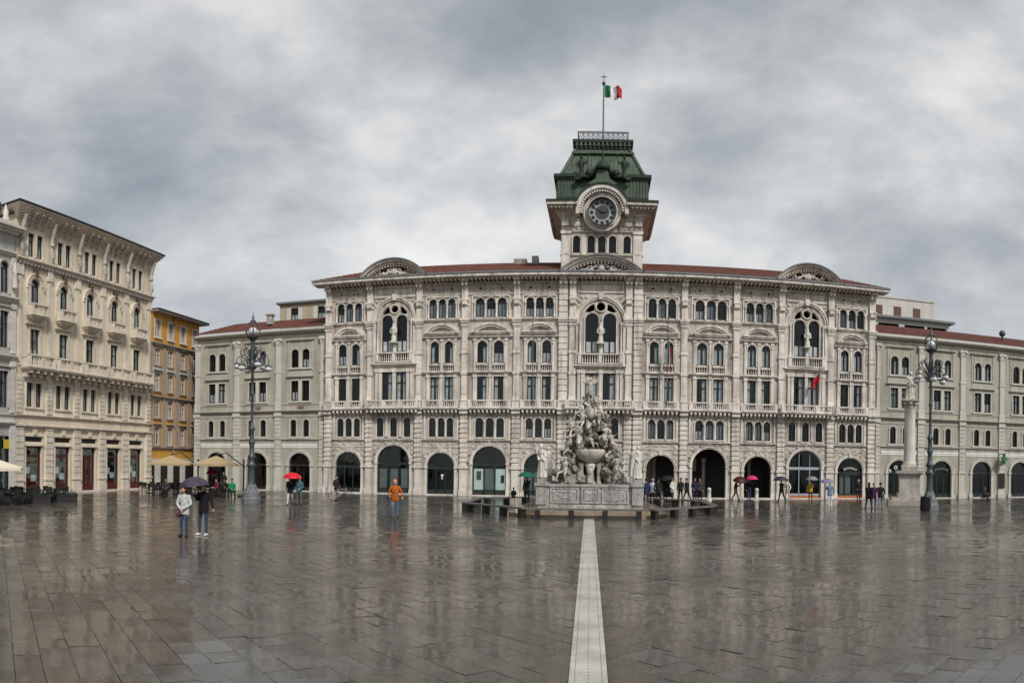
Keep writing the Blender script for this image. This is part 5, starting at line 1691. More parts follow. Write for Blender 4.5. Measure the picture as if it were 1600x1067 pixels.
# ------------------------------------------------------------------ cream palace on the left side of the square
XP = -41.0
def side_thing(name, label, cat, y0):
    return thing(name, label, cat, (XP * K, y0 * K, 0), rz=PI / 2, scale=K)
CP = side_thing('cream_palace', 'cream five-bay palace with stone balconies and a deep dark eave', 'building', 40.3)
CW = 18.3
CB = [2.1 + 3.45 * i for i in range(5)]
hs = []; W2 = []
for c in CB:
    hs.append(rect_pts(c, 0.05, 3.85, 1.85)); hs.append(rect_pts(c, 4.22, 4.62, 1.9))
    for q in (-1, 1):
        W2.append((c + q * 0.52, 7.0, 8.92, 0.72, False)); W2.append((c + q * 0.50, 18.90, 20.75, 0.70, False))
    W2.append((c, 10.35, 13.2, 1.12, False)); W2.append((c, 14.85, 17.2, 1.08, True))
for w in W2: hs.append(arch_pts(w[0], w[1], w[2], w[3], 12) if w[4] else rect_pts(w[0], w[1], w[2], w[3]))
m = MB(); m.plate([(0, 0), (CW, 0), (CW, 22.0), (0, 22.0)], hs, 0, 0.35, edge=False); m.build('wall', CREAM, CP)
m = MB(); m.box(0.01, CW - 0.01, 1.2, 1.3, 0, 22); m.build('room_backing', DARK, CP)
m = MB(); m.box(0.0, 0.2, 0.003, 12, 0, 22.0); m.box(CW - 0.2, CW, 0.003, 12, 0, 22.0); m.box(0.2, CW - 0.2, 11.8, 12, 0, 22.0); m.build('flank_wall', CREAM, CP)
rw = random.Random(4)
for w in W2:
    window(CP, w[0], w[1], w[2], w[3], w[4], y=0.2, frame=FRAME, curtain=rw.choice((None, None, 'right', 'half') if w[1] > 8 else (None, 'blind', None)))
for i, c in enumerate(CB):
    m = MB()                                   # shop doorway
    m.box(c - 0.92, c + 0.92, 0.16, 0.24, 3.0, 3.2); m.box(c - 0.92, c - 0.78, 0.14, 0.26, 0.05, 3.85); m.box(c + 0.78, c + 0.92, 0.14, 0.26, 0.05, 3.85)
    m.box(c - 0.92, c + 0.92, 0.15, 0.25, 3.7, 3.85); m.box(c - 0.92, c + 0.92, 0.15, 0.25, 0.05, 0.75)
    if i == 2: m.box(c - 0.5, c - 0.16, 0.15, 0.25, 0.75, 3.0); m.box(c + 0.16, c + 0.5, 0.15, 0.25, 0.75, 3.0)
    do = m.build('shop_door', REDDOOR, CP)
    p = MB(); p.box(c - 0.78, c + 0.78, 0.20, 0.21, 0.75, 3.7); p.build('pane', GLASS_D, do)
    rp = random.Random(60 + i)
    if i != 2:
        for k, (dx, dz, pw, ph, mt) in enumerate(((-0.35, 1.9, 0.42, 0.55, POSTER), (0.2, 2.5, 0.5, 0.4, POSTER_G), (0.3, 1.35, 0.6, 0.5, POSTER), (-0.1, 0.95, 1.2, 0.42, POSTER_R), (-0.45, 1.35, 0.3, 0.3, POSTER_R))):
            dx += rp.uniform(-0.12, 0.12); dz += rp.uniform(-0.15, 0.15)
            p = MB(); p.box(c + dx - pw / 2, c + dx + pw / 2, 0.23 + 0.012 * k, 0.235 + 0.012 * k, dz - ph / 2, dz + ph / 2); p.build('window_poster', mt, do)
    m = MB(); m.box(c - 0.95, c + 0.95, 0.05, 0.15, 4.22, 4.62); m.build('fascia_board', BLACK, CP)
    m = MB()
    m.box(c - 1.1, c + 1.1, -0.18, 0, 3.88, 4.02); m.box(c - 1.05, c - 0.92, -0.1, 0, 0.1, 3.88); m.box(c + 0.92, c + 1.05, -0.1, 0, 0.1, 3.88)
    m.box(c - 1.05, c + 1.05, -0.12, 0, 4.64, 4.78); m.prism([(c - 0.14, 4.78), (c + 0.14, 4.78), (c + 0.22, 5.2), (c - 0.22, 5.2)], -0.22, 0)
    m.box(c - 1.0, c + 1.0, -0.35, 0.3, -0.02, 0.14)
    m.build('doorway_surround', CREAM_L, CP)
    m = MB()
    for q in (-1, 1): surround(m, c + q * 0.52, 7.0, 8.92, 0.72, False, 0.12, 0.08)
    m.box(c - 1.1, c + 1.1, -0.16, 0, 6.82, 6.98); m.box(c - 1.08, c + 1.08, -0.06, 0, 6.2, 6.8); ledge(m, c - 1.1, c + 1.1, 9.06, 0.14, 0.18)
    m.build('window_surround', CREAM_L, CP)
    b = MB()                                   # broad balcony
    b.box(c - 1.5, c + 1.5, -1.0, 0, 9.88, 10.0); b.box(c - 1.58, c + 1.58, -1.08, 0.0, 10.0, 10.12)
    for q in (-1.15, -0.4, 0.4, 1.15):
        b.prism([(c + q - 0.13, 9.3), (c + q + 0.13, 9.3), (c + q + 0.13, 9.88), (c + q - 0.13, 9.88)], -0.45, 0); b.box(c + q - 0.13, c + q + 0.13, -0.9, -0.45, 9.6, 9.88)
    bo = b.build('balcony', CREAM_L, CP)
    b = MB()
    for q in (-1.42, 0, 1.42): b.box(c + q - 0.13, c + q + 0.13, -1.0, -0.76, 10.12, 11.0)
    b.box(c - 1.55, c + 1.55, -1.02, -0.74, 10.92, 11.05); b.box(c - 1.5, c + 1.5, -0.98, -0.78, 10.12, 10.22)
    balusters(b, c - 1.29, c - 0.13, -0.88, 10.22, 10.92, 0.18, 6, 0, 1.1); balusters(b, c + 0.13, c + 1.29, -0.88, 10.22, 10.92, 0.18, 6, 0, 1.1)
    for q in (-1, 1): b.box(c + q * 1.42 - 0.1, c + q * 1.42 + 0.1, -0.76, 0, 10.85, 11.0); b.box(c + q * 1.42 - 0.05, c + q * 1.42 + 0.05, -0.76, 0, 10.12, 10.85)
    b.build('balustrade', CREAM_L, bo)
    m = MB(); surround(m, c, 10.35, 13.2, 1.12, False, 0.16, 0.10); ledge(m, c - 0.95, c + 0.95, 13.42, 0.22, 0.3); m.build('window_surround', CREAM_L, CP)
    b = MB()                                   # small balcony
    b.box(c - 1.0, c + 1.0, -0.75, 0, 14.2, 14.32)
    for k in range(3): b.box(c - 0.9 + k * 0.18, c + 0.9 - k * 0.18, -0.6 + k * 0.18, 0, 14.05 - k * 0.14, 14.2 - k * 0.14)
    bo = b.build('balcony', CREAM_L, CP)
    b = MB()
    for q in (-0.88, 0.88): b.box(c + q - 0.12, c + q + 0.12, -0.74, -0.5, 14.32, 15.05); b.box(c + q - 0.05, c + q + 0.05, -0.5, 0, 14.32, 15.0)
    b.box(c - 1.0, c + 1.0, -0.76, -0.5, 15.0, 15.12); balusters(b, c - 0.76, c + 0.76, -0.62, 14.32, 15.0, 0.17, 6, 0, 1.05)
    b.build('balustrade', CREAM_L, bo)
    m = MB(); surround(m, c, 14.85, 17.2, 1.08, True, 0.20, 0.12); m.band(c, 16.66, 0.86, 1.0, -0.22, 0, n=14)
    for q in (-1, 1): m.box(c + q * 0.86, c + q * 1.02, -0.18, 0, 16.4, 16.66); m.box(c + q * 0.80, c + q * 0.98, -0.1, 0, 14.4, 16.4)
    m.build('arched_surround', CREAM_L, CP)
    m = MB(); m.prism([(c - 0.12, 17.4), (c + 0.12, 17.4), (c + 0.2, 18.0), (c - 0.2, 18.0)], -0.3, 0); m.build('keystone', plain('bronze_keystone', (0.12, 0.075, 0.04), rough=0.6) if 'bronze_keystone' not in MATS else MATS['bronze_keystone'], CP)
    m = MB()
    for q in (-1, 1): surround(m, c + q * 0.50, 18.90, 20.75, 0.70, False, 0.14, 0.08)
    m.box(c - 1.1, c + 1.1, -0.1, 0, 20.9, 21.02)
    m.build('window_surround', CREAM_L, CP)
for i in range(6):
    x = 0.38 + 3.45 * i
    if i == 5: x = CW - 0.42
    p = MB(); z = 1.25; k = 0
    p.box(x - 0.52, x + 0.52, -0.3, 0, 0, 0.25); p.box(x - 0.45, x + 0.45, -0.24, 0, 0.25, 1.1); p.box(x - 0.52, x + 0.52, -0.3, 0, 1.1, 1.25)
    while z < 5.2:
        hh = 0.42 if k % 2 == 0 else 0.07
        p.box(x - 0.42, x + 0.42, -0.22 if k % 2 == 0 else -0.15, 0, z, min(5.25, z + hh)); z += hh; k += 1
    p.build('pier', CREAM_L, CP)
    p = MB(); z = 6.5; k = 0
    while z < 9.3:
        hh = 0.3 if k % 2 == 0 else 0.06
        p.box(x - 0.32, x + 0.32, -0.14 if k % 2 == 0 else -0.08, 0, z, z + hh); z += hh; k += 1
    p.box(x - 0.2, x + 0.2, -0.10, 0, 10.2, 17.3); p.box(x - 0.32, x + 0.32, -0.17, 0, 17.3, 18.1)
    p.build('pilaster', CREAM_L, CP)
    p = MB()                                   # sculpted console under the eave
    p.tube([(x, -0.12, 18.75), (x, -0.32, 19.3), (x, -0.18, 19.9), (x, -0.25, 20.6), (x, -0.45, 21.3), (x, -0.7, 21.85)], [0.17, 0.22, 0.14, 0.17, 0.19, 0.16], 8)
    p.ball((x, -0.25, 20.2), 0.22, 8, 6); p.ball((x, -0.32, 19.2), 0.2, 8, 6)
    p.build('console', CARVED, CP)
m = MB(); ledge(m, 0, CW, 5.25, 0.3, 0.3); ledge(m, 0, CW, 6.15, 0.22, 0.22); m.build('string_course', CREAM_L, CP)
m = MB(); brackets(m, 0.05, CW - 0.05, -0.05, 0.0, 5.6, 6.1, 0.34, 0.12); m.build('frieze_dentils', CREAM_L, CP, stuff=True)
m = MB(); ledge(m, 0, CW, 18.3, 0.34, 0.4); m.build('upper_string_course', CREAM_L, CP)
m = MB(); brackets(m, 0, CW, -0.3, 0, 18.05, 18.3, 0.42, 0.2, 0); m.build('dentil_row', TAUPE, CP, stuff=True)
m = MB()
for k in range(5): m.box(-0.1 - 0.12 * k, CW + 0.1 + 0.10 * k, -0.18 * (k + 1), 0.0, 21.7 + 0.14 * k, 21.84 + 0.14 * k)
m.build('coved_eave', CREAM_L, CP)
m = MB(); m.box(-0.75, CW + 0.5, -1.1, 12, 22.40, 22.52); m.build('eave_board', CREAM_L, CP)
m = MB(); m.box(-0.85, CW + 0.6, -1.2, 12, 22.52, 22.66); m.build('roof', BLACK, CP)
m = MB()
for i in range(5):
    for k in (-1, 0, 1): m.tube([(CB[i] + k * 0.75, -0.1, 21.2), (CB[i] + k * 0.75, -0.35, 21.45), (CB[i] + k * 0.75, -0.5, 21.8), (CB[i] + k * 0.75, -0.95, 22.1)], [0.09, 0.11, 0.10, 0.11], 6)
m.build('eave_bracket', CARVED, CP, stuff=True)

# grey palace at the left edge
GY = side_thing('grey_palace', 'grey and white ornate palace cut by the picture edge beside the cream palace', 'building', 27.0)
GW = 13.2
gs = []
for c in (2.0, 5.4, 8.8, 12.0):
    gs += [rect_pts(c, 6.8, 9.6, 0.95), rect_pts(c, 11.4, 14.2, 0.95), arch_pts(c, 15.6, 18.0, 0.95, 10), rect_pts(c, 0.3, 4.6, 1.6)]
m = MB(); m.plate([(0, 0), (GW, 0), (GW, 20.6), (0, 20.6)], gs, 0, 0.3, edge=False); m.build('wall', GREYW, GY)
m = MB(); m.box(0, GW, 0.9, 1.0, 0, 20); m.build('room_backing', DARK, GY)
m = MB(); m.box(GW - 0.2, GW, 0.003, 10, 0, 20.6); m.box(0, GW, 9.8, 10, 0, 20.6); m.build('flank_wall', GREYW, GY)
for c in (2.0, 5.4, 8.8, 12.0):
    window(GY, c, 6.8, 9.6, 0.95, False, y=0.2); window(GY, c, 11.4, 14.2, 0.95, False, y=0.2); window(GY, c, 15.6, 18.0, 0.95, True, y=0.2); window(GY, c, 0.3, 4.6, 1.6, False, y=0.2, glass=GLASS_D)
    m = MB()
    for a, b_ in ((6.8, 9.6), (11.4, 14.2)): surround(m, c, a, b_, 0.95, False, 0.16, 0.1); ledge(m, c - 0.8, c + 0.8, b_ + 0.2, 0.2, 0.25)
    surround(m, c, 15.6, 18.0, 0.95, True, 0.16, 0.1)
    m.build('window_surround', GREYL, GY)
for x in (0.3, 3.7, 7.1, 10.4, 12.95):
    m = MB()
    h = 0.25
    m.box(x - h - 0.05, x + h, -0.2, 0, 0, 5.4); m.box(x - h, x + h - 0.02, -0.16, 0, 6.4, 10.4); m.box(x - h, x + h - 0.02, -0.16, 0, 11.0, 14.6); m.box(x - h, x + h - 0.02, -0.14, 0, 15.3, 18.4)
    for z in (10.0, 14.4): m.box(x - h - 0.08, x + h, -0.24, 0, z, z + 0.4)
    m.build('pilaster', GREYL, GY)
    m = MB(); m.lathe([(0.22, 16.0), (0.2, 16.7), (0.14, 17.0), (0.24, 17.4), (0.1, 17.62), (0.13, 17.8), (0.02, 17.98)], x - 0.1, -0.32, 10); m.build('facade_figure', MARBLE, GY)
m = MB()
for z, d, h in ((5.4, 0.3, 0.3), (6.1, 0.2, 0.2), (10.5, 0.35, 0.35), (14.9, 0.45, 0.4), (18.5, 0.3, 0.3), (20.2, 0.8, 0.5)): ledge(m, 0, GW, z, h, d)
m.box(0, GW - 0.01, -0.06, 0, 5.6, 6.1)
m.build('cornice', GREYL, GY)
m = MB(); m.box(0, GW, 0.0, 9, 20.7, 21.2); m.lathe([(0.3, 21.2), (0.32, 21.4), (0.2, 21.6), (0.26, 21.9), (0.12, 22.2), (0.05, 22.5)], 12.4, 0.3, 10); m.build('roof_parapet', GREYL, GY)
m = MB(); m.ball((11.9, 0.6, 22.3), 0.3, 10, 8, 0, (1, 1, 1.4)); m.lathe([(0.2, 21.2), (0.14, 22.0)], 11.9, 0.6, 8); m.build('roof_ornament', IRON, GY)
ys = MB(); ys.box(-0.35, 0.35, -0.05, 0, -0.35, 0.35); yo = ys.build('wall_sign', YELLOWS, None, ((XP + 0.02) * K, 39.4 * K, 3.98 * K), PI / 2); yo.scale = (K,) * 3
tag(yo, 'small square yellow sign on the grey palace by the cream palace', 'sign')

# ochre house
OC = side_thing('ochre_house', 'ochre and grey five-storey house between the cream and green palaces', 'building', 59.0)
OW = 8.6
oc = [0.75 + 2.33 * i for i in range(4)]
rows = [(14.9, 16.6), (12.2, 13.8), (9.65, 11.35), (7.0, 8.75), (4.3, 6.05)]
hs = [rect_pts(c, a, b, 0.92) for c in oc for a, b in rows] + [rect_pts(c, 0.1, 2.5, 1.5) for c in oc]
m = MB(); m.plate([(-0.3, 0), (OW, 0), (OW, 17.3), (-0.3, 17.3)], hs, 0, 0.28, edge=False); m.build('wall', ORANGE, OC)
m = MB(); m.box(-0.3, OW, 0.9, 1.0, 0, 17); m.build('room_backing', DARK, OC)
m = MB(); m.box(OW - 0.2, OW, 0.003, 9, 0, 17.3); m.box(-0.3, OW, 8.8, 9, 0, 17.3); m.box(-0.3, -0.1, 0.003, 9, 0, 17.3); m.build('flank_wall', ORANGE, OC)
rw = random.Random(9)
for c in oc:
    for (a, b) in rows:
        window(OC, c, a, b, 0.92, False, y=0.14, frame=FRAME_W, curtain=rw.choice(('half', None, 'full', 'sides')))
        m = MB(); surround(m, c, a, b, 0.92, False, 0.14, 0.05); m.box(c - 0.7, c + 0.7, -0.16, 0, a - 0.14, a - 0.02)
        if b < 14: ledge(m, c - 0.62, c + 0.62, b + 0.2, 0.14, 0.22)
        m.build('window_surround', TAUPE if b < 14 else GREYL, OC)
    if c < 8:
        pass
for i in range(5):
    x = -0.4 + 2.33 * i
    if x > OW - 0.1: x = OW - 0.3
    m = MB(); m.box(x - 0.24, x + 0.24, -0.08, 0, 9.2, 14.0); m.box(x - 0.24, x + 0.24, -0.08, 0, 4.0, 8.9); m.build('pilaster', TAUPE, OC)
m = MB(); m.box(-0.3, OW, -0.04, 0, 11.5, 12.0); m.build('panel_band', GREYL, OC)
m = MB(); ledge(m, -0.3, OW, 14.1, 0.25, 0.3); ledge(m, -0.3, OW, 8.9, 0.22, 0.25); ledge(m, -0.3, OW, 3.9, 0.2, 0.2); m.build('string_course', TAUPE, OC)
m = MB(); m.box(-0.3, OW, -0.1, 0, 2.5, 2.95); m.build('fascia', WHITEB, OC)
m = MB(); m.box(-0.3, OW + 0.7, -0.8, 9, 17.3, 17.42); m.build('eave', TAUPE, OC)
m = MB(); m.box(-0.3, OW + 0.75, -0.86, 9, 17.42, 17.56); m.build('roof', BLACK, OC)
m = MB(); m.tube([(3.6, -0.1, 3.0), (3.6, -0.1, 17.3)], 0.06, 6); m.build('drainpipe', TAUPE, OC)
# light wall panels of the ground-floor shop
m = MB(); m.box(-0.3, OW, -0.03, -0.004, 0, 2.5); m.build('shopfront', FRAME_B, OC)
for x in (0.9, 3.2, 5.5):
    m = MB(); m.box(x - 0.5, x + 0.5, -0.06, -0.031, 0.1, 2.45); m.build('shop_panel', GREYL, OC)

# ------------------------------------------------------------------ figures: one continuous body grown over a skeleton
def capsule(mb, a, b, ra, rb, n=10):
    a = Vector(a); b = Vector(b)
    d = b - a
    if d.length < 1e-6: d = Vector((0, 0, 1e-3))
    u = d.normalized()
    pts = [a - u * ra * 0.95, a - u * ra * 0.7, a - u * ra * 0.3, a, a.lerp(b, 0.5), b, b + u * rb * 0.3, b + u * rb * 0.7, b + u * rb * 0.95]
    rr = [ra * 0.25, ra * 0.72, ra * 0.95, ra, (ra + rb) / 2, rb, rb * 0.95, rb * 0.72, rb * 0.25]
    mb.tube(pts, rr, n)
def rings(mb, secs, n=16):
    """loft of ellipses: (x, y, z, rx, ry)"""
    v = []; f = []
    for (x, y, z, rx, ry) in secs:
        for i in range(n):
            a = 2 * PI * i / n
            v.append((x + rx * math.cos(a), y + ry * math.sin(a), z))
    for j in range(len(secs) - 1):
        for i in range(n):
            k = (i + 1) % n
            f.append((j * n + i, j * n + k, (j + 1) * n + k, (j + 1) * n + i))
    f.append(tuple(range(n - 1, -1, -1))); f.append(tuple(range((len(secs) - 1) * n, len(secs) * n)))
    mb.add(v, f, 0, True)
def remesh(mb, voxel, smooth=2, name='body'):
    me = mb.mesh(name, [])
    o = bpy.data.objects.new('remesh_source', me)
    COL.objects.link(o)
    md = o.modifiers.new('r', 'REMESH'); md.mode = 'VOXEL'; md.voxel_size = voxel; md.use_smooth_shade = True
    if smooth:
        s_ = o.modifiers.new('s', 'SMOOTH'); s_.factor = 0.5; s_.iterations = smooth
    dg = bpy.context.evaluated_depsgraph_get()
    out = bpy.data.meshes.new_from_object(o.evaluated_get(dg))
    bpy.data.objects.remove(o)
    bpy.data.meshes.remove(me)
    out.name = name
    return out

def figure_mesh(pose, voxel=0.012, coat=0.0, robe=False, hood=False):
    """Body facing -Y, feet at z = 0, 1.75 m tall. Slots: 0 skin, 1 top, 2 trousers, 3 shoes."""
    prims = []          # (slot, a, b, ra, rb)
    mb = MB()
    lean = pose.get('lean', 0.0)
    def cap(slot, a, b, ra, rb, n=10):
        prims.append((slot, Vector(a), Vector(b), ra, rb)); capsule(mb, a, b, ra, rb, n)
    hz = pose.get('hip', 0.93)
    hy = pose.get('hipy', 0.0)
    pel = Vector((0, hy, hz))
    chest = pel + Vector((0, -lean * 0.42, 0.42))
    neck = chest + Vector((0, -lean * 0.12, 0.14))
    head = neck + Vector((pose.get('hx', 0), -0.02 - lean * 0.1 - pose.get('nod', 0) * 0.05, 0.17))
    # legs
    feet = []
    for sd, (a, kb, out) in ((-1, pose.get('L', (0.0, 0.05, 0.03))), (1, pose.get('R', (0.0, 0.05, 0.03)))):
        hip = pel + Vector((sd * 0.09, 0, -0.03))
        kn = hip + Vector((sd * out, -0.43 * math.sin(a), -0.43 * math.cos(a)))
        b = a - kb
        an = kn + Vector((sd * out * 0.3, -0.41 * math.sin(b), -0.41 * math.cos(b)))
        cap(2, hip, kn, 0.088, 0.060); cap(2, kn, an, 0.058, 0.045)
        lift = max(0.0, -b) * 0.5
        toe = an + Vector((sd * 0.03, -0.15, -0.045 - lift * 0.15)); heel = an + Vector((0, 0.05, -0.04 + lift * 0.1))
        cap(3, heel, toe, 0.045, 0.036)
        feet.append((an, heel, toe))
    # torso
    sec = []
    for t, rx, ry in ((-0.10, 0.155, 0.115), (0.0, 0.172, 0.125), (0.14, 0.155, 0.112), (0.28, 0.172, 0.122), (0.42, 0.188, 0.118), (0.50, 0.160, 0.095), (0.555, 0.085, 0.075)):
        g = 1 + coat * (1.0 if t < 0.45 else 0.4)
        p = pel + Vector((0, -lean * t, t))
        sec.append((p.x, p.y, p.z, rx * g, ry * g))
    rings(mb, sec)
    prims.append((11, pel + Vector((0, 0, -0.02)), chest, 0.15, 0.17))
    if coat > 0:
        low = pel + Vector((0, 0, -0.10 - coat * 0.6))
        rings(mb, [(low.x, low.y, low.z, 0.19, 0.145), (pel.x, pel.y, pel.z, 0.185, 0.138), (pel.x, pel.y - lean * 0.15, pel.z + 0.15, 0.17, 0.125)])
        prims.append((11, low + Vector((0, 0, 0.03)), pel, 0.17, 0.17))
    # arms
    for sd, key in ((-1, 'armL'), (1, 'armR')):
        el, wr = pose.get(key, ((sd * 0.27, 0.02, -0.29), (sd * 0.29, -0.06, -0.54)))
        sh = chest + Vector((sd * 0.185, 0, 0.06))
        e_ = chest + Vector((0, 0, 0.06)) + Vector(el); w_ = chest + Vector((0, 0, 0.06)) + Vector(wr)
        k = 1 + coat * 1.2
        cap(1, sh, e_, 0.058 * k, 0.046 * k); cap(1, e_, w_, 0.046 * k, 0.034 * k)
        d = (w_ - e_).normalized()
        palm = w_ + d * 0.07
        cap(0, w_ + d * 0.01, palm, 0.030, 0.034, 8)
        side = d.cross(Vector((0, 1, 0.2))).normalized()
        curl = pose.get('curl', 0.5)
        bendv = d.cross(side).normalized()
        for q in range(4):
            o_ = side * (q - 1.5) * 0.019
            ln = (0.062, 0.072, 0.068, 0.052)[q]
            m1 = palm + o_ + d * ln * 0.55 + bendv * curl * 0.02
            m2 = m1 + d * ln * 0.4 * (1 - curl) + bendv * ln * 0.55 * curl
            cap(0, palm + o_, m1, 0.0105, 0.0095, 6); cap(0, m1, m2, 0.0095, 0.0085, 6)
        cap(0, w_ + d * 0.03 + side * 0.028 * -sd, palm + side * 0.052 * -sd + bendv * 0.012, 0.013, 0.0095, 6)
    # neck, head, face
    cap(0, neck + Vector((0, 0, -0.05)), head + Vector((0, 0.01, -0.06)), 0.056, 0.052)
    mb.ball(head, 0.105, 14, 10, 0, (0.78, 0.92, 1.12)); prims.append((0, head, head + Vector((0, 0, 0.001)), 0.1, 0.1))
    cap(0, head + Vector((0, -0.045, -0.075)), head + Vector((0, -0.05, -0.06)), 0.048, 0.05)
    cap(0, head + Vector((0, -0.092, 0.012)), head + Vector((0, -0.108, -0.022)), 0.010, 0.014, 6)
    cap(0, head + Vector((-0.02, -0.088, -0.062)), head + Vector((0.02, -0.088, -0.062)), 0.010, 0.010, 6)
    for sd in (-1, 1):
        cap(0, head + Vector((sd * 0.082, 0.01, 0.012)), head + Vector((sd * 0.084, 0.01, -0.022)), 0.013, 0.011, 6)
        cap(0, head + Vector((sd * 0.018, -0.086, 0.028)), head + Vector((sd * 0.046, -0.078, 0.028)), 0.010, 0.010, 6)
    if hood:
        mb.ball(head + Vector((0, 0.02, 0.015)), 0.128, 14, 10, 0, (0.9, 0.92, 1.08)); prims.append((1, head + Vector((0, 0.05, 0.03)), head + Vector((0, 0.05, 0.0)), 0.115, 0.115))
    if robe:
        v = []; f = []; n = 40
        zs = [0.02, 0.25, 0.55, 0.85, 1.02, 1.15]
        for j, z in enumerate(zs):
            R0 = (0.30, 0.27, 0.235, 0.20, 0.175, 0.15)[j]
            for i in range(n):
                a = 2 * PI * i / n
                r = R0 * (1 + (0.13 - 0.018 * j) * math.sin(a * 9 + j * 0.5) + 0.05 * math.sin(a * 4 + 1))
                v.append((r * math.cos(a), pel.y + r * 0.85 * math.sin(a), z))
        for j in range(len(zs) - 1):
            for i in range(n):
                k = (i + 1) % n
                f.append((j * n + i, j * n + k, (j + 1) * n + k, (j + 1) * n + i))
        f.append(tuple(range(n - 1, -1, -1))); f.append(tuple(range((len(zs) - 1) * n, len(zs) * n)))
        mb.add(v, f, 0, True)
        capsule(mb, (-0.17, -0.03, 1.42), (0.2, -0.12, 0.95), 0.09, 0.07); capsule(mb, (0.2, -0.05, 1.35), (0.24, 0.0, 0.5), 0.07, 0.09)
    me = remesh(mb, voxel, 2, 'body')
    nv = len(me.vertices)
    co = np.empty(nv * 3); me.vertices.foreach_get('co', co); co = co.reshape(-1, 3)
    zmin = co[:, 2].min()
    co[:, 2] -= zmin
    me.vertices.foreach_set('co', co.ravel())
    npol = len(me.polygons)
    cen = np.empty(npol * 3); me.polygons.foreach_get('center', cen); cen = cen.reshape(-1, 3)
    cen[:, 2] += 0
    best = np.full(npol, 1e9); slot = np.zeros(npol, dtype=np.int32)
    for (s_, a, b, ra, rb) in prims:
        A = np.array(a) - np.array((0, 0, zmin)); B = np.array(b) - np.array((0, 0, zmin))
        d = B - A
        L2 = max(1e-9, float(d @ d))
        t = np.clip(((cen - A) @ d) / L2, 0, 1)
        dist = np.linalg.norm(cen - (A + t[:, None] * d), axis=1) - (ra + (rb - ra) * t)
        if s_ in (1, 11): dist = dist - 0.004
        upd = dist < best
        best[upd] = dist[upd]; slot[upd] = s_
    hem = pel.z - zmin - 0.13 - coat * 0.55
    if hz > 0.8:
        slot[(slot == 2) & (cen[:, 2] > hem)] = 11
        slot[(slot == 11) & (cen[:, 2] <= hem)] = 2
    slot[slot == 11] = 1
    me.polygons.foreach_set('material_index', slot)
    me.polygons.foreach_set('use_smooth', [True] * npol)
    for k in range(4): me.materials.append(WHITE)
    me['head'] = [float(head.x), float(head.y), float(head.z - zmin)]
    me['chest'] = [float(chest.x), float(chest.y), float(chest.z - zmin)]
    me.update()
    return me

UMB = ((0.20, -0.12, -0.22), (0.12, -0.30, -0.06))       # raised forearm that holds an umbrella
POSES = {
    'stand': dict(),
    'stand_b': dict(L=(0.10, 0.08, 0.03), R=(-0.08, 0.04, 0.03), armL=((-0.25, 0.05, -0.28), (-0.20, -0.14, -0.46)), armR=((0.26, 0.03, -0.28), (0.16, -0.18, -0.40))),
    'walk': dict(L=(0.42, 0.16, 0.01), R=(-0.34, 0.30, 0.01), armL=((-0.25, 0.16, -0.27), (-0.27, 0.10, -0.52)), armR=((0.25, -0.13, -0.27), (0.24, -0.32, -0.44)), lean=0.08),
    'stride': dict(L=(0.30, 0.55, 0.01), R=(-0.14, 0.10, 0.02), armL=((-0.30, 0.02, -0.26), (-0.22, -0.18, -0.40)), armR=((0.31, 0.06, -0.26), (0.36, -0.08, -0.46)), lean=0.06),
    'umb': dict(armR=UMB, L=(0.08, 0.08, 0.02), R=(-0.06, 0.05, 0.02)),
    'umb_walk': dict(armR=UMB, L=(0.38, 0.15, 0.01), R=(-0.30, 0.28, 0.01), lean=0.05, armL=((-0.25, 0.13, -0.27), (-0.27, 0.05, -0.52))),
    'clasp': dict(armL=((-0.27, -0.02, -0.27), (-0.06, -0.22, -0.42)), armR=((0.27, -0.02, -0.27), (0.05, -0.23, -0.43)), L=(0.05, 0.1, 0.02), R=(0.12, 0.12, 0.02), nod=1.0, lean=0.05),
    'man_umb': dict(armL=((-0.21, -0.12, -0.20), (-0.17, -0.30, -0.02)), armR=((0.30, 0.06, -0.27), (0.40, -0.04, -0.49)), L=(0.03, 0.06, 0.05), R=(0.16, 0.10, 0.06)),
    'sit': dict(hip=0.50, hipy=0.0, L=(1.50, 1.55, 0.03), R=(1.50, 1.55, 0.03), armL=((-0.24, -0.08, -0.27), (-0.16, -0.30, -0.30)), armR=((0.24, -0.08, -0.27), (0.16, -0.30, -0.30)), lean=0.1),
}
_PM = {}
def pose_mesh(pose, voxel=0.013, coat=0.10, hood=False, robe=False):
    key = (pose, voxel, coat, hood, robe)
    if key not in _PM: _PM[key] = figure_mesh(POSES[pose], voxel, coat, robe, hood)
    return _PM[key]
SKIN = plain('skin', (0.50, 0.29, 0.20), rough=0.55, var=0.08, scale=12)
SHOE_D = cloth((0.02, 0.018, 0.017), 0.5)
HAIRS = {'dark': cloth((0.02, 0.014, 0.010), 0.5), 'brown': cloth((0.07, 0.04, 0.022), 0.5), 'grey': cloth((0.35, 0.34, 0.33), 0.6), 'fair': cloth((0.30, 0.19, 0.08), 0.5)}
_HM = {}
def hair_mesh(style):
    if style not in _HM:
        mb = MB()
        mb.ball((0, 0.016, 0.040), 0.114, 14, 10, 0, (0.86, 0.98, 1.0))
        if style == 'long': mb.ball((0, 0.062, -0.09), 0.105, 12, 8, 0, (0.85, 0.55, 1.35))
        if style == 'cap': mb.ball((0, -0.01, 0.062), 0.112, 14, 8, 0, (0.86, 1.0, 0.62)); mb.box(-0.07, 0.07, -0.17, -0.07, 0.055, 0.068)
        _HM[style] = remesh(mb, 0.016, 2, 'hair')
        _HM[style].materials.append(WHITE)
        _HM[style].polygons.foreach_set('use_smooth', [True] * len(_HM[style].polygons))
    return _HM[style]

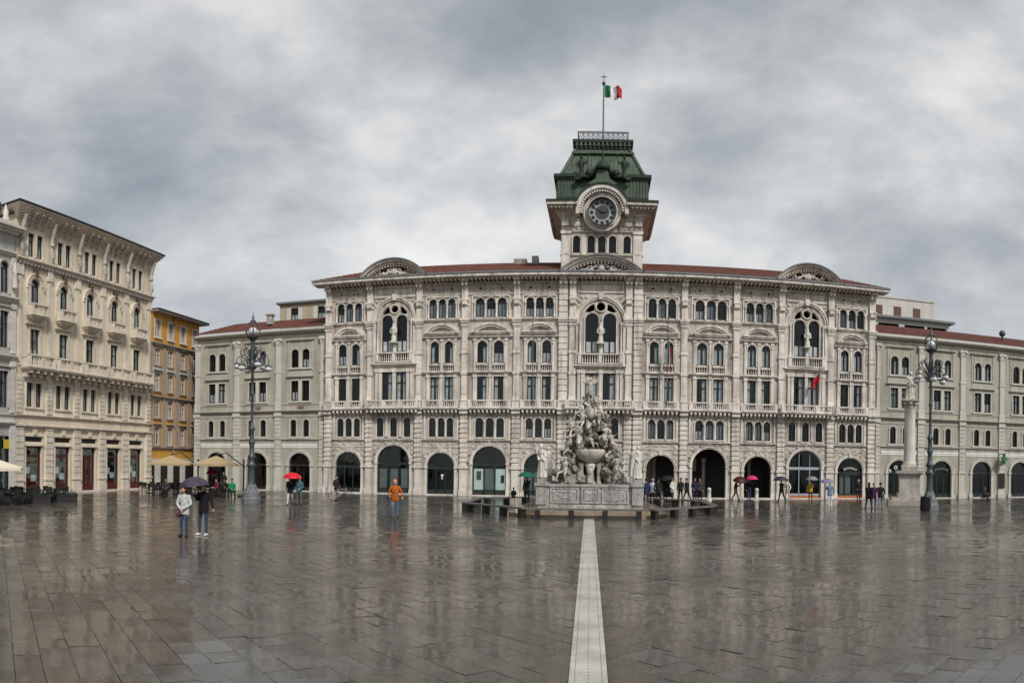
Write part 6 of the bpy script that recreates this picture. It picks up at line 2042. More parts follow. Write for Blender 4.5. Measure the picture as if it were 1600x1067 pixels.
def person(label, deg, r, face, pose='stand', h=1.72, top=(0.02, 0.02, 0.022), legs=(0.03, 0.04, 0.07), shoes=None, hair='dark', style='short', group=None, voxel=0.014, coat=0.10, hood=False, z=0.0, skin=None):
    """face: compass of the front, 0 = towards the camera end of the square (-Y), 90 = towards +X"""
    x, y = polar(deg, r)
    s_ = h / 1.75
    t = thing('person', label, 'person', (x, y, z), rz=math.radians(face), group=group)
    me = pose_mesh(pose, voxel, coat, hood)
    b = obj('body', me, t)
    b.scale = (s_,) * 3
    for i, m_ in enumerate((skin or SKIN, cloth(top), cloth(legs), shoes or SHOE_D)):
        b.material_slots[i].link = 'OBJECT'
        b.material_slots[i].material = m_
    if not hood:
        hd = me['head']
        ho = obj('hair', hair_mesh(style), t, (hd[0] * s_, hd[1] * s_, hd[2] * s_))
        ho.scale = (s_,) * 3
        ho.material_slots[0].link = 'OBJECT'
        ho.material_slots[0].material = HAIRS[hair]
    t['chest_z'] = me['chest'][2] * s_
    return t

_UC = {}
def umbrella(label, deg, r, face, col, hand=(0.12, -0.30), hz=1.32, R=0.52, top=2.02, tilt=(0, 0), alt=None, h=1.72, group='umbrellas over people in the square'):
    """held umbrella; hand offset is in the holder's own frame"""
    x, y = polar(deg, r)
    a = math.radians(face)
    s_ = h / 1.75
    ox = (hand[0] * math.cos(a) - hand[1] * math.sin(a)) * s_; oy = (hand[0] * math.sin(a) + hand[1] * math.cos(a)) * s_
    u = thing('umbrella', label, 'umbrella', (x + ox, y + oy, hz * s_), group=group)
    u.rotation_euler = (tilt[0], tilt[1], a)
    key = (round(R, 2), round(top - hz, 2))
    zt = top - hz
    if key not in _UC:
        m = MB(); n = 8; sub = 4; v = []; f = []
        for j in range(7):
            t = j / 6
            for i in range(n * sub):
                ang = 2 * PI * i / (n * sub)
                k = (i % sub) / sub
                sag = 1 - 0.07 * math.sin(PI * k) * t
                rr = R * math.sin(t * 1.22) / math.sin(1.22) * sag
                v.append((rr * math.cos(ang), rr * math.sin(ang), zt - 0.30 * R / 0.52 * (1 - math.cos(t * 1.22)) / (1 - math.cos(1.22)) - 0.012 * math.sin(PI * k) * t))
        N = n * sub
        for j in range(6):
            for i in range(N):
                k = (i + 1) % N
                f.append((j * N + i, (j + 1) * N + i, (j + 1) * N + k, j * N + k))
        m.add(v, f, 0, True)
        cm = m.mesh('canopy', WHITE)
        rb = []
        for q in range(n):
            m2 = MB(); ang = 2 * PI * q / n
            m2.tube([v[j * N + q * sub] for j in range(0, 7, 2)], 0.005, 4)
            rb.append(m2.mesh('rib', BLACK))
        m3 = MB(); m3.tube([(0, 0, -0.02), (0, 0, zt + 0.05)], 0.008, 6)
        m4 = MB(); m4.tube([(0, 0, 0.05), (0, 0, -0.10), (0.02, 0, -0.14), (0.05, 0, -0.13)], 0.014, 6)
        _UC[key] = (cm, rb, m3.mesh('shaft', IRON_L), m4.mesh('handle', BLACK))
    cm, rb, sh, hd = _UC[key]
    c = obj('canopy', cm, u)
    c.material_slots[0].link = 'OBJECT'; c.material_slots[0].material = cloth(col, 0.5)
    for q in rb: obj('rib', q, u)
    obj('shaft', sh, u); obj('handle', hd, u)
    return u

# ------------------------------------------------------------------ fountain
FX, FY = -0.55, 46.7
FN = thing('fountain', 'tall baroque stone fountain of rocks and figures in a grey marble basin', 'fountain', (FX * K, FY * K, 0), scale=K)
def octagon(ap, rot=PI / 8, cx=0, cy=0):
    R = ap / math.cos(PI / 8)
    return [(cx + R * math.cos(rot + PI / 4 * i), cy + R * math.sin(rot + PI / 4 * i)) for i in range(8)]
for k, (ap, z0, z1) in enumerate(((7.1, -0.03, 0.17), (6.55, 0.17, 0.34))):
    hw_ = 4.5 - 0.5 * k
    o_ = clip_half(clip_half(octagon(ap), 1, 0, hw_), -1, 0, hw_)
    n_ = len(o_)
    m = MB()
    m.add([(p[0], p[1], z1) for p in o_], [tuple(range(n_))]); m.add([(p[0], p[1], z0) for p in o_] + [(p[0], p[1], z1) for p in o_], [(i, (i + 1) % n_, (i + 1) % n_ + n_, i + n_) for i in range(n_)])
    m.build('step', STEP, FN)
# basin: square with canted piers at the corners, carved panels on every side
B = 2.95
m = MB(); m.box(-B - 0.12, B + 0.12, -B - 0.12, B + 0.12, 0.34, 0.52); m.build('basin_plinth', BASIN, FN)
for a in range(4):
    ca, sa = math.cos(a * PI / 2), math.sin(a * PI / 2)
    def rotm(mb):
        mb.v = [(x * ca - y * sa, x * sa + y * ca, z) for x, y, z in mb.v]
        return mb
    m = MB(); m.box(-B + 0.1, B - 0.1, -B, -B + 0.3, 0.52, 1.58); rotm(m).build('basin_wall', BASIN, FN)
    for (x0, x1) in ((-2.35, -0.62), (-0.5, 0.62), (0.74, 2.35)):
        m = MB(); y = -B
        m.relief(x0 + 0.16, x1 - 0.16, 0.75, 1.42, y - 0.03, 0.05, seed=int(50 + x0 * 10) + a, res=0.08)
        m.box(x0, x1, y - 0.07, y, 0.60, 0.72); m.box(x0, x1, y - 0.07, y, 1.44, 1.55); m.box(x0, x0 + 0.12, y - 0.07, y, 0.72, 1.44); m.box(x1 - 0.12, x1, y - 0.07, y, 0.72, 1.44)
        rotm(m).build('carved_panel', BASIN, FN)
    m = MB(); m.box(-B - 0.05, B + 0.05, -B - 0.12, -B + 0.42, 1.58, 1.74); rotm(m).build('basin_rim', BASIN, FN)
    m = MB(); m.box(-B - 0.22, -B + 0.42, -B - 0.22, -B + 0.42, 0.52, 1.62); m.box(-B - 0.30, -B + 0.5, -B - 0.30, -B + 0.5, 1.62, 1.80); m.box(-B - 0.16, -B + 0.36, -B - 0.16, -B + 0.36, 1.80, 2.08)
    rotm(m).build('corner_pedestal', BASIN, FN)
    sx, sy = (-B + 0.1) * ca - (-B + 0.1) * sa, (-B + 0.1) * sa + (-B + 0.1) * ca
    so = obj('corner_statue', pose_mesh('stand_b' if a % 2 else 'clasp', 0.022, 0.1, a == 0, True).copy(), FN, (sx, sy, 2.07), math.radians(a * 90 - 35))
    so.scale = (1.12,) * 3
    so.data.materials.clear(); so.data.materials.append(MARBLE)
    so.data.polygons.foreach_set('material_index', [0] * len(so.data.polygons))
m = MB(); m.box(-B + 0.3, B - 0.3, -B + 0.3, B - 0.3, 1.35, 1.40); m.build('water', plain('basin_water', (0.03, 0.035, 0.03), rough=0.05, var=0.1), FN)

# craggy pyramid of rock
rr = random.Random(17)
rk = MB()
def clump(cx, cy, cz, r, n, sq=(1, 1, 1)):
    for _ in range(n):
        a = rr.uniform(0, 2 * PI); t = rr.uniform(-1, 1); q = rr.uniform(0.3, 1.0)
        p = (cx + r * q * sq[0] * math.cos(a) * math.sqrt(1 - t * t), cy + r * q * sq[1] * math.sin(a) * math.sqrt(1 - t * t), cz + r * q * sq[2] * t)
        rot = Matrix.Rotation(rr.uniform(0, 3), 3, 'X') @ Matrix.Rotation(rr.uniform(0, 3), 3, 'Z')
        s_ = r * rr.uniform(0.22, 0.42)
        rk.ball(p, s_, 7, 5, 0, (rr.uniform(0.7, 1.4), rr.uniform(0.7, 1.3), rr.uniform(0.6, 1.2)), rot)
for (cx, cy, cz, r, n, sq) in ((-1.35, -0.9, 1.9, 0.95, 26, (1, 1, 0.8)), (1.4, -0.8, 1.9, 0.95, 26, (1, 1, 0.8)), (-1.2, 1.0, 2.0, 1.0, 20, (1, 1, 1)), (1.2, 1.0, 2.0, 1.0, 20, (1, 1, 1)),
                               (-1.15, -0.3, 3.0, 0.75, 24, (1, 1, 1)), (1.25, -0.3, 3.1, 0.78, 24, (1, 1, 1)), (0, 0.5, 3.2, 1.1, 26, (1.1, 0.9, 1.1)), (-0.9, 0, 4.1, 0.62, 20, (1, 1, 1)), (0.95, 0, 4.2, 0.62, 20, (1, 1, 1)),
                               (0, 0.2, 4.6, 0.95, 26, (1.1, 0.9, 0.9)), (0, 0.1, 5.5, 0.75, 24, (1, 1, 1)), (0.1, 0.1, 6.4, 0.62, 22, (1, 1, 1)), (0, 0.1, 7.1, 0.45, 16, (1, 1, 1)), (-1.1, -0.1, 5.0, 0.5, 16, (1, 1, 1)), (1.05, -0.1, 5.0, 0.5, 16, (1, 1, 1)), (-0.75, -0.1, 6.1, 0.36, 12, (1, 1, 1)), (0.75, -0.1, 6.0, 0.36, 12, (1, 1, 1)), (-1.5, -0.2, 3.6, 0.5, 14, (1, 1, 1)), (1.6, -0.2, 3.5, 0.5, 14, (1, 1, 1)), (0.55, 0.0, 5.3, 0.4, 12, (1, 1, 1)), (-0.6, 0.0, 5.2, 0.4, 12, (1, 1, 1))):
    clump(cx, cy, cz, r, n, sq)
rme = remesh(rk, 0.04, 1, 'rock')
co = np.empty(len(rme.vertices) * 3); rme.vertices.foreach_get('co', co); co = co.reshape(-1, 3)
co += 0.05 * np.sin(co[:, [1, 2, 0]] * 9.0 + 1.3) + 0.035 * np.sin(co[:, [2, 0, 1]] * 21.0) + 0.02 * np.sin(co[:, [1, 0, 2]] * 37.0)
rme.vertices.foreach_set('co', co.ravel()); rme.materials.append(FOUNT_R)
rme.polygons.foreach_set('use_smooth', [False] * len(rme.polygons)); rme.update()
obj('rock', rme, FN)
# shell bowl, its stem and the little figure beneath
m = MB(); n = 40; v = []; f = []
prof = [(0.25, 3.0), (0.48, 3.08), (0.72, 3.25), (0.88, 3.5), (0.92, 3.78), (0.87, 3.86), (0.72, 3.74), (0.3, 3.6)]
for j, (r, z) in enumerate(prof):
    for i in range(n):
        a = 2 * PI * i / n
        k = 1 + (0.035 * math.cos(a * 20) if 0 < j < 5 else 0)
        v.append((r * k * math.cos(a), -0.75 + r * k * 0.9 * math.sin(a), z))
for j in range(len(prof) - 1):
    for i in range(n):
        k = (i + 1) % n; f.append((j * n + i, j * n + k, (j + 1) * n + k, (j + 1) * n + i))
m.add(v, f, 0, True); m.build('shell_bowl', FOUNT, FN)
m = MB(); m.lathe([(0.45, 1.4), (0.5, 1.6), (0.28, 1.9), (0.22, 2.5), (0.36, 2.9), (0.3, 3.0)], 0, -0.8, 12)
for q in (-1, 1): m.lathe([(0.2, 1.5), (0.15, 1.9), (0.13, 2.7), (0.22, 3.0)], q * 0.55, -0.9, 10)
m.build('bowl_stem', FOUNT, FN)
def carved(name, pose, loc, rz, s_, mat=FOUNT, tilt=(0, 0), robe=False, voxel=0.017):
    me = pose_mesh(pose, voxel, 0.0, False, robe).copy()
    me.materials.clear(); me.materials.append(mat)
    me.polygons.foreach_set('material_index', [0] * len(me.polygons))
    o = obj(name, me, FN, loc)
    o.rotation_euler = (tilt[0], tilt[1], rz); o.scale = (s_,) * 3
    return o
POSES['recline'] = dict(hip=0.42, L=(1.35, 0.9, 0.10), R=(1.1, 1.3, 0.12), armL=((-0.30, 0.05, -0.18), (-0.42, -0.10, -0.05)), armR=((0.32, 0.02, -0.14), (0.30, -0.22, 0.06)), lean=-0.15)
POSES['twist'] = dict(hip=0.55, L=(1.2, 1.5, 0.15), R=(0.7, 1.1, 0.2), armL=((-0.33, -0.02, -0.02), (-0.42, -0.12, 0.20)), armR=((0.30, -0.1, -0.2), (0.1, -0.28, -0.25)), lean=0.2)
POSES['fame'] = dict(L=(0.35, 0.5, 0.05), R=(-0.1, 0.05, 0.05), armL=((-0.30, -0.05, 0.05), (-0.36, -0.10, 0.32)), armR=((0.30, -0.08, -0.08), (0.42, -0.16, 0.12)), lean=0.1)
carved('niche_figure', 'clasp', (0, -1.25, 1.75), 0.1, 0.62, FOUNT, robe=True)
for (ps, x, y, z, rz, s_, tl) in (('recline', -1.55, -1.5, 1.75, -0.5, 1.05, (0, 0)), ('twist', 1.65, -1.4, 1.85, 0.6, 1.05, (0, 0)), ('recline', -1.6, 1.4, 1.8, -2.4, 1.05, (0, 0)), ('twist', 1.6, 1.4, 1.8, 2.5, 1.05, (0, 0)),
                                  ('twist', -0.95, -0.95, 3.95, -0.5, 1.0, (0, 0.15)), ('recline', 0.30, -0.75, 3.72, 0.35, 0.80, (-0.35, -0.2)), ('twist', 1.05, -0.7, 3.9, 0.7, 0.95, (0, -0.2)), ('twist', -1.35, -0.75, 4.3, -0.8, 0.9, (0, 0.2)), ('recline', 1.45, -0.6, 3.6, 0.9, 0.95, (0, -0.2)), ('recline', -1.55, -0.6, 3.2, -0.9, 0.95, (0, 0.2)), ('twist', -0.75, -0.55, 5.6, -0.5, 0.75, (0, 0.2)), ('recline', 0.75, -0.5, 5.7, 0.6, 0.75, (0, -0.2)), ('recline', -0.55, -0.75, 5.0, -0.6, 0.85, (0.2, 0.2)), ('twist', 0.62, -0.55, 4.95, 0.5, 0.85, (0.1, -0.2))):
    carved('allegorical_figure', ps, (x, y, z), rz, s_, FOUNT if rr.random() < 0.8 else MARBLE, tl)
m = MB(); m.ball((0.02, -0.55, 6.15), 0.46, 16, 12, 0, (1, 0.8, 0.95))
bl = m.build('stone_bale', FOUNT, FN)
m = MB()
for a in range(3): m.tube([(0.02 + 0.47 * math.cos(t) * math.cos(a * 1.05), -0.55 + 0.38 * math.cos(t) * math.sin(a * 1.05), 6.15 + 0.45 * math.sin(t)) for t in [2 * PI * k / 20 for k in range(21)]], 0.03, 5)
m.build('rope', FOUNT_R, bl)
for q in (-1, 1):                               # drapery swags and scrolls that clothe the pyramid
    for (x, z, ln, yy) in ((0.45, 5.9, 0.8, -0.5), (0.85, 4.9, 0.9, -0.7), (1.25, 3.8, 0.9, -0.8), (0.35, 6.8, 0.7, -0.35)):
        m = MB()
        m.tube([(q * (x - 0.25 * math.sin(t * 3.1) + 0.07 * math.sin(t * 14)), yy - 0.15 * math.sin(t * 4), z - ln * t) for t in [k / 10 for k in range(11)]], [0.05 + 0.045 * math.sin(PI * k / 10) + 0.022 * math.sin(k * 2.2) for k in range(11)], 8)
        m.build('swag', FOUNT if z < 6 else MARBLE, FN)
fo_ = carved('winged_figure', 'fame', (-0.05, -0.15, 6.75), 0.15, 0.92, FOUNT)
for q in (-1, 1):
    m = MB()
    for k in range(6):
        a = math.radians(25 + k * 17)
        ln = 0.95 - 0.07 * k
        p0 = Vector((q * 0.10, 0.15, 1.35)); p1 = p0 + Vector((q * math.cos(a) * ln * 0.75, 0.12, math.sin(a) * ln * 0.85))
        m.tube([p0, p0.lerp(p1, 0.5), p1], [0.06, 0.075, 0.02], 6)
    m.build('wing', FOUNT, fo_)
for (x, y, z, s_) in ((-0.7, -1.1, 4.4, 0.26), (0.85, -1.05, 4.6, 0.24), (-0.15, -0.85, 5.35, 0.24), (0.3, -0.75, 7.0, 0.18)):
    m = MB()
    m.ball((x, y, z), s_, 10, 8, 0, (0.8, 1.2, 0.9)); m.tube([(x, y - s_, z - 0.05), (x * 1.1, y - s_ * 2.1, z - 0.25)], [s_ * 0.6, s_ * 0.38], 8); m.tube([(x, y + 0.05, z + 0.1), (x * 0.9, y + 0.4, z - 0.35)], [s_ * 0.6, s_ * 0.9], 8)
    m.build('carved_beast', FOUNT, FN)

# benches in an octagon round the fountain
ob = octagon(7.55, PI / 8, FX, FY)
names = ['right rear', 'right rear corner', 'rear', 'left rear corner', 'left', 'left front', 'front', 'right front']
blabels = {5: 'dark stone bench on the left front side of the fountain steps', 6: 'long dark bench straight before the fountain at the end of the pale strip', 7: 'dark stone bench on the right front side of the fountain steps',
           4: 'dark stone bench on the left side of the fountain', 0: 'dark stone bench on the right side of the fountain', 1: 'bench behind the fountain to the right', 2: 'bench directly behind the fountain', 3: 'bench behind the fountain to the left'}
for i in (3, 4, 5, 6, 7, 0, 1):
    a = Vector((*ob[(i - 1) % 8], 0)); b_ = Vector((*ob[i % 8], 0))
    idx = i
    # side i spans vertices i-1 and i
    mid = (a + b_) / 2; d = (b_ - a); ln = d.length - (0.35 if i == 6 else 0.8); ang = math.atan2(d.y, d.x)
    sidekey = {3: 3, 4: 4, 5: 5, 6: 6, 7: 7, 0: 0, 1: 1}[i]
    t = thing('bench', blabels[sidekey], 'bench', (mid.x * K, mid.y * K, 0), rz=ang, group='stone benches round the fountain', scale=K)
    m = MB(); m.box(-ln / 2, ln / 2, -0.21, 0.21, 0.47, 0.56); m.build('seat', GRAN, t)
    for k in range(4):
        x = -ln / 2 + 0.25 + (ln - 0.5) * k / 3
        m = MB(); m.box(x - 0.14, x + 0.14, -0.18, 0.18, 0, 0.47); m.build('leg', GRAN_D, t)

# ------------------------------------------------------------------ column with a statue
CX_, CY_ = polar(24.15, 59.0)
CS = thing('statue_column', 'tall pale stone column carrying a robed statue before the right green palace', 'monument', (CX_ * K, CY_ * K, 0), rz=math.radians(-20), scale=K)
m = MB(); m.box(-1.75, 1.75, -1.75, 1.75, -0.02, 0.42); m.box(-1.45, 1.45, -1.45, 1.45, 0.42, 0.62); m.build('step', STONE_B, CS)
m = MB(); m.box(-0.95, 0.95, -0.95, 0.95, 0.62, 0.95); m.box(-0.82, 0.82, -0.82, 0.82, 0.95, 2.35); m.box(-0.92, 0.92, -0.92, 0.92, 2.35, 2.5); m.box(-1.08, 1.08, -1.08, 1.08, 2.5, 2.72); m.box(-0.62, 0.62, -0.62, 0.62, 2.72, 3.05); m.build('pedestal', STONE_B, CS)
m = MB(); m.box(-0.55, 0.55, -0.55, 0.55, 3.05, 3.2); m.lathe([(0.56, 3.2), (0.58, 3.3), (0.48, 3.42), (0.46, 3.5), (0.46, 5.0), (0.43, 7.6), (0.47, 7.68)], 0, 0, 24); m.build('shaft', STONE_L, CS)
m = MB(); m.lathe([(0.45, 7.68), (0.50, 7.8), (0.47, 7.95), (0.60, 8.15), (0.72, 8.28)], 0, 0, 16); m.box(-0.66, 0.66, -0.66, 0.66, 8.28, 8.42)
for a in range(8):
    m.ball((0.58 * math.cos(a * PI / 4), 0.58 * math.sin(a * PI / 4), 8.06), 0.15, 8, 6)
m.build('capital', CARVED, CS)
me = figure_mesh(dict(POSES['clasp'], hip=0.98), 0.018, 0.05, True, True); me.materials.clear(); me.materials.append(FOUNT); me.polygons.foreach_set('material_index', [0] * len(me.polygons))
so = obj('statue', me, CS, (0, 0, 8.42), 0.3); so.scale = (1.45, 1.45, 1.22)

# ------------------------------------------------------------------ street lamps
def lamp_post(label, deg, r):
    x, y = polar(deg, r)
    t = thing('street_lamp', label, 'street lamp', (x * K, y * K, 0), group='cast-iron lamps in the square', scale=K)
    t.scale = (K, K, K * 0.96)
    m = MB()
    m.lathe([(0.66, 0.0), (0.66, 0.35), (0.60, 0.42), (0.57, 0.75), (0.46, 0.85), (0.36, 1.05), (0.30, 1.3)], 0, 0, 8, 0, False, PI / 8)
    m.build('base', IRON_L, t)
    m = MB()
    m.lathe([(r_ * 0.66 if z_ < 7.9 else r_ * 0.85, z_) for r_, z_ in [(0.44, 1.3), (0.38, 1.5), (0.33, 2.2), (0.36, 2.5), (0.46, 2.62), (0.50, 2.72), (0.34, 2.86), (0.28, 3.05), (0.42, 3.25), (0.42, 3.35), (0.26, 3.5), (0.24, 4.1), (0.35, 4.25), (0.28, 4.42), (0.23, 4.6), (0.22, 5.1), (0.33, 5.22), (0.32, 5.32), (0.2, 5.5), (0.15, 5.75), (0.13, 7.6), (0.2, 7.68), (0.2, 7.82), (0.12, 7.9), (0.10, 9.4), (0.2, 9.5), (0.28, 9.75), (0.24, 10.0), (0.16, 10.2), (0.2, 10.6), (0.14, 11.0), (0.16, 11.4), (0.22, 11.6)]], 0, 0, 14)
    m.build('post', IRON, t)
    m = MB()
    for k in range(8):
        a = k * PI / 4
        m.tube([(0.27 * math.cos(a), 0.27 * math.sin(a), 1.35), (0.36 * math.cos(a), 0.36 * math.sin(a), 1.1), (0.56 * math.cos(a), 0.56 * math.sin(a), 0.7)], [0.04, 0.045, 0.05], 5)
    m.build('base_rib', IRON_L, t, stuff=True)
    for k in range(6):
        a = k * PI / 3 + 0.25
        c, s_ = math.cos(a), math.sin(a)
        drop = 0.0 if k % 2 else 0.22
        m = MB()
        pts = [(0.15, 9.75), (0.5, 10.15), (0.95, 10.45), (1.3, 10.4), (1.42, 10.15 - drop * 0.3), (1.36, 10.0 - drop)]
        m.tube([(q[0] * 0.80 * c, q[0] * 0.80 * s_, q[1]) for q in pts], [0.055, 0.05, 0.04, 0.035, 0.03, 0.04], 6)
        m.tube([(q[0] * 0.80 * c, q[0] * 0.80 * s_, q[1]) for q in ((0.95, 10.45), (1.1, 10.75), (0.95, 11.0), (0.78, 10.88), (0.85, 10.72))], [0.035, 0.035, 0.03, 0.028, 0.025], 6)
        m.tube([(q[0] * 0.80 * c, q[0] * 0.80 * s_, q[1]) for q in ((0.2, 10.2), (0.5, 10.75), (0.7, 10.95), (0.55, 11.15))], [0.05, 0.045, 0.04, 0.03], 6)
        m.tube([(q[0] * 0.80 * c, q[0] * 0.80 * s_, q[1]) for q in ((0.2, 9.6), (0.6, 9.75), (0.85, 10.05), (0.65, 10.2))], [0.05, 0.04, 0.035, 0.03], 6)
        ao = m.build('arm', IRON, t)
        m = MB(); cx, cy, cz = 1.09 * c, 1.09 * s_, 10.0 - drop
        m.lathe([(0.04, cz + 0.05), (0.12, cz), (0.24, cz - 0.10), (0.25, cz - 0.15)], cx, cy, 14); m.build('lamp_cap', IRON, ao)
        m = MB(); m.ball((cx, cy, cz - 0.26), 0.25, 16, 10, 0, (1, 1, 0.85)); m.build('lamp_globe', GLOBE, ao)
    m = MB(); m.lathe([(0.22, 11.6), (0.42, 11.75), (0.44, 11.85)], 0, 0, 12)
    for k in range(6):
        a = k * PI / 3
        m.tube([(0.40 * math.cos(a), 0.40 * math.sin(a), 11.8), (0.56 * math.cos(a), 0.56 * math.sin(a), 12.25), (0.42 * math.cos(a), 0.42 * math.sin(a), 12.7), (0.12 * math.cos(a), 0.12 * math.sin(a), 12.9)], 0.035, 5)
    m.lathe([(0.16, 12.85), (0.2, 12.95), (0.06, 13.05), (0.1, 13.2), (0.03, 13.3), (0.02, 13.6)], 0, 0, 10)
    co_ = m.build('crown_lantern', IRON, t)
    m = MB(); m.ball((0, 0, 12.2), 0.30, 16, 12); m.build('lamp_globe', GLOBE, co_)
    return t
lamp_post('ornate cast-iron lamp with globes before the left green palace', -27.05, 50.3)
lamp_post('ornate cast-iron lamp with globes beside the statue column and bin', 25.75, 52.2)
# litter bin beside the right lamp
bx_, by_ = polar(25.45, 50.6)
t = thing('litter_bin', 'black round litter bin at the foot of the right lamp', 'bin', (bx_ * K, by_ * K, 0), scale=K)
m = MB(); m.lathe([(0.30, 0.0), (0.32, 0.06), (0.34, 0.9), (0.36, 0.95), (0.36, 1.0), (0.28, 1.0), (0.27, 0.7)], 0, 0, 18); m.build('body', BLACK, t)
m = MB()
for k in range(16):
    a = k * PI / 8; m.box(0.335 * math.cos(a) - 0.02, 0.335 * math.cos(a) + 0.02, 0.335 * math.sin(a) - 0.02, 0.335 * math.sin(a) + 0.02, 0.1, 0.85)
m.build('slat', GRAN_D, t, stuff=True)
# white stone bollards before the open arches
for i, (deg, r, lb) in enumerate(((4.85, 59.5, 'white stone bollard nearest the fountain among the group of people'), (8.6, 61.0, 'white stone bollard before the tall open arch'), (12.3, 61.3, 'white stone bollard before the arch with the pink umbrella'))):
    x, y = polar(deg, r)
    t = thing('bollard', lb, 'bollard', (x * K, y * K, 0), group='white bollards before the arcade', scale=K)
    m = MB(); m.lathe([(0.24, 0), (0.24, 0.1), (0.17, 0.16), (0.15, 0.9), (0.18, 0.94), (0.16, 1.02), (0.09, 1.1), (0.02, 1.12)], 0, 0, 14); m.build('shaft', MARBLE, t)
    m = MB(); m.lathe([(0.155, 0.75), (0.172, 0.77), (0.172, 0.81), (0.155, 0.83)], 0, 0, 14); m.build('collar', STONE_B, t)

# ------------------------------------------------------------------ café terraces
def cafe_parasol(label, x, y, R, h, mat, arm=True, rz=0.0, group='café parasols'):
    t = thing('cafe_parasol', label, 'parasol', (x, y, 0), rz=rz, group=group)
    m = MB(); v = [(0, 0, h + 0.55)]; f = []
    c4 = [(-R, -R), (R, -R), (R, R), (-R, R)]
    n = 6
    ring = []
    for k in range(4):
        a, b_ = c4[k], c4[(k + 1) % 4]
        for i in range(n):
            u = i / n
            ring.append((a[0] + (b_[0] - a[0]) * u, a[1] + (b_[1] - a[1]) * u, h - 0.06 * math.sin(PI * u)))
    N = len(ring)
    mid = [(p[0] * 0.5, p[1] * 0.5, h + 0.27 + (p[2] - h)) for p in ring]
    v += mid + ring + [(p[0], p[1], p[2] - 0.16) for p in ring]
    for i in range(N):
        k = (i + 1) % N
        f += [(0, 1 + i, 1 + k), (1 + i, 1 + N + i, 1 + N + k, 1 + k), (1 + N + i, 1 + 2 * N + i, 1 + 2 * N + k, 1 + N + k)]
    m.add(v, f); m.build('canopy', mat, t)
    for (a, b_) in c4:
        m = MB(); m.tube([(0, 0, h + 0.50), (a * 0.98, b_ * 0.98, h - 0.03)], 0.02, 5); m.build('rib', BLACK, t)
    if arm:
        m = MB(); m.tube([(R + 0.5, 0.3, 0), (R + 0.5, 0.3, h + 0.3)], 0.06, 8); m.tube([(R + 0.6, 0.32, h - 0.3), (R * 0.5, 0.1, h + 0.75), (0, 0, h + 0.62)], 0.045, 6); m.tube([(0, 0, h + 0.62), (0, 0, h + 0.45)], 0.04, 6); m.build('mast', FRAME_B, t)
        m = MB(); m.box(R + 0.05, R + 0.95, -0.15, 0.75, 0, 0.12); m.build('weight', GRAN_D, t)
    else:
        m = MB(); m.tube([(0, 0, 0), (0, 0, h + 0.6)], 0.05, 8); m.build('mast', FRAME_W, t)
        m = MB(); m.box(-0.4, 0.4, -0.4, 0.4, 0, 0.1); m.build('weight', GRAN_D, t)
    return t
x, y = polar(-33.3, 60.0); cafe_parasol('beige square parasol beside the ochre house', x * K, y * K, 1.5, 2.42, CANVAS, rz=0.5)
x, y = polar(-29.8, 58.5); cafe_parasol('beige square parasol before the first arch of the left green palace', x * K, y * K, 1.5, 2.42, CANVAS, rz=0.45)
x, y = polar(-47.2, 47.5); cafe_parasol('large ivory parasol cut by the left picture edge', x * K, y * K, 1.75, 2.12, CANVAS_L, arm=False, rz=0.75)
def chair_proto(label):
    t = thing('cafe_chair', label, 'chair', group='black café chairs')
    m = MB(); m.box(-0.22, 0.22, -0.22, 0.22, 0.40, 0.45); m.build('seat', RATTAN, t)
    m = MB(); m.box(-0.22, 0.22, 0.19, 0.23, 0.52, 0.88); m.box(-0.22, -0.19, 0.19, 0.23, 0.45, 0.52); m.box(0.19, 0.22, 0.19, 0.23, 0.45, 0.52); m.build('backrest', RATTAN, t)
    for a in (-1, 1):
        for b_ in (-1, 1):
            m = MB(); m.tube([(a * 0.19, b_ * 0.19, 0.40), (a * 0.22, b_ * 0.22, 0)], 0.017, 5); m.build('leg', BLACK, t)
        m = MB(); m.tube([(a * 0.22, -0.18, 0.45), (a * 0.23, -0.18, 0.64), (a * 0.23, 0.2, 0.66)], 0.016, 5); m.build('armrest', BLACK, t)
    return t
def table_proto(label):
    t = thing('cafe_table', label, 'table', group='black café tables')
    m = MB(); m.lathe([(0.33, 0.70), (0.34, 0.72), (0.33, 0.74)], 0, 0, 18); m.build('table_top', RATTAN, t)
    m = MB(); m.tube([(0, 0, 0.02), (0, 0, 0.70)], 0.03, 8); m.build('stem', BLACK, t)
    m = MB(); m.lathe([(0.24, 0), (0.22, 0.03), (0.04, 0.05)], 0, 0, 14); m.build('foot', BLACK, t)
    return t
c0 = t0 = None
rc = random.Random(23)
LT = 'black café {} on the left-edge terrace before the cream palace'
LO = 'black café {} under the beige parasols by the ochre house'
spots = []
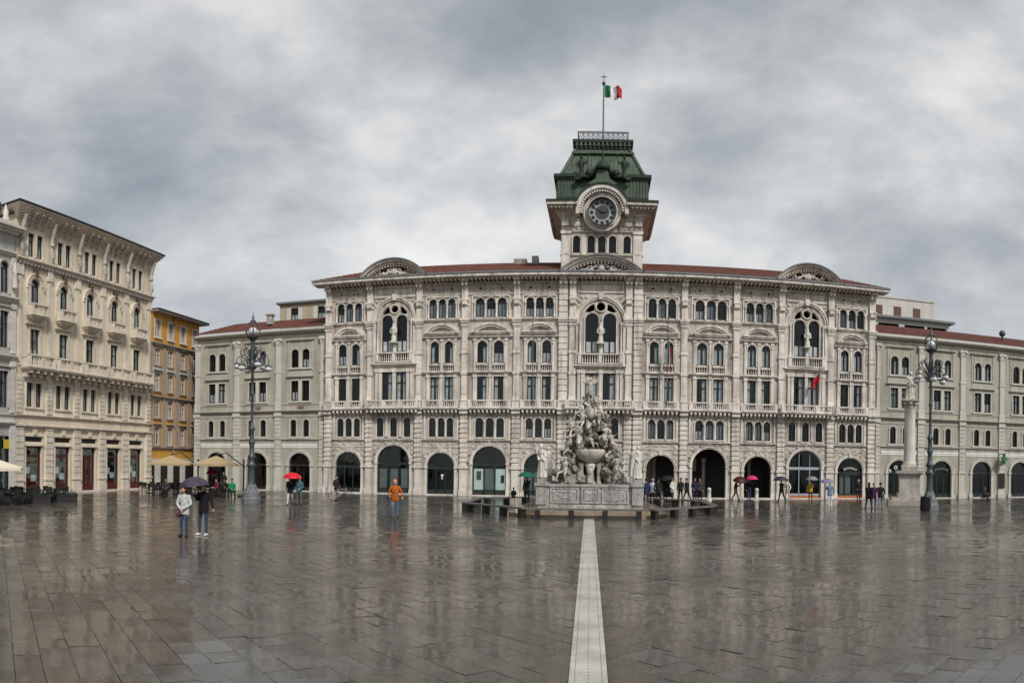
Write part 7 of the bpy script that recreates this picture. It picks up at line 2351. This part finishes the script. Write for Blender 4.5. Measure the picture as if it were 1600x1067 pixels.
for (deg, r, g) in ((-46.2, 49.0, 0), (-45.2, 47.0, 0), (-44.5, 51.0, 0), (-43.3, 48.6, 0), (-42.3, 51.5, 0), (-46.0, 45.5, 0), (-35.0, 63.0, 1), (-33.6, 61.2, 1), (-32.3, 62.8, 1), (-31.0, 60.6, 1), (-29.7, 61.0, 1), (-34.2, 59.2, 1)):
    x, y = polar(deg, r); x *= K; y *= K
    lab = LO if g else LT
    if t0 is None:
        t0 = table_proto(lab.format('table')); tb = t0
    else: tb = copy_tree(t0)
    tb['label'] = lab.format('table'); tb['group'] = 'tables of the ochre house café' if g else 'tables of the left-edge terrace'; tb.location = (x, y, 0)
    for k in range(4):
        a = rc.uniform(0, 0.4) + k * PI / 2
        if c0 is None:
            c0 = chair_proto(lab.format('chair')); ch = c0
        else: ch = copy_tree(c0)
        ch['label'] = lab.format('chair'); ch['group'] = 'chairs of the ochre house café' if g else 'chairs of the left-edge terrace'
        ch.location = (x + 0.62 * math.sin(a), y - 0.62 * math.cos(a), 0); ch.rotation_euler = (0, 0, a + PI + rc.uniform(-0.2, 0.2))
# low dark planters that fence the left terrace
lpl = ['dark planter trough at the left picture edge of the terrace', 'dark planter trough in the middle of the left terrace front', 'dark planter trough at the right end of the left terrace']
for i, deg in enumerate((-46.4, -43.9, -41.8)):
    x, y = polar(deg, 45.6 + i * 1.6)
    t = thing('planter', lpl[i], 'planter', (x * K, y * K, 0), rz=math.radians(38), group='planters of the left terrace')
    m = MB(); m.box(-0.95, 0.95, -0.22, 0.22, 0, 0.42); m.box(-0.99, 0.99, -0.26, 0.26, 0.42, 0.48); m.build('trough', GRAN_D, t)
    m = MB()
    for k in range(520):
        p = Vector((rc.uniform(-0.92, 0.92), rc.uniform(-0.2, 0.2), 0.47 + abs(rc.gauss(0, 0.12))))
        d = Vector((rc.gauss(0, 1), rc.gauss(0, 1), rc.gauss(0.3, 1))).normalized() * 0.06
        e_ = d.cross(Vector((rc.gauss(0, 1), rc.gauss(0, 1), rc.gauss(0, 1)))).normalized() * 0.022
        m.add([tuple(p - d), tuple(p + e_), tuple(p + d), tuple(p - e_)], [(0, 1, 2, 3)])
    m.build('foliage', LEAF, t, stuff=True)

# ------------------------------------------------------------------ people
DENIM = (0.035, 0.06, 0.14); DENIM_L = (0.13, 0.19, 0.27); DK = (0.014, 0.014, 0.016)
def dr(px, py):
    """compass degrees and distance in metres of a spot on the paving"""
    return math.degrees((px - 938) / FPX), EYE * FPX / (py - (725 + 0.0125 * (px - 938)))
# the couple in front
d_, r_ = dr(291, 838)
person('woman in a white jacket and jeans under the purple umbrella', d_, r_, 8, 'clasp', 1.72, (0.50, 0.50, 0.50), DENIM, cloth((0.03, 0.02, 0.02)), 'dark', 'long', voxel=0.010, coat=0.09)
bx_, by_ = polar(d_ - 0.45, r_ + 0.02)
hb = thing('shoulder_bag', 'brown shoulder bag at the hip of the woman in white', 'bag', (bx_, by_, 0.80))
m = MB(); m.ball((0, 0, 0.02), 0.17, 12, 8, 0, (0.55, 0.9, 0.9)); m.build('pouch', cloth((0.11, 0.06, 0.055), 0.5), hb)
m = MB(); m.tube([(0, -0.1, 0.12), (0.12, -0.06, 0.40), (0.2, 0.0, 0.62), (0.14, 0.08, 0.40), (0, 0.1, 0.12)], 0.012, 5); m.build('strap', cloth((0.05, 0.03, 0.03), 0.5), hb)
d_, r_ = dr(321, 836)
person('man in a black jacket, jeans and white shoes holding the purple umbrella', d_, r_, 0, 'man_umb', 1.80, (0.012, 0.011, 0.013), (0.03, 0.055, 0.09), WHITE, 'dark', 'short', voxel=0.010, coat=0.12)
umbrella('open purple-grey umbrella over the couple walking in front', d_, r_, 0, (0.055, 0.047, 0.07), hand=(-0.17, -0.31), hz=1.47, R=0.56, top=2.04, h=1.80, tilt=(0.05, -0.10))
# red umbrella pair
d_, r_ = dr(456, 789)
person('person in a black coat and white trousers under the scarlet umbrella', d_, r_, 10, 'umb_walk', 1.72, DK, (0.55, 0.54, 0.52))
umbrella('bright scarlet umbrella by the left lamp', d_, r_, 10, (0.62, 0.008, 0.03), R=0.60, top=2.0, hand=(0.2, -0.28))
d_, r_ = dr(470, 790)
person('person in a teal coat and scarf sharing the scarlet umbrella', d_, r_, -5, 'stand_b', 1.70, (0.05, 0.13, 0.17), (0.13, 0.12, 0.13), hair='fair', style='long')
# person with a bicycle
d_, r_ = dr(528, 782)
person('person in a dark top with a bicycle before the end arch', d_, r_, 60, 'stand_b', 1.66, (0.03, 0.02, 0.025), (0.32, 0.29, 0.32))
bx_, by_ = polar(d_ + 0.35, r_ - 0.4)
bk = thing('bicycle', 'bicycle leaning beside the person in a dark top before the town hall', 'bicycle', (bx_, by_, 0), rz=0.35)
for q in (-0.5, 0.5):
    m = MB(); m.tube([(q + 0.32 * math.cos(2 * PI * i / 20), 0, 0.33 + 0.32 * math.sin(2 * PI * i / 20)) for i in range(21)], 0.018, 5); wo = m.build('wheel', BLACK, bk)
    m = MB()
    for i in range(8): m.tube([(q, 0, 0.33), (q + 0.31 * math.cos(PI * i / 4), 0, 0.33 + 0.31 * math.sin(PI * i / 4))], 0.004, 3)
    m.build('spokes', IRON_L, wo, stuff=True)
m = MB()
for a, b_ in (((-0.5, 0, 0.33), (-0.12, 0, 0.32)), ((-0.5, 0, 0.33), (-0.2, 0, 0.78)), ((-0.12, 0, 0.32), (-0.22, 0, 0.86)), ((-0.12, 0, 0.32), (0.36, 0, 0.78)), ((-0.2, 0, 0.76), (0.36, 0, 0.82)), ((0.5, 0, 0.33), (0.34, 0, 0.95))): m.tube([a, b_], 0.018, 6)
m.build('frame', cloth((0.35, 0.32, 0.36), 0.4), bk)
m = MB(); m.tube([(0.3, -0.26, 1.0), (0.36, 0, 0.96), (0.3, 0.26, 1.0)], 0.015, 6); m.build('handlebar', BLACK, bk)
m = MB(); m.ball((-0.24, 0, 0.9), 0.12, 10, 6, 0, (1.1, 0.6, 0.35)); m.build('saddle', BLACK, bk)
# orange walker
d_, r_ = dr(620, 809)
person('walker in an orange hooded rain jacket and jeans in mid square', d_, r_, 6, 'stride', 1.80, (0.40, 0.105, 0.016), DENIM_L, cloth((0.05, 0.04, 0.035)), voxel=0.010, coat=0.11, hood=True)
# by the fountain, left
d_, r_ = dr(805, 790)
person('small child standing alone at the left of the fountain', d_, r_, 0, 'stand_b', 1.12, (0.03, 0.025, 0.03), (0.45, 0.36, 0.32))
d_, r_ = dr(826, 791)
person('person in dark clothes under the green umbrella by the fountain', d_, r_, -25, 'umb', 1.70, (0.02, 0.022, 0.022), DK, hair='fair', z=0.17 * K)
umbrella('dark green umbrella left of the fountain', d_, r_, -25, (0.008, 0.11, 0.075), R=0.55, top=2.05).location.z += 0.17 * K
# group right of the fountain
G = 'people gathered right of the fountain'
for (px, py, ps, h, top, leg, hr, fc, lb) in (
    (1012, 789, 'stand', 1.72, (0.018, 0.03, 0.075), (0.02, 0.024, 0.05), 'dark', 200, 'person in a navy jacket standing closest to the fountain basin'),
    (1022, 787, 'stand_b', 1.68, (0.50, 0.56, 0.64), DK, 'grey', 140, 'person in a pale blue jacket beside the navy one'),
    (1031, 788, 'stand', 1.72, DK, DK, 'dark', 180, 'person all in black right behind the pale blue jacket'),
    (1042, 784, 'umb', 1.70, DK, (0.02, 0.02, 0.03), 'dark', 10, 'person in black under the black umbrella in the group'),
    (1053, 785, 'stand_b', 1.72, (0.62, 0.60, 0.55), (0.03, 0.03, 0.045), 'brown', 60, 'person in a cream white coat in the group by the fountain'),
    (1066, 784, 'stand', 1.70, (0.015, 0.014, 0.02), DK, 'dark', 20, 'slim person in black before the pier left of the tall open arch'),
    (1076, 785, 'walk', 1.74, (0.018, 0.018, 0.02), (0.02, 0.02, 0.025), 'dark', -60, 'walker in a long black coat heading left by the tall arch'),
    (1088, 784, 'stand_b', 1.70, (0.02, 0.022, 0.05), (0.025, 0.035, 0.075), 'brown', 20, 'person in dark blue before the left edge of the tall open arch'),
    (1096, 783, 'stand', 1.68, (0.05, 0.045, 0.05), DK, 'dark', -15, 'person in charcoal at the right end of the group')):
    d_, r_ = dr(px, py)
    person(lb, d_, r_, fc, ps, h, top, leg, hair=hr, group=G, coat=0.14 if 'coat' in lb else 0.10)
d_, r_ = dr(1042, 784)
umbrella('black umbrella in the group right of the fountain', d_, r_, 10, (0.012, 0.012, 0.014), R=0.56, top=1.95)
# along the arcade
d_, r_ = dr(1152, 783)
person('walker in dark brown clothes under the maroon umbrella', d_, r_, 75, 'umb_walk', 1.66, (0.05, 0.03, 0.028), (0.03, 0.025, 0.025))
umbrella('maroon umbrella tilted before the pier beside the tall arch', d_, r_, 75, (0.05, 0.014, 0.016), R=0.56, top=1.92, tilt=(0.1, -0.35))
d_, r_ = dr(1173, 782)
person('person in blue under the pink umbrella in the third open arch', d_, r_, 10, 'umb', 1.66, (0.018, 0.022, 0.03), (0.03, 0.05, 0.15))
umbrella('bright pink umbrella in the third open arch', d_, r_, 10, (0.62, 0.035, 0.14), R=0.50, top=1.98)
d_, r_ = dr(1224, 785)
person('person in black sharing the dark violet umbrella', d_, r_, -60, 'umb_walk', 1.72, DK, DK)
umbrella('dark violet umbrella over the couple by the glazed arch', d_, r_, -60, (0.035, 0.025, 0.045), R=0.56, top=1.98)
d_, r_ = dr(1233, 784)
person('person in a long white raincoat beside the one in black', d_, r_, -60, 'stride', 1.70, (0.66, 0.64, 0.60), (0.5, 0.49, 0.46), coat=0.16, hair='brown')
d_, r_ = dr(1269, 783)
person('person in a yellow jacket before the pale-framed glazed arch', d_, r_, -20, 'umb', 1.60, (0.52, 0.34, 0.035), (0.06, 0.035, 0.03))
umbrella('grey flat umbrella over the yellow jacket', d_, r_, -20, (0.20, 0.21, 0.23), R=0.5, top=1.98)
d_, r_ = dr(1299, 791)
person('person in a light blue jacket and white trousers under the lilac umbrella', d_, r_, 180, 'umb', 1.66, (0.15, 0.24, 0.33), (0.62, 0.63, 0.66), WHITE)
umbrella('lilac-grey umbrella over the person in white trousers', d_, r_, 180, (0.20, 0.19, 0.27), R=0.52, top=1.92)
d_, r_ = dr(1344, 783)
person('person in black with a pale scarf in the doorway under the script sign', d_, r_, 0, 'stand_b', 1.66, DK, (0.05, 0.02, 0.02), hair='grey')
Gr = 'three friends walking before the statue column'
d_, r_ = dr(1360, 795); person('person in a black puffer coat, left of the three friends', d_, r_, 140, 'walk', 1.70, DK, DK, hair='dark', style='long', group=Gr, coat=0.22)
d_, r_ = dr(1368, 797); person('person in a plum jacket in the middle of the three friends', d_, r_, 160, 'walk', 1.74, (0.055, 0.014, 0.047), (0.10, 0.12, 0.16), hair='fair', group=Gr)
d_, r_ = dr(1378, 796); person('person in a black jacket and light jeans, right of the three friends', d_, r_, 150, 'stride', 1.68, DK, DENIM_L, group=Gr)
# customers at the two terraces
for (px, py, top, lb, fc) in ((365, 778, (0.012, 0.24, 0.10), 'seated guest in a bright green jacket by the left lamp', 40), (342, 777, (0.13, 0.02, 0.04), 'seated guest in maroon under the right beige parasol', -30), (352, 776, (0.03, 0.028, 0.03), 'seated guest in black between the maroon and green guests', 60), (262, 777, (0.04, 0.04, 0.045), 'seated guest in charcoal under the left beige parasol', 20)):
    d_, r_ = dr(px, py)
    person(lb, d_, r_, fc, 'sit', 1.70, top, DK)
    ch = copy_tree(c0); x, y = polar(d_, r_); a = math.radians(fc)
    ch.location = (x, y, 0.0); ch.rotation_euler = (0, 0, a); ch['label'] = 'black café chair under the ' + lb.replace('seated ', '').split(' by ')[0].split(' under ')[0].split(' between ')[0]; ch['group'] = 'chairs of the ochre house café'
d_, r_ = dr(352, 771)
person('standing waiter in dark clothes in the first arch of the left green palace', d_, r_ - 0.4, 0, 'stand_b', 1.70, (0.02, 0.018, 0.02), DK)
d_, r_ = dr(334, 775)
person('person in a dark coat under the crimson umbrella behind the couple', d_, r_, 10, 'umb', 1.70, (0.03, 0.025, 0.03), DK)
umbrella('crimson umbrella behind the couple, before the left green palace', d_, r_, 10, (0.22, 0.012, 0.04), R=0.52, top=1.98)
d_, r_ = dr(1540, 783)
person('person in dark clothes crouched on the step of the right green palace', d_, r_, 30, 'sit', 1.5, (0.03, 0.03, 0.035), DK)
st = thing('step_stool', 'low dark stool under the person crouched by the right green palace', 'stool', (*polar(d_, r_), 0), rz=0.5)
m = MB(); m.box(-0.2, 0.2, -0.18, 0.2, 0.28, 0.33); m.build('seat', BLACK, st)
for a in (-1, 1):
    for b_ in (-1, 1):
        m = MB(); m.box(a * 0.16 - 0.02, a * 0.16 + 0.02, b_ * 0.15 - 0.02, b_ * 0.15 + 0.02, 0, 0.28); m.build('leg', BLACK, st)
